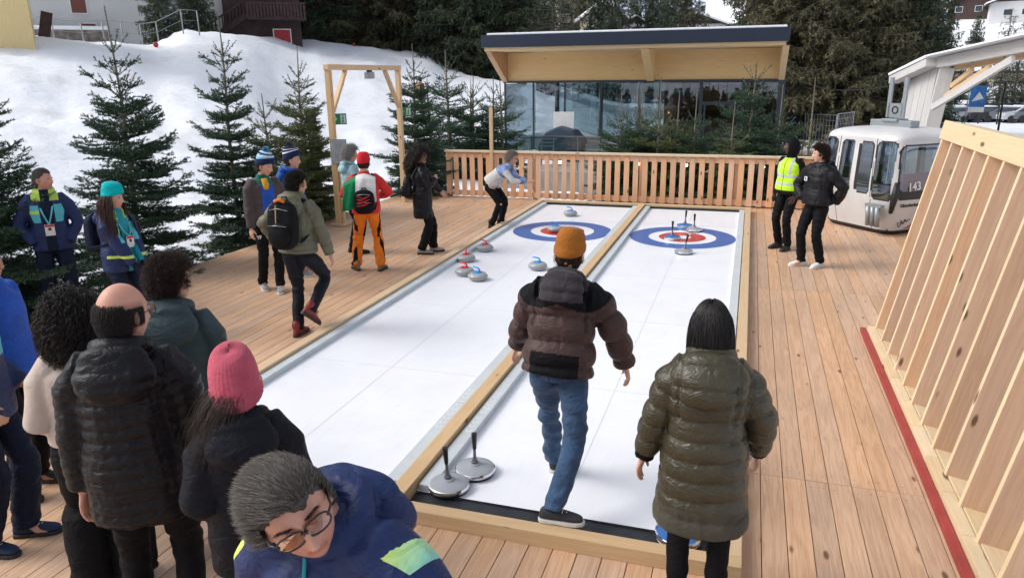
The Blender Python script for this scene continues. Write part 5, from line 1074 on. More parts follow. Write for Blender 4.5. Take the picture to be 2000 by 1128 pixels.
HM = {'black': hairmat('black_hair', (.007, .006, .006), (.026, .021, .019)), 'brown': hairmat('brown_hair', (.025, .014, .010), (.07, .04, .028)), 'darkbrown': hairmat('dark_brown_hair', (.012, .008, .007), (.035, .022, .018)), 'grey': hairmat('grey_hair', (.045, .038, .034), (.22, .195, .17), .5), 'silver': hairmat('silver_hair', (.25, .24, .23), (.5, .48, .46), .5), 'blondgrey': hairmat('grey_blonde_hair', (.18, .15, .12), (.42, .37, .31), .5), 'auburn': hairmat('auburn_hair', (.04, .015, .008), (.11, .05, .03))}

SHM = {}
for _k, _c in (('black_hair', (.008, .007, .007)), ('brown_hair', (.030, .018, .013)), ('dark_brown_hair', (.014, .010, .008)), ('grey_hair', (.075, .066, .060)), ('silver_hair', (.27, .26, .25)), ('grey_blonde_hair', (.22, .18, .14)), ('auburn_hair', (.05, .02, .01))): SHM[_k] = mat('base_'+_k, _c, .8, spec=.15, var=.25, vscale=60, bump=.8, bscale=160, bstretch=(1, 1, .25))
def scalp(Mx, s, kind, rng, k):
    """random scalp roots and outward normals in world(person) space"""
    ii = []
    P = HG; nv, nu = P.shape[0]-1, P.shape[1]
    while len(ii) < k:
        i = rng.integers(1, nv-1); j = rng.integers(0, nu); 
        if rng.random() > math.sin(math.pi*i/nv): continue
        x, y, z = P[i, j]+(P[i+1, (j+1) % nu]-P[i, j])*rng.random(3)
        hair = z > .062-(.0 if y > 0 else 0) if y > .055 else (z > .02+y*.75 if y > 0 else z > -.072+.25*max(0, y+.08) )
        if y > -.02 and y < .055 and z < .05 and z > -.03 and abs(x) > .06: hair = y < .028 and z > -.02
        if y > -.02 and z < -.03: hair = False
        if kind == 'bald': hair = hair and (z < .052-.045*rng.random()**2 and y < .03) and not (z > .035 and y > -.045)
        if kind == 'brow': hair = False
        if hair: ii.append((x, y, z))
    A = np.array(ii); nrmv = A/np.array([.077, .098, .118])**2*.01; nrmv /= np.linalg.norm(nrmv, axis=1)[:, None]
    Mn = np.array(Mx.to_3x3()); T = np.array(Mx.translation); return (A*s)@Mn.T+T, nrmv@Mn.T, A, nrmv
def hair_shell(Mx, s, kind, m, parent, th=.008, seed=0, low=-.07, noise_amp=.003, side=0, bald=False, fs=55):
    """close fitting hair volume made from the scalp part of the head surface, with an uneven outline"""
    P = HG; nv, nu = P.shape[0]-1, P.shape[1]; nn = P/np.array([.077, .098, .118])**2; nn /= np.linalg.norm(nn, axis=2)[:, :, None]
    def mask(x, y, z):
        if bald: return (z < .055 and z > low and y < .035 and not (z > .035 and y > -.045)) and not (y > -.01 and z < -.02)
        if y > .05: return z > .060+.012*math.sin(x*60)
        if y > -.012: return z > .012+y*.72 and not (z < -.03)
        return z > low+.15*max(0, y+.06)
    flat = P.reshape(-1, 3); ns = fold(flat*1.0, fs, seed); ns2 = fold(flat, fs*2.6, seed+3)
    V = []; msk = []
    for q, (p, nm) in enumerate(zip(flat, nn.reshape(-1, 3))):
        k = mask(*p); msk.append(k); edge = 1.0
        V.append(Mx @ Vector((p+nm*((th+noise_amp*ns[q]+noise_amp*.5*ns2[q]) if k else -.004))*s))
    F = []
    for i in range(nv):
        for j in range(nu):
            q = (i*nu+j, (i+1)*nu+j, (i+1)*nu+(j+1) % nu, i*nu+(j+1) % nu)
            if any(msk[a] for a in q): F.append(q)
    me = bpy.data.meshes.new('hair'); me.from_pydata(V, [], F); me.polygons.foreach_set('use_smooth', [True]*len(F)); me.materials.append(SHM.get(m.name, m)); o = link('hair', me, parent, sub=1); return o

def hand(mb, w, d, palm_n, side, s, curl=.5, spread=.12, mirror=1, fist=False):
    """w wrist, d hand direction, palm_n palm normal, side = towards thumb; five tapered fingers into mb"""
    d = nrm(d); pn = Vector(palm_n); pn = (pn-d*pn.dot(d)).normalized(); sd = Vector(side); sd = (sd-d*sd.dot(d)-pn*sd.dot(pn)).normalized()
    mb.tube([w-d*.03*s, w+d*.012*s, w+d*.05*s, w+d*.09*s], [(.025*s, .02*s), (.028*s, .019*s), (.040*s, .016*s), (.038*s, .013*s)], 12)
    # orient the palm ellipse: rebuild with explicit frame
    o = len(mb.v)-48
    for i, (t, ra, rb) in enumerate(((-.03, .025, .021), (.012, .028, .018), (.05, .041, .0165), (.092, .040, .0135))):
        for j in range(12):
            a = 2*math.pi*j/12; mb.v[o+i*12+j] = tuple(w+d*t*s+sd*math.cos(a)*ra*s+pn*math.sin(a)*rb*s)
    for f, (off, L, r) in enumerate(((.030, .072, .0088), (.010, .080, .0092), (-.011, .074, .0088), (-.030, .058, .0078))):
        b0 = w+d*.085*s+sd*off*s; dr = (d+sd*off*spread*25*.3).normalized(); pts = [b0-d*.02*s, b0]; cc = curl*(1+.1*f)
        for k, fr in enumerate((.45, .30, .25)):
            ang = cc*(.55, 1.25, 1.85)[k]; v = dr*math.cos(ang)+pn*math.sin(ang); pts.append(pts[-1]+v*L*fr*s)
        mb.tube(pts, [r*s, r*s, r*.95*s, r*.88*s, r*.62*s], 8)
    b0 = w+d*.03*s+sd*.030*s; v1 = (d*.6+sd*.75+pn*.25).normalized(); v2 = (d*.85+sd*.35+pn*(.3+curl*.4)).normalized(); v3 = (d*.95+sd*.05+pn*(.35+curl*.5)).normalized()
    mb.tube([b0-v1*.02*s, b0+v1*.022*s, b0+v1*.022*s+v2*.032*s, b0+v1*.022*s+v2*.032*s+v3*.026*s], [.013*s, .0125*s, .0105*s, .007*s], 8)

def shoe(P, ank, toe_dir, up, s, m_up, m_sole, parent, kind='shoe'):
    """sole and upper; ank = ankle joint, .085 above ground along up"""
    f = nrm(toe_dir); u = Vector(up); u = (u-f*u.dot(f)).normalized(); r = f.cross(u); o = Vector(ank)-u*.085*s
    outl = [(-.085, .028), (-.05, .036), (.02, .036), (.09, .046), (.14, .045), (.175, .030), (.188, .008), (.188, -.008), (.175, -.030), (.14, -.042), (.09, -.042), (.02, -.032), (-.05, -.033), (-.085, -.026), (-.095, 0)]
    th = .026 if kind != 'boot' else .032
    q = MB(); poly = [o+f*a*s+r*b*s for a, b in outl]; q.prism(poly, u*th*s); so_ = q
    q = MB(); rings = []
    sec = [(-.090, .012, .020, .05), (-.075, .030, .020, .105), (-.035, .036, .020, .125 if kind != 'low' else .09), (.015, .037, .020, .115 if kind != 'low' else .085), (.055, .038, .020, .085), (.10, .043, .020, .066), (.145, .040, .020, .058), (.178, .022, .02, .045)]
    n = 12; vs = []
    for a, w_, z0, z1 in sec:
        for j in range(n):
            an = 2*math.pi*j/n; cx, cz = math.cos(an), math.sin(an); vs.append(o+f*a*s+r*math.copysign(abs(cx)**.7, cx)*w_*s+u*((z0+z1)/2+math.copysign(abs(cz)**.8, cz)*(z1-z0)/2)*s)
    k = len(sec); q.add(vs, [(i*n+j, i*n+(j+1) % n, (i+1)*n+(j+1) % n, (i+1)*n+j) for i in range(k-1) for j in range(n)]+[tuple(range(n-1, -1, -1)), tuple((k-1)*n+j for j in range(n))], 0, None, 0, True)
    if kind == 'boot': q.tube([o+f*-.04*s+u*.06*s, o+f*-.045*s+u*.19*s], [(.045*s, .05*s), (.05*s, .052*s)], 14)
    sh = q.build('shoe', m_up, parent, sub=1); 
    e = so_.build('sole', m_sole, sh, .006*s)
    # laces
    q = MB()
    for i in range(4): a = .03+.022*i; zt = .112-.014*i-(0.02 if kind == 'low' else 0); q.tube([o+f*a*s+r*.024*s+u*zt*s, o+f*(a+.004)*s+u*(zt+.012)*s, o+f*a*s-r*.024*s+u*zt*s], .003*s, 5)
    q.build('laces', 'sole_white' if kind != 'boot' else 'black', sh)
    return sh
def person(label, loc, face, h=1.75, group=None, skin='fair', lean=(0, 0), pelvis=(0, 0, .95), twist=0, head=(0, 0, 0), hand_l=None, hand_r=None, foot_l=(-.11, 0), foot_r=(.11, 0), toe_l=None, toe_r=None, ankz_l=.085, ankz_r=.085,
           jacket=None, trousers=None, shoes=None, pole_l=None, pole_r=None, female=False, voxel=.0075, curl=.45, bulk=1.0, nose=1, jaw=1, base_z=0, hs=1.05, hdir_l=None, hdir_r=None, gloves=None, foot_pitch=(0, 0), knee_pole_l=None, knee_pole_r=None, bodyvox=None, nohands=False, headshift=(0, 0, 0)):
    """local frame: x right, y forward, z up; face = heading in degrees, 0 looks along +Y (away from camera), positive turns left"""
    rt = thing('person', label, 'person', (loc[0], loc[1], base_z), R_(face), group); s = h/1.75; S = lambda *v: Vector(v)*s
    pel = S(*pelvis); tl = .50*s; up = Vector((math.sin(lean[0]), math.sin(lean[1]), 0)); up.z = math.sqrt(max(.05, 1-up.x**2-up.y**2)); neck = pel+up*tl
    tw = Matrix.Rotation(twist, 3, 'Z'); fw = tw @ Vector((0, 1, 0)); fw = (fw-up*fw.dot(up)).normalized(); rg = fw.cross(up).normalized()
    shw = (.158 if female else .182)*s
    sh = {-1: neck-up*.065*s-rg*shw, 1: neck-up*.065*s+rg*shw}
    hip = {-1: pel+S(-.09, 0, -.03), 1: pel+S(.09, 0, -.03)}
    J = {'rt': rt, 's': s, 'pel': pel, 'neck': neck, 'up': up, 'fw': fw, 'rg': rg, 'sh': sh, 'hip': hip, 'h': h}
    # arms
    el = {}; wr = {}; hd = {}
    for sd, hp, pl, hdv in ((-1, hand_l, pole_l, hdir_l), (1, hand_r, pole_r, hdir_r)):
        tgt = S(*hp) if hp is not None else sh[sd]+(-up*.52+rg*sd*.06+fw*.04)*s
        p = Vector(pl) if pl is not None else rg*sd*.12-fw*1.0
        el[sd], wr[sd] = ik(sh[sd], tgt, .285*s, .255*s, p); hd[sd] = Vector(hdv).normalized() if hdv is not None else (wr[sd]-el[sd]).normalized()
    kn = {}; an = {}
    for sd, ft, az_, kp in ((-1, foot_l, ankz_l, knee_pole_l), (1, foot_r, ankz_r, knee_pole_r)):
        kn[sd], an[sd] = ik(hip[sd], S(ft[0], ft[1], az_), .43*s, .435*s, kp or (sd*.12, 1, 0))
    J.update(el=el, wr=wr, kn=kn, an=an)
    # head frame
    yaw, pitch, roll = head; base = Matrix((rg, fw, up)).transposed() if abs(lean[1]) < .3 and abs(lean[0]) < .3 else Matrix((rg, rg.cross(Vector((0, 0, 1)))*-1, Vector((0, 0, 1)))).transposed()
    uz = Vector((0, 0, 1)); fz = Vector((fw.x, fw.y, 0)).normalized(); b3 = Matrix((fz.cross(uz), fz, uz)).transposed()
    h3 = b3 @ Matrix.Rotation(R_(yaw), 3, 'Z') @ Matrix.Rotation(R_(pitch), 3, 'X') @ Matrix.Rotation(R_(roll), 3, 'Y')
    hsz = s*hs*1.0; neckdir = (up*.6+h3 @ Vector((0, .25, .9))*.6).normalized()
    jaw_piv = neck+neckdir*.075*s; hc = jaw_piv+(h3 @ Vector((0, .012, .085)))*hsz+S(*headshift)
    Mx = Matrix.Translation(hc) @ h3.to_4x4(); J['Mx'] = Mx; J['hc'] = hc; J['h3'] = h3; J['hsz'] = hsz
    # body: one continuous surface
    mb = MB()
    mb.tube([pel-up*.06*s, pel, pel+up*.16*s, pel+up*.32*s, neck-up*.07*s, neck], [(.11*s, .08*s), (.125*s, .085*s), (.105*s, .08*s), (.12*s, .085*s), (.09*s, .06*s), (.055*s, .055*s)], 16)
    mb.tube([neck-up*.06*s, neck+neckdir*.03*s, hc-(h3 @ Vector((0, .012, .03)))*hsz], [.068*s, .055*s, .055*s], 14)
    add_head(mb, Mx, hsz, nose, jaw)
    for sd in (-1, 1):
        mb.tube([neck-up*.08*s, sh[sd], (sh[sd]+el[sd])/2, el[sd], (el[sd]*.6+wr[sd]*.4), wr[sd]], [.04*s, .042*s, .038*s, .034*s, .033*s, .025*s], 12)
        mb.tube([pel+S(sd*.04, 0, 0), hip[sd], (hip[sd]+kn[sd])/2, kn[sd], kn[sd]*.65+an[sd]*.35, an[sd]], [.08*s, .082*s, .072*s, .052*s, .052*s, .035*s], 12)
        mb.tube([an[sd], an[sd]+Vector((0, .06, -.04))*s, an[sd]+Vector((0, .12, -.05))*s], [.035*s, .033*s, .02*s], 8)
        if not gloves and not nohands:
            cr = curl if not isinstance(curl, tuple) else curl[0 if sd < 0 else 1]
            pn = (-rg*sd*.8-fw*.2); th = fw
            if hdir_l is not None or hdir_r is not None: pn = Vector((0, 0, .8))-rg*sd*.3 if (hdir_l is not None and sd < 0) or (hdir_r is not None and sd > 0) else pn
            hand(mb, wr[sd], hd[sd], pn, th, s*.98, cr)
    me = fuse(mb, bodyvox or voxel, 1, .35)
    co = get_co(me); Mi = np.array(Mx.inverted()); lc = (co@Mi[:3, :3].T+Mi[:3, 3])/hsz
    tint = np.ones((len(co), 4)); x, y, z = np.abs(lc[:, 0]), lc[:, 1], lc[:, 2]; fm = (y > .05)
    lip = fm & (x < .024) & (np.abs(z+.0633) < .0105); tint[lip, :3] = (.90, .68, .66) if skin != 'dark' else (.9, .7, .7)
    st_ = np.exp(-((z+.085)/.028)**2)*(y > .0)*(0 if female or skin == 'dark' else 1); tint[:, :3] *= 1-.13*st_[:, None]
    ck = np.exp(-((x-.045)/.02)**2-((z+.03)/.02)**2)*fm; tint[:, 1] *= 1-.14*ck; tint[:, 2] *= 1-.12*ck
    me.materials.append(SK[skin]); at = me.attributes.new('tint', 'FLOAT_COLOR', 'POINT'); J['tint'] = tint; J['lc'] = lc; at.data.foreach_set('color', tint.astype(np.float32).ravel())
    J['body'] = link('body', me, rt)
    # eyes, brows
    for sd in (-1, 1):
        q = MB(); q.sphere(Mx @ (Vector((sd*.032, .0745, .012))*hsz), .0125*hsz, 14, 10, 0, (1.15, 1, .62), h3); q.sphere(Mx @ (Vector((sd*.032, .0820, .012))*hsz), .0062*hsz, 10, 8, 1, (1, 1, 1), h3); q.build('eye', ['eye_white', 'iris'], rt)
    J['mats'] = None
    if trousers: make_trousers(J, trousers, female)
    if shoes:
        mu, ms, kd = shoes
        for sd, toe, fp in ((-1, toe_l, foot_pitch[0]), (1, toe_r, foot_pitch[1])):
            t = Vector((*(toe if toe is not None else (sd*.18, 1)), 0)).normalized(); ax = t.cross(Vector((0, 0, 1))); Rm = Matrix.Rotation(R_(fp), 3, ax)
            shoe(None, an[sd], Rm @ t, Rm @ Vector((0, 0, 1)), s, mu, ms, rt, kd)
    if jacket: make_jacket(J, jacket, female, bulk)
    if gloves:
        for sd in (-1, 1):
            q = MB(); hand(q, wr[sd], hd[sd], -rg*sd*.8-fw*.2, fw, s*1.16, .5); me = fuse(q, .007, 1); me.materials.append(M[gloves] if isinstance(gloves, str) else gloves); link('glove', me, rt)
    return J

def make_trousers(J, t, female):
    s = J['s']; pel, hip, kn, an = J['pel'], J['hip'], J['kn'], J['an']; w = t.get('w', 1.0); fl = t.get('flare', 1.0); mb = MB()
    mb.tube([pel+Vector((0, 0, .13))*s, pel+Vector((0, 0, .03))*s, pel-Vector((0, 0, .07))*s], [(.135*s, .10*s), (.155*s, .115*s), (.15*s, .11*s)], 20)
    for sd in (-1, 1):
        a = an[sd]+(kn[sd]-an[sd]).normalized()*(.0)*s+Vector((0, -.01, -.01*t.get('long', 1)))*s; k = kn[sd]
        mb.tube([pel+Vector((sd*.075*s, 0, -.02*s)), hip[sd]-Vector((0, 0, .06*s)), (hip[sd]+k)/2, k+(hip[sd]-k)*.08, k+(a-k)*.12, (k+a)/2, a*.85+k*.15, a], [(.085*s*w, .098*s*w), .094*s*w, .084*s*w, .068*s*w, .066*s*w*fl, .064*s*w*fl, .060*s*w*fl, .062*s*w*fl], 18)
    me = fuse(mb, t.get('vox', .010)*1.0, 3); co = get_co(me); no = get_no(me); am = t.get('fold', .006)*s
    d = np.minimum(seg_param(co, [kn[1]])[0] if False else np.linalg.norm(co-np.array(kn[1]), axis=1), np.linalg.norm(co-np.array(kn[-1]), axis=1)); da = np.minimum(np.linalg.norm(co-np.array(an[1]), axis=1), np.linalg.norm(co-np.array(an[-1]), axis=1))
    wgt = .45+.9*np.exp(-(d/.13)**2)+1.2*np.exp(-(da/.14)**2); f = fold(co, 14, 2, (1, 1, 2.6)); co = co+no*(am*wgt*f)[:, None]; set_co(me, co)
    mats = t['mats'] if 'mats' in t else [t['m']]
    for m_ in mats: me.materials.append(M[m_] if isinstance(m_, str) else m_)
    if 'zone' in t: me.polygons.foreach_set('material_index', t['zone'](J, face_c(me)).astype(np.int32))
    me.update(); J['trousers'] = link('trousers', me, J['rt'])

def make_jacket(J, t, female, bulk):
    s = J['s']; pel, neck, up, fw, rg, sh, el, wr = (J[k] for k in ('pel', 'neck', 'up', 'fw', 'rg', 'sh', 'el', 'wr'))
    B = t.get('bulk', 1.0)*bulk; hem = t.get('hem', -.06); mb = MB()   # hem: metres along torso from the pelvis
    fem = .93 if female else 1.0; hw = t.get('hemw', 1.0)
    down = Vector((0, 0, -1)) if hem < -.1 else -up
    lst = []
    if hem < -.12: lst += [(pel+Vector((0, 0, hem))*s, .185*hw, .15*hw), (pel+Vector((0, 0, hem*.5))*s, .185*(hw*.5+.5), .15*(hw*.5+.5))]
    else: lst += [(pel+up*hem*s, .187*hw, .152*hw)]
    lst += [(pel+up*.05*s, .187, .152), (pel+up*.18*s, .170 if not female else .158, .135), (pel+up*.32*s, .180, .138), (pel+up*.41*s, .172, .125), (pel+up*.465*s, .112, .09), (neck+up*.02*s, .07, .068)]
    if t.get('collar', 1): lst.append((neck+(up*.06+fw*.01)*s, .073, .072))
    pts = [p for p, a, b in lst]; ra = [(a*s*B*fem, b*s*B*fem) for p, a, b in lst]
    if not t.get('collar', 1) or True: ra[-1] = tuple(c/B for c in ra[-1]); 
    # explicit frame loft
    n = 28; vs = []
    for p, (a, b) in zip(pts, ra):
        for j in range(n):
            an_ = 2*math.pi*j/n; c_, s_ = math.cos(an_), math.sin(an_); vs.append(p+rg*math.copysign(abs(c_)**.85, c_)*a+fw*math.copysign(abs(s_)**.9, s_)*b)
    k = len(pts); mb.add(vs, [(i*n+j, i*n+(j+1) % n, (i+1)*n+(j+1) % n, (i+1)*n+j) for i in range(k-1) for j in range(n)]+[tuple(range(n-1, -1, -1)), tuple((k-1)*n+j for j in range(n))], smooth=True)
    ar = t.get('arm', 1.0)*B
    for sd in (() if t.get('noarm') else (-1, 1)):
        w_end = wr[sd]-(wr[sd]-el[sd]).normalized()*t.get('cuff', .0)*s
        mb.tube([neck-up*.10*s, sh[sd]-rg*sd*.02*s, sh[sd]+(el[sd]-sh[sd])*.25, (sh[sd]+el[sd])/2, el[sd], (el[sd]+wr[sd])/2, w_end], [.066*s*ar, .070*s*ar, .064*s*ar, .058*s*ar, .054*s*ar, .050*s*ar, t.get('cuffr', .042)*s*ar], 18)
    if t.get('hood'):
        hz = t['hood']; c = neck-fw*.075*s*hz+up*.005*s
        # collar ring
        ring = [neck+(rg*math.cos(a)*.088+fw*(math.sin(a)*.080-.012)+up*(.035+.035*(-math.sin(a))))*s for a in np.linspace(0, 2*math.pi, 17)]
        mb.tube(ring, .033*s*hz, 10)
        # hood lying on the back
        HM3 = Matrix((rg, fw, up)).transposed() @ Matrix.Rotation(-.45, 3, 'X')
        mb.sphere(neck+(-fw*(.085*B+.045)-up*.045)*s, .1*s*hz, 24, 16, 0, (1.38, .72, 1.05), HM3)
        mb.sphere(neck+(-fw*(.085*B+.03)+up*.03)*s, .1*s*hz, 24, 16, 0, (1.15, .55, .5), HM3)
    if t.get('hoodup'): pass
    me = fuse(mb, t.get('vox', .010), t.get('sm', 3)); co = get_co(me); no = get_no(me)
    # hem cut flat + regions
    P3 = np.array(pel); upv = np.array(up); tor = ((co-P3)@upv)/s
    da = {}; pa = {}
    for sd in (-1, 1): da[sd], pa[sd] = seg_param(co, [sh[sd], el[sd], wr[sd]])
    q = t.get('quilt'); rel = co-P3; lateral = np.abs(rel@np.array(rg))/s
    isarm = ((da[-1] < .085*s*ar) & (((co-np.array(sh[-1]))@np.array(-rg)) > -.045*s)) | ((da[1] < .085*s*ar) & (((co-np.array(sh[1]))@np.array(rg)) > -.045*s))
    arml = np.where(da[-1] < da[1], pa[-1], pa[1])/s; disp = np.zeros(len(co))
    if q:
        per, amp = q[0], q[1]; u = np.where(isarm, arml, tor+.6)+.007*np.sin(co[:, 0]*9+co[:, 2]*3)+.004*fold(co, 6, 5); ph = (u/per) % 1.0
        disp = amp*s*(np.abs(np.sin(math.pi*ph))**.55-.6)
        fx = fold(co, 22, 1, (1, 1, .8)); puff = np.abs(np.sin(math.pi*ph)); disp += .0035*s*fx*(1-puff*.5)*(q[2] if len(q) > 2 else 1); disp += .0045*s*fold(co, 30, 9, (1.6, 1.6, .45))*(1-puff)**.7
        # armhole seam
        dsm = np.minimum(np.abs(((co-np.array(sh[-1]))@np.array(-rg))/s+.02), np.abs(((co-np.array(sh[1]))@np.array(rg))/s+.02)); disp -= amp*s*.8*np.exp(-(dsm/.010)**2)*(tor > .22)
        fadeh = np.clip((tor-.47)/.03, 0, 1); disp *= 1-fadeh*.6
    fa = t.get('fold', .006)*s; ff = fold(co, 11, 4, (1, 1, 1.6)); dE = np.minimum(np.linalg.norm(co-np.array(el[1]), axis=1), np.linalg.norm(co-np.array(el[-1]), axis=1))
    disp += fa*ff*(.5+1.0*np.exp(-(dE/.12)**2)); disp += fa*.5*fold(co, 26, 7)*(.4+.8*np.exp(-(dE/.12)**2))
    co = co+no*disp[:, None]; set_co(me, co)
    mats = t['mats'] if 'mats' in t else [t['m']]
    for m_ in mats: me.materials.append(M[m_] if isinstance(m_, str) else m_)
    if 'zone' in t:
        fc = face_c(me); rel = fc-P3; R0 = dict(tor=(rel@upv)/s, lat=(rel@np.array(rg))/s, dep=(rel@np.array(fw))/s, z=fc[:, 2]/s)
        a_ = {}; 
        for sd in (-1, 1): a_[sd] = seg_param(fc, [sh[sd], el[sd], wr[sd]])
        R0['arm'] = ((a_[-1][0] < .085*s*ar) & (((fc-np.array(sh[-1]))@np.array(-rg)) > -.03*s)) | ((a_[1][0] < .085*s*ar) & (((fc-np.array(sh[1]))@np.array(rg)) > -.03*s)); R0['al'] = np.where(a_[-1][0] < a_[1][0], a_[-1][1], a_[1][1])/s
        me.polygons.foreach_set('material_index', t['zone'](R0).astype(np.int32))
    if 'paint' in t:
        rel = co-P3; R0 = dict(tor=(rel@upv)/s, lat=(rel@np.array(rg))/s, dep=(rel@np.array(fw))/s, al=arml, arm=isarm)
        at = me.attributes.new('panel', 'FLOAT', 'POINT'); at.data.foreach_set('value', t['paint'](R0).astype(np.float32))
    me.update(); J[t.get('name', 'jacket')] = link(t.get('name', 'jacket'), me, J['rt']); return J[t.get('name', 'jacket')]

def beanie(J, m, pom=None, stripes=None, cuff=True, tall=0, rib=46, ribamp=.0012, low=.03, tilt=0, name='beanie'):
    Mx, s = J['Mx'], J['hsz']; nu, nv = 96, 26; vs = []
    for i in range(nv+1):
        t = i/nv; 
        for j in range(nu):
            a = 2*math.pi*j/nu
            if i <= 5 and cuff: z = low+(.045)*(i/5); r = 1.16 if 0 < i < 5 else 1.10
            else:
                tt = (i-5)/(nv-5) if cuff else i/nv; z = low+(.045 if cuff else 0)+(.088-.0+tall)*math.sin(tt*math.pi/2); r = (1.09)*math.cos(tt*math.pi/2)**.55 if tt < 1 else .001; z += 0
                if cuff and i == 6: r = 1.085
            x = .079*r*math.cos(a); y = (.100*r)*math.sin(a)-.006; zz = z+(-.030*math.sin(a+math.pi) if z < .1 else -.030*math.sin(a+math.pi)*max(0, 1-(z-.1)/.06))
            rr_ = 1+ribamp/.08*math.cos(rib*a); vs.append(Mx @ Vector((x*rr_*s, y*rr_*s, zz*s)))
    q = MB()
    mi = []
    for i in range(nv):
        q.add(vs[i*nu:(i+2)*nu], [(j, (j+1) % nu, nu+(j+1) % nu, nu+j) for j in range(nu)], (stripes(i/nv) if stripes else 0), None, 0, True)
    o = q.build(name, m if isinstance(m, list) else [m], J['rt'])
    # weld strips
    import bmesh
    bm = bmesh.new(); bm.from_mesh(o.data); bmesh.ops.remove_doubles(bm, verts=bm.verts, dist=1e-6); bm.to_mesh(o.data); bm.free()
    if pom:
        rng = np.random.default_rng(3); c = Mx @ Vector((0, -.012*s, (low+.045+.088+tall+.018)*s)); d = rng.normal(size=(700, 3)); d /= np.linalg.norm(d, axis=1)[:, None]
        strands('pompom', np.tile(np.array(c), (700, 1)), d, rng, .040*s, M[pom] if isinstance(pom, str) else pom, o, thick=.0024, grav=.0, n=2, spread=.02, taper=False, lvar=.12)
    return o
def patch(obj, keep, off, m, name, parent=None):
    """a sewn-on piece: the chosen faces of a garment, lifted by off and thickened"""
    me = obj.data; fc = face_c(me); k = keep(fc); co = get_co(me)+get_no(me)*off; idx = {}; V = []; F = []
    for p in np.nonzero(k)[0]:
        f = []
        for v in me.polygons[int(p)].vertices:
            if v not in idx: idx[v] = len(V); V.append(tuple(co[v]))
            f.append(idx[v])
        F.append(f)
    if not F: return
    n = bpy.data.meshes.new(name); n.from_pydata(V, [], F); n.polygons.foreach_set('use_smooth', [True]*len(F)); n.materials.append(M[m] if isinstance(m, str) else m); o = link(name, n, parent or obj); so = o.modifiers.new('thick', 'SOLIDIFY'); so.thickness = off*.9; so.offset = -1; return o
def head_push(J, r=1.02):
    Mi = np.array(J['Mx'].inverted()); Mf = np.array(J['Mx']); s = J['hsz']; ax = np.array([.079, .100, .119])*s*r
    def f(P):
        L = P@Mi[:3, :3].T+Mi[:3, 3]; q = np.linalg.norm(L/ax, axis=1); m = q < 1; L[m] = L[m]/q[m][:, None]; return L@Mf[:3, :3].T+Mf[:3, 3]
    return f
def short_hair(J, m, seed=1, k=2600, L=.035, th=.009, curl=0, thick=.0011, spread=.35, grav=.12, comb=(0, -.25, -.1), bald=False, noise_amp=.004, low=-.07, cfreq=120, shell=True, fs=55, n=6):
    Mx, s = J['Mx'], J['hsz']; rng = np.random.default_rng(seed)
    if shell: o = hair_shell(Mx, s, 'short', HM[m], J['rt'], th, seed, low, noise_amp, bald=bald, fs=fs)
    R, Nn, A, nl = scalp(Mx, s, 'bald' if bald else 'full', rng, k); R = R+Nn*(th*.95*s)
    if k: cb = np.array(J['h3'] @ Vector(comb)); return strands('hair_strands', R, Nn+cb*1.5, rng, L*s, HM[m], o if shell else J['rt'], thick*s, curl*s, cfreq, grav, spread, n, comb=lambda P: cb*.6, push=head_push(J, 1.0+th*13.5))
def cap_band(J, a0, a1): pass
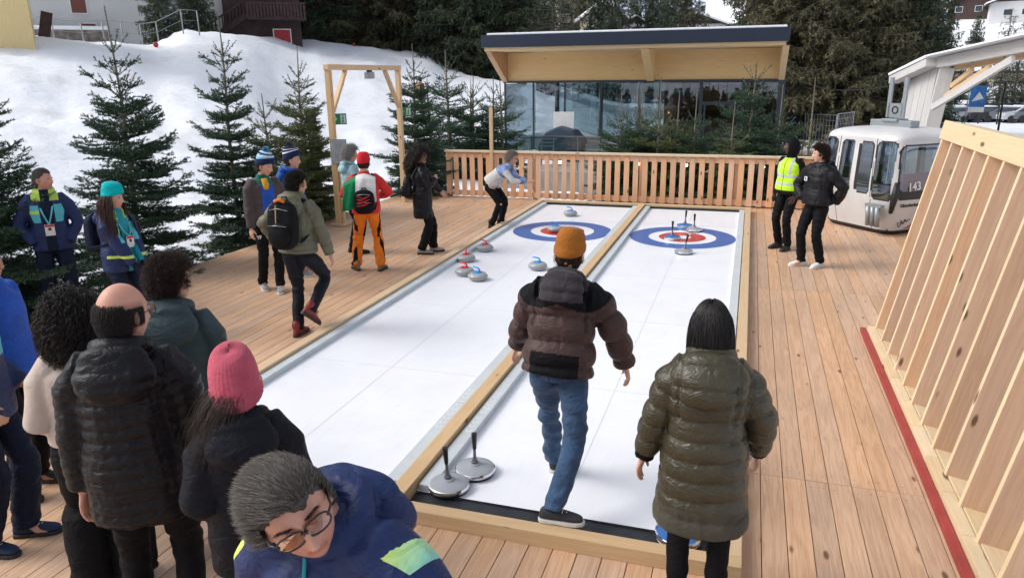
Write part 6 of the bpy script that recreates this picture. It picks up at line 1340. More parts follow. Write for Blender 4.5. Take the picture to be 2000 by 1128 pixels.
def backpack(J, label, m, size=(.30, .18, .46), off=.05, cat='backpack', accents=None, zc=.27, round_=.06):
    """worn backpack: own thing, straps over the shoulders"""
    s = J['s']; fw, rg, up, pel = J['fw'], J['rg'], J['up'], J['pel']; rt = J['rt']
    Rt = Matrix((rg, fw, up)).transposed(); c = pel+(up*zc-fw*(.145+off+size[1]/2))*s
    mw = Matrix.Translation(rt.location) @ Matrix.Rotation(rt.rotation_euler.z, 4, 'Z')
    t = thing('backpack', label, cat); t.matrix_world = mw @ Matrix.Translation(c) @ Rt.to_4x4()
    w, d, hh = [v*s for v in size]; q = MB(); n = 10; nu = 36; vs = []
    for i in range(n+1):
        v = i/n; z = (v-.5)*hh; k = 1-.28*abs(2*v-1)**3-(.12 if v > .8 else 0)*(v-.8)*5; dk = 1.05-.35*v**2
        if i in (0, n): k *= .55
        for j in range(nu):
            a = 2*math.pi*j/nu; cx, cy = math.cos(a), math.sin(a); vs.append(Vector((math.copysign(abs(cx)**.6, cx)*w/2*k, math.copysign(abs(cy)**.6, cy)*d/2*k*(dk if cy < 0 else 1), z)))
    q.add(vs, [(i*nu+j, i*nu+(j+1) % nu, (i+1)*nu+(j+1) % nu, (i+1)*nu+j) for i in range(n) for j in range(nu)]+[tuple(range(nu-1, -1, -1)), tuple(n*nu+j for j in range(nu))], 0, None, 0, True)
    q.build('bag', m, t, sub=1)
    q = MB(); q.sphere((0, -d*.50, -hh*.17), .1*s, 18, 12, 0, (w/s/.2*.78/1.0, .45, hh/s*.24/.1)); q.build('front_pocket', m, t)
    q = MB(); q.tube([(-w*.32, -d*.42, hh*.30), (0, -d*.52, hh*.34), (w*.32, -d*.42, hh*.30)], .004*s, 6); q.tube([(-w*.33, -d*.66, hh*.0), (0, -d*.78, .02*hh), (w*.33, -d*.66, hh*.0)], .003*s, 6); q.build('zip', 'steel', t)
    q = MB(); q.tube([(-.03*s, d*.3, hh*.46), (-.025*s, d*.3, hh*.54), (.025*s, d*.3, hh*.54), (.03*s, d*.3, hh*.46)], .007*s, 6); q.build('grab_loop', m, t)
    iv = (Matrix.Translation(c) @ Rt.to_4x4()).inverted()
    for sd in (-1, 1):
        shp = J['sh'][sd]; pts = [c+(up*size[2]*.42+rg*sd*.08+fw*size[1]*.45)*s, J['neck']+(-up*.0+rg*sd*.125-fw*.085)*s, J['neck']+(up*.018+rg*sd*.125+fw*.0)*s, J['neck']+(-up*.06+rg*sd*.125+fw*.115)*s, pel+(up*.28+rg*sd*.135+fw*.16)*s, pel+(up*.17+rg*sd*.19+fw*.05)*s, c+(-up*size[2]*.33+rg*sd*size[0]*.48+fw*size[1]*.4)*s]
        # smooth
        P = [Vector(p) for p in pts]; 
        for _ in range(2):
            Q = [P[0]]
            for a, b in zip(P[:-1], P[1:]): Q += [a*.75+b*.25, a*.25+b*.75]
            P = Q+[P[-1]]
        q = MB(); cc = J['pel']+up*.25*s
        for a, b in zip(P[:-1], P[1:]):
            outw = ((a+b)/2-cc); a2, b2, o2 = iv @ a, iv @ b, iv.to_3x3() @ outw; q.beam(a2, b2+(b2-a2)*.05, .045*s, .012*s, tuple(o2), rnd=0)
        q.build('strap', m, t)
    if accents: accents(t, w, d, hh, s)
    return t
C = {k: cloth(*v[0], **v[1]) for k, v in dict(
    brown=(('brown_puffer', (.066, .038, .035), .5), dict(shine=.1, wscale=14, wr=.45)), black=(('black_fabric', (.006, .006, .0075), .75), {}), blackp=(('black_puffer', (.0065, .0065, .009), .45), dict(shine=.12, wscale=14, wr=.4)),
    olive=(('shiny_olive_nylon', (.046, .040, .022), .34), dict(shine=.4, wscale=20, wr=.35)), olive_m=(('matte_olive_cloth', (.066, .060, .044), .7), {}), jeans=(('blue_denim', (.046, .088, .165), .85), dict(weave=500, wr=.7, wscale=11, var=.16)),
    darkgrey=(('dark_grey_hoodie', (.040, .035, .040), .8), {}), navy=(('navy_shell', (.014, .028, .10), .5), dict(shine=.15, wscale=10, wr=.55)), navyd=(('navy_trousers', (.008, .014, .034), .6), dict(wr=.6)), teal=(('teal_panel', (.02, .28, .34), .5), {}), aqua=(('aqua_panel', (.10, .50, .58), .5), {}), lime=(('lime_panel', (.52, .72, .12), .5), {}),
    sherpa=(('cream_sherpa', (.56, .47, .41), .95), dict(weave=120, b=.9, wr=.3)), greyteal=(('grey_teal_jacket', (.040, .065, .072), .6), dict(shine=.1, wr=.55)), ink=(('ink_black_jacket', (.006, .007, .012), .6), dict(shine=.05, wr=.6)), khaki=(('khaki_puffer', (.135, .130, .085), .5), dict(shine=.15, wr=.4)),
    taupe=(('taupe_jacket', (.075, .058, .058), .7), {}), blue=(('bright_blue_fleece', (.02, .09, .45), .7), {}), midblue=(('blue_jacket', (.02, .10, .38), .6), {}), grey=(('grey_cloth', (.12, .13, .15), .8), {}), red=(('red_jacket', (.62, .03, .03), .6), dict(wr=.5)), orange=(('orange_trousers', (.78, .20, .015), .7), dict(wr=.6)),
    lightblue=(('light_blue_jacket', (.30, .50, .55), .6), {}), hivis=(('hi_vis_yellow', (.50, .85, .03), .5), {}), reflect=(('reflective_tape', (.5, .52, .55), .4), {}), white=(('white_cloth', (.72, .71, .70), .8), {}), knitw=(('white_knit', (.62, .61, .58), .95), dict(weave=150, b=.8)), knitb=(('blue_pattern_knit', (.20, .27, .45), .95), dict(weave=60, b=.9, var=.45)),
    rust=(('rust_knit', (.33, .115, .018), .95), dict(weave=220, b=.8)), pink=(('pink_knit', (.50, .095, .14), .95), dict(weave=200, b=.9, var=.1)), tealk=(('teal_knit', (.0, .42, .45), .95), dict(weave=220, b=.8)), navyk=(('navy_knit', (.014, .022, .08), .95), dict(weave=220, b=.8)), lbk=(('light_blue_knit', (.22, .50, .72), .95), dict(weave=220, b=.8)), whitek=(('white_knit_hat', (.75, .75, .75), .95), dict(weave=220, b=.8)), redk=(('red_knit', (.62, .02, .03), .95), dict(weave=220, b=.8)), beigek=(('beige_knit', (.42, .33, .22), .95), {}), greenf=(('green_flag_cloth', (.0, .20, .07), .6), {}), greensc=(('green_scarf', (.02, .12, .09), .9), {}), yellow=(('yellow_scarf', (.6, .33, .03), .9), {}), tan=(('tan_bag', (.45, .30, .16), .8), {}), brownj=(('brown_coat', (.10, .05, .035), .8), {})).items()}
for k_, v_ in C.items(): M['c_'+k_] = v_
M['shoe_grey'] = mat('grey_trainer', (.30, .30, .30), .6, var=.3, vscale=30); M['shoe_white'] = mat('white_trainer', (.75, .74, .72), .5); M['shoe_black'] = mat('black_shoe', (.018, .018, .02), .5, var=.2); M['shoe_navy'] = mat('navy_shoe', (.01, .025, .07), .7); M['shoe_red'] = mat('red_boot', (.20, .02, .02), .5, var=.3, vscale=30); M['shoe_brown'] = mat('tan_boot', (.22, .14, .09), .7, var=.3, vscale=30); M['canvas'] = mat('black_canvas', (.035, .036, .04), .8)
M['amber'] = glassmat('amber_lens', (.9, .62, .38), .04, .85); M['lens'] = glassmat('clear_lens', (.92, .95, .95), .08, .9); M['frame'] = mat('dark_frame', (.02, .018, .018), .3)
def panel_mat():
    m = C['navy'].copy(); m.name = 'navy_shell_with_lime_panel'; n = m.node_tree; N = n.nodes.new; L = n.links.new; b = n.nodes['Principled BSDF']; src = b.inputs['Base Color'].links[0].from_socket
    at = N('ShaderNodeAttribute'); at.attribute_name = 'panel'; gt = N('ShaderNodeMath'); gt.operation = 'GREATER_THAN'; gt.inputs[1].default_value = 0; L(at.outputs['Fac'], gt.inputs[0])
    tc = N('ShaderNodeTexCoord'); sp = N('ShaderNodeSeparateXYZ'); L(tc.outputs['Object'], sp.inputs[0]); r = N('ShaderNodeMapRange'); r.inputs[1].default_value = -.20; r.inputs[2].default_value = -.34; L(sp.outputs[0], r.inputs[0])
    g = N('ShaderNodeMix'); g.data_type = 'RGBA'; g.inputs[6].default_value = (.62, .80, .16, 1); g.inputs[7].default_value = (.16, .55, .60, 1); L(r.outputs[0], g.inputs[0])
    x = N('ShaderNodeMix'); x.data_type = 'RGBA'; L(gt.outputs[0], x.inputs[0]); L(src, x.inputs[6]); L(g.outputs[2], x.inputs[7]); L(x.outputs[2], b.inputs['Base Color']); return m
def paint_n(R):
    al = R['al']; d = np.minimum.reduce([al-.0, .07-al, .075-np.abs(R['dep']-.0)*1.0]); d = np.where(R['arm'] & (R['tor'] > .33), d, -1); return d
C['navyp'] = panel_mat()
GRP = 'spectators crowded at the left of the rink'
def WL(loc, face, h, base=0):
    f = R_(face); s = h/1.75
    def g(x, y, z): dx, dy = x-loc[0], y-loc[1]; return ((dx*math.cos(f)+dy*math.sin(f))/s, (-dx*math.sin(f)+dy*math.cos(f))/s, (z-base)/s)
    return g
def glasses(J, lens='lens', fr='frame', th=.0016, wl=.026, hl=.019):
    q = MB(); l = MB(); Mx, s = J['Mx'], J['hsz']
    for sd in (-1, 1):
        ring = []; poly = []
        for i in range(20):
            a = 2*math.pi*i/20; x = sd*.033+math.copysign(abs(math.cos(a))**.75, math.cos(a))*wl; z = .006+math.copysign(abs(math.sin(a))**.8, math.sin(a))*hl; y = .099-.25*max(0, abs(x)-.03); ring.append(Mx @ Vector((x*s, y*s, z*s)))
        q.tube(ring+[ring[0]], th*s, 6, cap=False); d = Mx.to_3x3() @ Vector((0, .0006, 0)); l.prism(ring, d)
        q.tube([Mx @ Vector((sd*.060*s, .094*s, .010*s)), Mx @ Vector((sd*.076*s, .07*s, .012*s)), Mx @ Vector((sd*.080*s, -.005*s, .008*s)), Mx @ Vector((sd*.078*s, -.02*s, -.01*s))], th*1.1*s, 6)
    q.tube([Mx @ Vector((-.008*s, .1*s, .010*s)), Mx @ Vector((0, .104*s, .013*s)), Mx @ Vector((.008*s, .1*s, .010*s))], th*s, 6)
    g = q.build('glasses', fr, J['rt']); l.build('lens', lens, g)
def lanyard(J, dz=.16, side=.0, m='c_aqua'):
    s, nk, fw, up, rg, pel = J['s'], J['neck'], J['fw'], J['up'], J['rg'], J['pel']; q = MB(); c = pel+(up*dz+fw*.185+rg*side)*s
    for sd in (-1, 1):
        P = [nk+(rg*sd*.07+fw*.02+up*.02)*s, nk+(rg*sd*.075+fw*.11-up*.07)*s, pel+(up*.30+fw*.168+rg*(side+sd*.04))*s, c+up*.05*s]
        for a, b in zip(P[:-1], P[1:]): q.beam(a, b, .016*s, .003, tuple(fw), rnd=0)
    q.build('lanyard', m, J['rt']); q = MB(); Rt = Matrix((rg, fw, up)).transposed()
    q.beam(c-up*.07*s, c+up*.055*s, .095*s, .004, tuple(fw)); b = q.build('badge', 'c_white', J['rt']); q = MB(); q.beam(c+(up*.052+fw*.003)*s, c+(up*.028+fw*.003)*s, .088*s, .003, tuple(fw)); q.build('badge_stripe', 'c_red', b); q = MB(); q.beam(c+(up*.02+fw*.003)*s, c+(-up*.012+fw*.003)*s, .03*s, .003, tuple(fw)); q.build('badge_photo', 'c_taupe', b)
def arr(R, v=0): return np.full(len(R['tor']), v)

# --- the thrower in the brown puffer
loc, fc_, hh = (-1.05, 4.2), 2, 1.80; g = WL(loc, fc_, hh)
def z_l(R):
    o = arr(R); o[(R['tor'] > .345+.35*np.maximum(0, .11-np.abs(R['lat']))) & (~R['arm'] | (R['al'] < .045)) & (R['dep'] < .12)] = 1; o[(R['tor'] < .085) & (np.abs(R['lat']) < .15) & (R['dep'] < 0.02)] = 1; o[((R['tor'] > .40) & (R['dep'] < -.125) | (R['tor'] > .47)) & (np.abs(R['lat']) < .15)] = 2; return o
J = person('man in brown puffer jacket, jeans and rust beanie stepping onto the rink', loc, fc_, hh, lean=(.05, .22), pelvis=(.0, .06, .965), head=(-4, -8, 2), hand_l=g(-1.46, 4.60, .86), hand_r=g(-.66, 4.50, .92), pole_l=(-1, -.2, 0), pole_r=(1, -.3, 0),
    foot_l=g(-1.16, 4.62, 0)[:2], foot_r=g(-.98, 3.88, 0)[:2], ankz_l=.10, ankz_r=.185, toe_r=(1, .08), toe_l=(-.1, 1), knee_pole_r=(.5, .8, 0), curl=.55, hdir_l=None,
    jacket=dict(mats=[C['brown'], C['black'], C['darkgrey']], zone=z_l, quilt=(.150, .026), hem=-.05, bulk=1.17, arm=1.24, hood=1.0, fold=.006, vox=.009, cuff=.03), trousers=dict(m=C['jeans'], w=1.02, fold=.011, vox=.008), shoes=('canvas', 'sole_white', 'low'), voxel=.0055)
for sd_ in (-1, 1):
    hp_ = np.array(J['hip'][sd_]); patch(J['trousers'], lambda c: (np.abs(c[:, 0]-hp_[0]-.0) < .062) & (c[:, 1] < hp_[1]) & (c[:, 2] < hp_[2]+.0) & (c[:, 2] > hp_[2]-.135+.35*np.abs(c[:, 0]-hp_[0])), .004, 'c_jeans', 'back_pocket')
q = MB(); nk_ = J['pel']+J['up']*.03; 
beanie(J, [C['rust']], low=.025, tall=.012, ribamp=.0004)
short_hair(J, 'brown', 2, 500, .02, th=.003)
# --- woman in the long olive coat
loc, fc_, hh = (-.10, 3.46), 2, 1.71; g = WL(loc, fc_, hh)
def z_m(R): o = arr(R); o[(R['tor'] < -.24) & ~R['arm']] = 1; o[R['al'] > .50] = np.where(R['arm'][R['al'] > .50], 2, o[R['al'] > .50]); o[(R['tor'] < -.24) & ~R['arm']] = 1; return o
J = person('woman with black hair in a long shiny olive puffer coat, back turned', loc, fc_, hh, female=True, head=(3, -4, -2), hand_l=(-.33, .05, .80), hand_r=(.27, .17, .90), pole_l=(-1, -.5, 0), pole_r=(1, -.5, 0), foot_l=(-.10, 0), foot_r=(.10, 0), hs=1.05,
    jacket=dict(mats=[C['olive'], C['olive_m'], C['black']], zone=z_m, quilt=(.104, .016, .4), hem=-.39, hemw=1.16, bulk=1.22, arm=1.17, hood=1.35, fold=.004, vox=.008, sm=2, cuff=.0, cuffr=.036), trousers=dict(m=C['black'], w=.95), shoes=('shoe_black', 'sole_black', 'boot'), voxel=.0065)
short_hair(J, 'black', 3, 9000, .14, th=.014, spread=.05, grav=.7, comb=(0, -.1, -.5), noise_amp=.001, thick=.0013, n=8, fs=20)
# --- bald man
loc, fc_, hh = (-2.57, 2.40), 30, 1.91; g = WL(loc, fc_, hh)
J = person('bald man with glasses in a black quilted jacket watching from the lower left', loc, fc_, hh, GRP, 'ruddy', lean=(0, .02), head=(-38, -4, 0), hand_l=(-.25, .03, .80), hand_r=(.27, .08, .86), hs=1.07, pole_l=(-1, -.5, 0),
    jacket=dict(m=C['blackp'], quilt=(.052, .0085), hem=-.20, bulk=1.13, arm=1.22, hood=1.12, fold=.005, vox=.0085, cuff=.02), trousers=dict(m=C['black']), shoes=('shoe_black', 'sole_black', 'low'), voxel=.0055)
lc = J['lc']; hm = np.clip((.060-lc[:, 2])/.035, 0, 1)*np.clip((lc[:, 2]+.085)/.02, 0, 1)*np.clip((.04-lc[:, 1])/.02, 0, 1)*(1-np.clip((lc[:, 1]+.01)/.02, 0, 1)*np.clip((.0-lc[:, 2])/.02, 0, 1))*np.clip((np.abs(lc[:, 0])-.045)/.02+np.clip((-.06-lc[:, 1])/.015, 0, 1), 0, 1)
tn = J['tint']; tn[:, :3] *= (1-.78*hm)[:, None]; J['body'].data.attributes['tint'].data.foreach_set('color', tn.astype(np.float32).ravel())
short_hair(J, 'darkbrown', 4, 12000, .020, th=.0015, bald=True, shell=False, comb=(0, -.3, -.5), thick=.0007, spread=.2)
glasses(J)
# --- woman in the pink beanie
loc, fc_, hh = (-1.95, 2.36), 35, 1.64
J = person('woman in pink knitted beanie and black coat, brown hair at the neck', loc, fc_, hh, GRP, female=True, lean=(0, .03), head=(0, -2, -4), hand_l=(-.20, .16, .98), hand_r=(.22, .16, .98), hs=1.25,
    jacket=dict(m=C['ink'], hem=-.20, bulk=1.16, arm=1.26, hood=1.12, fold=.010, vox=.009), trousers=dict(m=C['jeans']), shoes=('shoe_black', 'sole_black', 'boot'), voxel=.006)
beanie(J, [C['pink']], low=-.045, tall=.045, ribamp=.0013, rib=64)
rng = np.random.default_rng(9); R3, N3, A3, n3 = scalp(J['Mx'], J['hsz'], 'full', rng, 3600); mk = (A3[:, 2] < .0) & (A3[:, 0] < .03); bk = np.array(J['h3'] @ Vector((-.55, -.25, -.25)))
strands('long_hair', R3[mk]+N3[mk]*.006, N3[mk]*.5+bk, rng, .20, HM['brown'], J['rt'], .0009, .004, 40, .30, .25, 10, comb=lambda P: bk*.20, push=head_push(J, 1.08), lvar=.45)
q = MB(); nk = J['neck']+J['up']*.045; q.tube([nk+(J['rg']*math.cos(a)*.085+J['fw']*(math.sin(a)*.085-.01)) for a in np.linspace(math.pi, 2*math.pi, 12)], .012, 8); q.build('inner_collar', 'c_white', J['rt'])
# --- curly young man
loc, fc_, hh = (-2.96, 3.12), 28, 1.83
J = person('young man with dark curly hair in a grey green jacket, behind the bald man', loc, fc_, hh, GRP, 'tan', lean=(0, .03), head=(-42, -2, 0), hand_l=(-.24, .1, .88), hand_r=(.24, .12, .88),
    jacket=dict(m=C['greyteal'], hem=-.10, bulk=1.04, arm=1.1, hood=1.15, fold=.008, vox=.009), trousers=dict(m=C['black']), shoes=('shoe_black', 'sole_black', 'low'), voxel=.006)
short_hair(J, 'brown', 6, 5200, .032, th=.014, curl=.005, cfreq=150, spread=.45, grav=.05, noise_amp=.008, comb=(0, 0, .05), fs=70, n=9, thick=.0012)
# --- woman with the black curls and cream vest
loc, fc_, hh = (-3.22, 2.72), 40, 1.70
J = person('woman with big black curly hair in a cream sherpa jacket and black skirt', loc, fc_, hh, GRP, 'tan', female=True, head=(0, -4, 0), hand_l=(-.20, .18, 1.0), hand_r=(.20, .18, 1.0),
    jacket=dict(m=C['sherpa'], hem=.02, bulk=1.16, arm=1.12, fold=.006, vox=.010), trousers=dict(m=C['black'], w=1.25, flare=1.5), shoes=('shoe_black', 'sole_black', 'boot'), voxel=.0065)
rng = np.random.default_rng(12); hair_shell(J['Mx'], J['hsz'], 'x', HM['black'], J['rt'], .032, 3, -.09, .012, fs=45)
R3, N3, A3, n3 = scalp(J['Mx'], J['hsz'], 'full', rng, 7500); ext = R3+N3*(.020+.030*rng.random(len(R3)))[:, None]
strands('curls', ext, N3, rng, .115, HM['black'], J['rt'], .0013, .0075, 130, .34, .35, 18, push=head_push(J, 1.42), taper=False, lvar=.35)
q = MB(); Mx = J['Mx']; q.tube([Mx @ Vector((x, .035-.0*abs(x), .158-3*x*x)) for x in np.linspace(-.07, .07, 8)], .004, 6); q.build('headband', 'yel_plastic' if 'yel_plastic' in M else 'frame', J['rt'])
# --- grey haired man looking down, closest to us
loc, fc_, hh = (-1.01, 1.55), 178, 1.84
def z_n(R):
    o = arr(R); sh_ = (R['tor'] > .33) & (R['tor'] < .47) & (np.abs(R['lat']) > .16) & (R['dep'] > -.08); o[R['arm'] & (R['al'] > .01) & (R['al'] < .10) & (R['dep'] > -.06) & (R['tor'] > .34)] = 1; o[(np.abs(R['lat']) < .012) & (R['dep'] > .05) & ~R['arm']] = 2
    o[(R['lat'] < -.05) & (R['lat'] > -.10) & (R['dep'] > .05) & (R['tor'] > .3) & (R['tor'] < .45) & ~R['arm']] = 2; return o
J = person('grey haired man with dark glasses and navy jacket looking down, closest at the bottom', loc, fc_, hh, GRP, 'ruddy', lean=(.0, .10), pelvis=(0, -.02, 1.0), head=(48, -3, 25), headshift=(.01, .03, -.05), hand_l=(-.62, .22, 1.10), hand_r=(.24, .2, .95), pole_l=(-1, -.1, .5), hs=1.06, nose=1.3, jaw=.7,
    jacket=dict(mats=[C['navyp']], paint=paint_n, hem=-.10, bulk=1.18, arm=1.36, hood=1.25, fold=.011, vox=.0075, cuff=.02), trousers=dict(m=C['navyd']), shoes=('shoe_navy', 'sole_black', 'low'), voxel=.004, bodyvox=.0036)
JN = J
short_hair(J, 'grey', 8, 16000, .060, th=.012, curl=.004, cfreq=60, spread=.20, grav=.10, noise_amp=.007, comb=(.30, -.55, -.05), thick=.0006, fs=30, n=9)
glasses(J, 'amber', th=.0026, wl=.031, hl=.020)
for sd in (-1, 1):   # brows and lids
    q = MB(); Mx, s_ = J['Mx'], J['hsz']; rng = np.random.default_rng(1)
    R0 = np.array([Mx @ (Vector((sd*(.014+.036*t), .095-.55*max(0, .014+.036*t-.03)-.002, .032+.006*math.sin(t*2.6)))*s_) for t in np.linspace(0, 1, 160)]); d0 = np.array(J['h3'] @ Vector((sd*.9, .25, .25)))
    strands('eyebrow', R0+rng.normal(size=R0.shape)*.0018, np.tile(d0, (160, 1)), rng, .011, HM['darkbrown'], J['rt'], .0005, 0, 0, .1, .2, 3)
    q.sphere(Mx @ (Vector((sd*.032, .0745, .0125))*s_), .0138*s_, 16, 10, 0, (1.15, 1, .64), J['h3']); q.v = q.v
    me = q.mesh('eyelid'); bm_keep = [p for p in me.polygons]; me.materials.append(SK['ruddy']); at = me.attributes.new('tint', 'FLOAT_COLOR', 'POINT'); at.data.foreach_set('color', np.tile([.85, .75, .72, 1.0], len(me.vertices)).astype(np.float32)); link('eyelid', me, J['rt'])
q = MB(); nk = J['neck']; a_ = J['rg']; f_ = J['fw']; u_ = J['up']
q.tube([J['pel']+(u_*.30+f_*.178)*1.0, nk+f_*.125-u_*.03, nk+f_*.10+u_*.045], .005, 6); q.build('zip', 'c_teal', J['rt'])
q = MB(); q.tube([nk+f_*.132-u_*.06, nk+f_*.142-u_*.10], .004, 6); q.build('zip_pull', 'steel', J['rt'])
text('20', .07, None, None, 'c_white', 'logo', J['rt'], mat4=Matrix.Translation(J['pel']+(u_*.36+f_*.170-a_*.075)) @ Matrix((-a_*-1, u_, f_)).transposed().to_4x4() @ Matrix.Rotation(R_(0), 4, 'Y'), shear=.3, bold=.002)
# --- left edge: navy/teal jacket, partly in frame, and the blue jacket behind
loc, fc_, hh = (-4.22, 2.86), -70, 1.80
def z_s(R): o = arr(R); o[(R['tor'] > .22) & (R['tor'] < .36) & (R['dep'] > .06) & ~R['arm']] = 1; o[(R['tor'] > .36) & (R['dep'] > .03) & ~R['arm']] = 2; return o
J = person('person in navy and teal jacket and trousers, cut by the left edge', loc, fc_, hh, GRP, foot_l=(-.06, .10), foot_r=(.12, -.02), hand_l=(-.2, .15, .95), hand_r=(.2, .15, .95),
    jacket=dict(mats=[C['navy'], C['aqua'], C['teal']], zone=z_s, hem=-.14, bulk=1.12, arm=1.1, hood=1.0), trousers=dict(m=C['navyd'], w=1.1, flare=1.15), shoes=('shoe_navy', 'sole_black', 'low'), voxel=.008)
short_hair(J, 'darkbrown', 11, 600, .03)
loc, fc_, hh = (-4.62, 3.36), -75, 1.78
J = person('person in bright blue jacket and black trousers behind, at the left picture edge', loc, fc_, hh, GRP, 'tan', hand_l=(-.2, .15, .95), hand_r=(.2, .15, .95), jacket=dict(m=C['blue'], hem=-.08, bulk=1.15, hood=1.0), trousers=dict(m=C['black'], flare=1.1), shoes=('shoe_black', 'sole_black', 'boot'), voxel=.009)
short_hair(J, 'black', 13, 600, .03)

# --- far left pair in team jackets
loc, fc_, hh = (-7.72, 6.50), -132, 1.80
def z_a(R):
    o = arr(R); o[(np.abs(R['lat']) < .055+.03*(R['tor']-.1)) & (R['dep'] > 0) & ~R['arm']] = 3; c = (R['dep'] > .02) & ~R['arm']; o[c & (np.abs(R['lat']) > .075) & (R['tor'] > .20) & (R['tor'] < .40) & (np.abs(R['lat']) < .19-.25*(.40-R['tor']))] = 1; o[(R['tor'] > .44) & (np.abs(R['lat']) < .13) & (np.abs(R['lat']) > .045) & (R['dep'] > -.02)] = 2
    o[c & (np.abs(R['lat']) > .075) & (R['tor'] > .30) & (R['tor'] < .335) & (R['lat'] > 0)] = 2; return o
J = person('man with short grey hair, navy team jacket and badge, hands in pockets', loc, fc_, hh, GRP, 'ruddy', head=(55, 2, 0), hand_l=(-.17, .13, .92), hand_r=(.17, .13, .92), pole_l=(-1, -.5, 0), pole_r=(1, -.5, 0),
    jacket=dict(mats=[C['navy'], C['aqua'], C['lime'], C['navyd']], zone=z_a, hem=-.12, bulk=1.10, arm=1.08, hood=.9), trousers=dict(m=C['navyd'], w=1.08, flare=1.1), shoes=('shoe_navy', 'sole_black', 'boot'), voxel=.0065, nohands=True)
short_hair(J, 'grey', 21, 1800, .012, th=.004, noise_amp=.001, thick=.0012); lanyard(J, .13)
loc, fc_, hh = (-6.36, 6.12), -92, 1.69
def z_b(R): o = z_a(R); o[o == 3] = 4; o[(o == 0) & (R['dep'] > .03) & (R['tor'] < .06) & (R['tor'] > 0.03)] = 2; return o
J = person('woman in teal beanie with long brown hair and navy team jacket, hands folded', loc, fc_, hh, GRP, female=True, head=(18, -2, 0), hand_l=(-.05, .27, .86), hand_r=(.05, .27, .86), pole_l=(-1, -.4, 0), pole_r=(1, -.4, 0), gloves='c_navyd',
    jacket=dict(mats=[C['navy'], C['aqua'], C['lime'], C['navyd'], C['teal']], zone=z_b, hem=-.14, bulk=1.14, arm=1.14, hood=1.0), trousers=dict(m=C['navyd'], flare=1.1), shoes=('shoe_navy', 'sole_black', 'boot'), voxel=.007)
beanie(J, [C['tealk']], low=.02, tall=.02, ribamp=.0008); lanyard(J, .20)
rng = np.random.default_rng(14); R3, N3, A3, n3 = scalp(J['Mx'], J['hsz'], 'full', rng, 2600); mk = A3[:, 2] < .05
strands('long_hair', R3[mk]+N3[mk]*.006, N3[mk]*.4+np.array([.2, .2, -.5]), rng, .36, HM['auburn'], J['rt'], .0022, .003, 40, .5, .15, 9, push=head_push(J, 1.1), comb=lambda P: np.array([.06, .10, 0]))
backpack(J, 'navy rucksack on the back of the woman in the teal beanie', 'c_navyd', (.28, .15, .46), .06)
# --- bobble hat men
loc, fc_, hh = (-6.03, 8.26), -122, 1.80
def z_c(R): o = arr(R); o[(np.abs(R['lat']) < .085) & (R['dep'] > .03) & ~R['arm']] = 1; o[(R['tor'] > .445) & (R['dep'] > -.05) & (np.abs(R['lat']) < .10)] = 2; return o
J = person('man in striped blue bobble hat, taupe jacket open over bright blue fleece, black trousers', loc, fc_, hh, None, head=(38, -14, 0), foot_l=(-.02, .20), foot_r=(.10, -.08), toe_l=(.5, 1), toe_r=(.2, 1), hand_l=(-.27, .05, .86), hand_r=(.25, .10, .84),
    jacket=dict(mats=[C['taupe'], C['blue'], C['greensc']], zone=z_c, hem=-.02, bulk=1.12, arm=1.1, fold=.008), trousers=dict(m=C['black'], w=1.0), shoes=('shoe_grey', 'sole_white', 'low'), voxel=.0065)
st = lambda t: 0 if t < .28 else (1 if int(t*14) % 2 else 2)
beanie(J, [C['navyk'], C['lbk'], C['whitek']], pom='c_lbk', stripes=lambda t: 0 if t < .30 else (1, 2, 3 if False else 1, 0)[int((t-.30)*11) % 4], low=.03, tall=.02); short_hair(J, 'brown', 22, 500, .025)
q = MB(); n_ = J['neck']; q.tube([n_+J['fw']*.11*1+J['rg']*.02+J['up']*.01, n_+J['fw']*.155-J['up']*.06+J['rg']*.02, n_+J['fw']*.17-J['up']*.12+J['rg']*.03], [(.04, .02), (.045, .018), (.03, .015)], 10); q.build('scarf', 'c_yellow', J['rt'])
text('TRADE', .06, None, None, 'c_white', 'print', J['rt'], mat4=Matrix.Translation(J['hip'][1]+Vector((.01, .108, -.20))) @ Matrix.Rotation(R_(180), 4, 'Z') @ Matrix.Rotation(R_(90), 4, 'X'), bold=.002)
loc, fc_, hh = (-6.07, 9.0), -62, 1.79
J = person('man in navy patterned bobble hat and blue jacket standing behind the striped hat', loc, fc_, hh, None, head=(-8, 2, 0), hand_l=(-.22, .1, .9), hand_r=(.22, .1, .9),
    jacket=dict(mats=[C['midblue'], C['grey']], zone=lambda R: np.where(R['arm'] & (R['al'] < .3), 1, 0), hem=-.06, bulk=1.12, hood=1.0), trousers=dict(m=C['navyd']), shoes=('shoe_grey', 'sole_white', 'low'), voxel=.007)
beanie(J, [C['navyk'], C['whitek']], pom='c_grey', stripes=lambda t: 1 if .34 < t < .40 or .52 < t < .57 else 0, low=.03, tall=.02); short_hair(J, 'brown', 23, 500, .025)
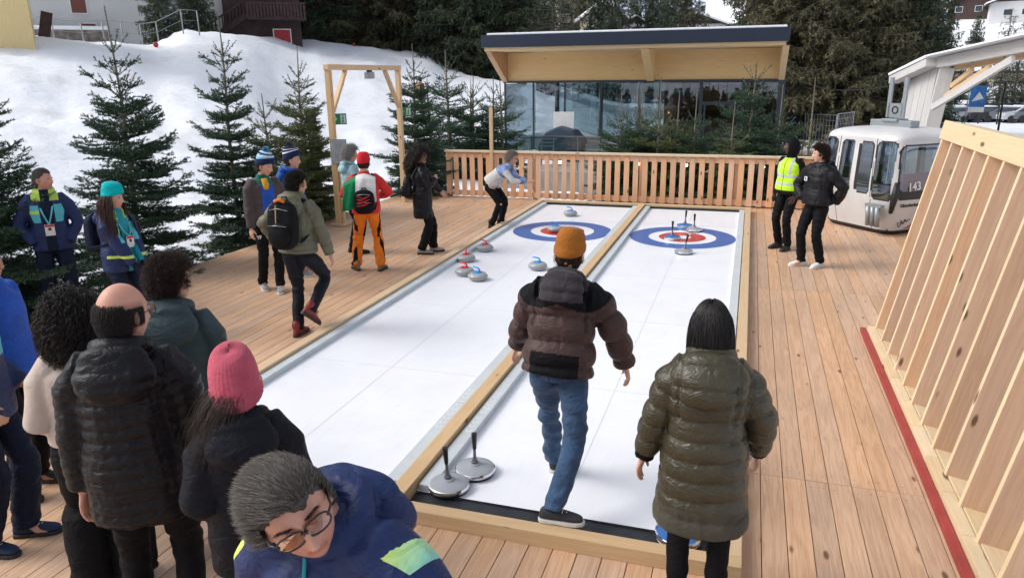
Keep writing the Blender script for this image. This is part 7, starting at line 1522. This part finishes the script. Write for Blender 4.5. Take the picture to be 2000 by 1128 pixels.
# --- khaki puffer man stepping, with rucksack
loc, fc_, hh = (-4.60, 6.80), 2, 1.80
J = person('man in khaki puffer jacket and dark trousers with one red boot raised, walking away', loc, fc_, hh, None, 'tan', lean=(0, .06), head=(-30, -6, 0), foot_l=(-.02, -.10), foot_r=(.13, -.06), ankz_r=.28, knee_pole_r=(.15, 1, .2), toe_r=(.5, .8), toe_l=(0, 1), foot_pitch=(0, -42), hand_l=(-.30, .10, .98), hand_r=(.30, .13, .86), pole_l=(-1, -.6, 0), pole_r=(1, -.8, 0),
    jacket=dict(m=C['khaki'], quilt=(.10, .011), hem=-.04, bulk=1.10, arm=1.15, hood=1.15), trousers=dict(m=C['ink'], w=1.0, fold=.007), shoes=('shoe_red', 'sole_black', 'boot'), voxel=.0065)
short_hair(J, 'darkbrown', 24, 2500, .035, th=.010, noise_amp=.004)
def acc_e(t, w, d, hh_, s):
    q = MB(); q.tube([(-.02*s, -d*.5, hh_*.40), (-.02*s, -d*.56, hh_*.1), (-.02*s, -d*.60, -hh_*.35)], .006*s, 6); q.build('daisy_chain', 'c_tan', t); q = MB(); q.tube([(-.05*s, -d*.3, hh_*.47), (0, -d*.35, hh_*.51), (.06*s, -d*.3, hh_*.47)], .016*s, 8); q.build('orange_loop', 'c_orange', t)
backpack(J, 'black rucksack with orange loop on the man in the khaki puffer', 'c_black', (.32, .17, .52), .02, accents=acc_e)
# --- pair with the flag
loc, fc_, hh = (-5.98, 10.45), -35, 1.72
J = person('grey haired woman in a light blue jacket, half hidden behind the flag wearer', loc, fc_, hh, None, female=True, head=(-10, -4, 0), hand_l=(-.1, .25, 1.1), hand_r=(.1, .25, 1.1), jacket=dict(m=C['lightblue'], hem=-.06, bulk=1.10, hood=.75), trousers=dict(m=C['black']), shoes=('shoe_black', 'sole_black', 'low'), voxel=.0075)
short_hair(J, 'silver', 25, 2600, .055, th=.020, curl=.003, noise_amp=.006, thick=.0016, spread=.5)
loc, fc_, hh = (-5.22, 9.50), 24, 1.70
def z_g(J_, c): k = [np.array(J_['hip'][s_]) for s_ in (-1, 1)]; return ((np.abs(c[:, 0]) > .135+.03*(c[:, 2] < .5)) & (np.abs(c[:, 1]-k[0][1]+.01) < .02)).astype(int)
J = person('person in red jacket, orange trousers and red beanie with a flag over the shoulders', loc, fc_, hh, None, head=(-8, -4, 0), foot_l=(-.20, .04), foot_r=(.17, -.04), toe_l=(-.5, 1), toe_r=(.4, 1), hand_l=(-.14, .26, 1.12), hand_r=(.18, .24, 1.10), pole_l=(-1, -.6, -.2), pole_r=(1, -.6, -.2),
    jacket=dict(m=C['red'], hem=-.06, bulk=1.14, arm=1.12, fold=.008), trousers=dict(mats=[C['orange'], C['black']], zone=z_g, w=1.08, flare=1.15, fold=.009), shoes=('shoe_brown', 'sole_black', 'boot'), voxel=.0065)
beanie(J, [C['redk'], C['whitek']], stripes=lambda t: 0, low=.03)
short_hair(J, 'brown', 26, 300, .02)
t = thing('flag', 'green, white and red flag draped over the back of the red jacket', 'flag'); t.matrix_world = Matrix.Translation(J['rt'].location) @ Matrix.Rotation(J['rt'].rotation_euler.z, 4, 'Z')
nu_, nv_ = 42, 24; vs = []; s_ = J['s']
for i in range(nv_+1):
    for j in range(nu_+1):
        u, v = j/nu_, i/nv_; x = -.30+.47*u-.05*v*(1-u); wd = .235*1.1; yb = -.175*math.sqrt(max(.05, 1-(x/(wd+.07))**2)) - .012*math.sin(u*23+v*3)*(.3+v) ; z = 1.475-.10*abs(x/.25)**1.6*(1-v)-v*(.40+.16*(1-u)); yb -= .03*math.sin(v*math.pi)
        if v < .12: yb = yb*(v/.12*.5+.5)
        vs.append((x*s_, (yb-.0)*s_, z*s_))
for a, b, m_, nm in ((0, 17, 'c_greenf', 'green_stripe'), (17, 42, 'c_white', 'white_stripe')):
    q = MB(); idx = [(i*(nu_+1)+j) for i in range(nv_+1) for j in range(a, b+1)]; mp_ = {k: n2 for n2, k in enumerate(idx)}
    q.add([vs[k] for k in idx], [(mp_[i*(nu_+1)+j], mp_[i*(nu_+1)+j+1], mp_[(i+1)*(nu_+1)+j+1], mp_[(i+1)*(nu_+1)+j]) for i in range(nv_) for j in range(a, b)], 0, None, 0, True); o = q.build(nm, m_, t); so = o.modifiers.new('thick', 'SOLIDIFY'); so.thickness = .003
def acc_g(t, w, d, hh_, s):
    q = MB()
    for k_ in range(3): q.tube([(-w*.3, -d*.75, hh_*(.28-.13*k_)), (0, -d*.9, hh_*(.20-.13*k_)), (w*.3, -d*.75, hh_*(.28-.13*k_))], .004*s, 5); q.tube([(w*.3, -d*.75, hh_*(.28-.13*k_)), (0, -d*.9, hh_*(.16-.13*k_)), (-w*.3, -d*.75, hh_*(.15-.13*k_))], .004*s, 5)
    q.build('red_cord', 'c_red', t)
backpack(J, 'black and grey rucksack with red cord hanging over the flag', 'c_black', (.30, .16, .36), .045, accents=acc_g, zc=.14)
# --- woman in the black coat
loc, fc_, hh = (-4.88, 10.72), -62, 1.69
J = person('woman with long dark curly hair in a black coat, one arm held out', loc, fc_, hh, None, female=True, head=(-42, 4, 0), foot_l=(-.06, .16), foot_r=(.08, -.04), hand_l=(-.34, .40, .90), hand_r=(.06, .20, 1.24), pole_l=(-1, -.3, 0), pole_r=(1, -.2, -1),
    jacket=dict(m=C['blackp'], quilt=(.14, .007), hem=-.34, hemw=1.0, bulk=1.12, arm=1.05, vox=.010), trousers=dict(m=C['black'], flare=1.2), shoes=('shoe_grey', 'sole_black', 'low'), voxel=.0065)
hair_shell(J['Mx'], J['hsz'], 'x', HM['black'], J['rt'], .028, 5, -.09, .01, fs=45); rng = np.random.default_rng(15); R3, N3, A3, n3 = scalp(J['Mx'], J['hsz'], 'full', rng, 3000)
strands('curls', R3+N3*.025, N3, rng, .24, HM['darkbrown'], J['rt'], .0026, .010, 80, .42, .35, 14, push=head_push(J, 1.35), taper=False, comb=lambda P: np.array(J['h3'] @ Vector((0, -.32, 0))))
backpack(J, 'black leather rucksack on the woman in the black coat', 'c_blackp', (.26, .15, .36), .02, zc=.16)
# --- bending woman at the far end
loc, fc_, hh = (-4.42, 13.02), -92, 1.68
def z_i(R): return np.where((R['tor'] > .30) & ~(R['arm'] & (R['al'] > .06)), 1, 0)
J = person('woman in white and blue jumper bending forward at the far end', loc, fc_, hh, None, 'ruddy', female=True, lean=(0, .86), pelvis=(0, -.12, .88), head=(4, -10, 0), foot_l=(-.10, .05), foot_r=(.12, -.05), hand_l=(-.03, .62, .93), hand_r=(.04, .62, .92), pole_l=(-.6, -.3, -1), pole_r=(.6, -.3, -1), hdir_l=(.1, 1, 0), hdir_r=(-.1, 1, 0),
    jacket=dict(mats=[C['knitw'], C['knitb']], zone=z_i, hem=-.01, bulk=1.04, arm=1.0, name='jumper'), trousers=dict(m=C['black'], w=1.0, fold=.006), shoes=('shoe_black', 'sole_black', 'boot'), voxel=.0065, curl=.2)
short_hair(J, 'blondgrey', 27, 2000, .05, th=.012, noise_amp=.005, thick=.0015); glasses(J, fr='c_red')
q = MB(); q.sphere(J['Mx'] @ Vector((0, -.11, .05)), .035, 12, 8); q.build('hair_bun', HM['blondgrey'], J['rt'])
# --- two men at the right
loc, fc_, hh = (.66, 12.50), 138, 1.77
J = person('man in a black hood and yellow safety vest by the fence end', loc, fc_, hh, None, 'dark', head=(-38, -2, 0), foot_l=(-.10, .05), foot_r=(.10, .02), toe_l=(-.2, 1), hand_l=(-.20, .10, .88), hand_r=(.22, .05, .88),
    jacket=dict(m=C['black'], hem=-.06, bulk=1.08, fold=.006), trousers=dict(m=C['black'], w=1.0), shoes=('shoe_black', 'sole_black', 'boot'), voxel=.0065)
def z_v(R): o = arr(R); o[((R['tor'] > .08) & (R['tor'] < .125)) | ((R['tor'] > .20) & (R['tor'] < .245)) | ((np.abs(np.abs(R['lat'])-.105) < .022) & (R['tor'] > .245))] = 1; o[(np.abs(R['lat']) < .006) & (R['dep'] > 0)] = 2; return o
make_jacket(J, dict(mats=[C['hivis'], C['reflect'], C['black']], zone=z_v, hem=.0, bulk=1.17, noarm=1, collar=0, name='safety_vest', fold=.004), False, 1.0)
# hood pulled up: head shell, open at the face
Mx, s_ = J['Mx'], J['hsz']; V = []; nu_, nv_ = 40, 26; F = []
for i in range(nv_+1):
    th = math.pi*.93*i/nv_
    for j in range(nu_): a = 2*math.pi*j/nu_; x, y, z = math.sin(th)*math.cos(a)*.100, math.sin(th)*math.sin(a)*.122-.014, math.cos(th)*.150-.012; V.append(Mx @ (Vector((x, y, z))*s_))
for i in range(nv_):
    for j in range(nu_):
        a = 2*math.pi*(j+.5)/nu_; z = math.cos(math.pi*.93*(i+.5)/nv_)*.150; y = math.sin(a)*math.sin(math.pi*.93*(i+.5)/nv_)
        if y > .62 and z < .085: continue
        F.append((i*nu_+j, (i+1)*nu_+j, (i+1)*nu_+(j+1) % nu_, i*nu_+(j+1) % nu_))
me = bpy.data.meshes.new('hood'); me.from_pydata(V, [], F); me.polygons.foreach_set('use_smooth', [True]*len(F)); me.materials.append(C['black']); o = link('hood', me, J['rt']); so = o.modifiers.new('thick', 'SOLIDIFY'); so.thickness = .008; o.modifiers.new('s', 'SUBSURF').render_levels = 1
loc, fc_, hh = (1.0, 11.40), 132, 1.77
J = person('young man with brown hair in black puffer jacket and white trainers', loc, fc_, hh, None, head=(-40, 0, 0), foot_l=(-.10, -.06), foot_r=(.10, .10), toe_l=(-.1, 1), toe_r=(.35, 1), hand_l=(-.21, -.12, .95), hand_r=(.19, .12, .98), pole_l=(-1, -.4, 0), pole_r=(1, -.2, 0),
    jacket=dict(m=C['blackp'], quilt=(.16, .007), hem=-.03, bulk=1.19, arm=1.2, hood=1.1), trousers=dict(m=C['black'], w=1.05), shoes=('shoe_white', 'sole_white', 'low'), voxel=.006, nohands=True)
short_hair(J, 'brown', 28, 3000, .045, th=.012, curl=.003, noise_amp=.006, comb=(0, .1, .1), spread=.5)
q = MB(); q.sphere(J['Mx'] @ Vector((-.083, .01, -.01)), .018, 10, 8, 0, (.5, 1, 1)); q.sphere(J['Mx'] @ Vector((.083, .01, -.01)), .018, 10, 8, 0, (.5, 1, 1)); q.build('earpiece', 'black', J['rt'])
q = MB(); b_ = J['pel']+(J['up']*.33+J['fw']*.183+J['rg']*.08); q.beam(b_-J['up']*.03, b_+J['up']*.03, .05, .006, tuple(J['fw'])); o = q.build('chest_patch', 'c_white', J['rt']); q = MB(); q.beam(b_+J['fw']*.003-J['up']*.018, b_+J['fw']*.003+J['up']*.018, .014, .006, tuple(J['fw'])); q.build('patch_mark', 'c_black', o)
# --- figures on the snow
def far_person(label, loc, fc_, hh, base, jm, tm, head=(0, 0, 0), hat=None, **k):
    J = person(label, loc, fc_, hh, None, head=head, base_z=base, jacket=dict(m=C[jm], hem=-.05, bulk=1.1, vox=.014), trousers=dict(m=C[tm], vox=.014), shoes=('shoe_black', 'sole_black', 'boot'), voxel=.010, **k)
    if hat: beanie(J, [C[hat]], low=.02)
    else: short_hair(J, 'brown', 5, 300, .02)
    return J
far_person('person in beige hat and dark jacket standing behind the bushy firs', (-8.87, 13.6), -150, 1.72, H0(-8.87, 13.6), 'black', 'black', hat='beigek', head=(0, -10, 0))
J = far_person('walker with a brown coat and tan rucksack on the snow slope beyond the gate', (-15.9, 35.3), -20, 1.75, H0(-15.9, 35.3), 'brownj', 'black', foot_l=(-.1, .25), foot_r=(.1, -.2))
backpack(J, 'tan rucksack on the walker on the snow slope', 'c_tan', (.34, .2, .5), .02)
far_person('distant person in a navy coat walking past the metal barriers', (2.3, 44.9), 80, 1.75, H0(2.3, 44.9), 'navyd', 'black', foot_l=(-.1, .32), foot_r=(.1, -.3), hand_l=(-.2, .3, .95), hand_r=(.22, -.25, .95))
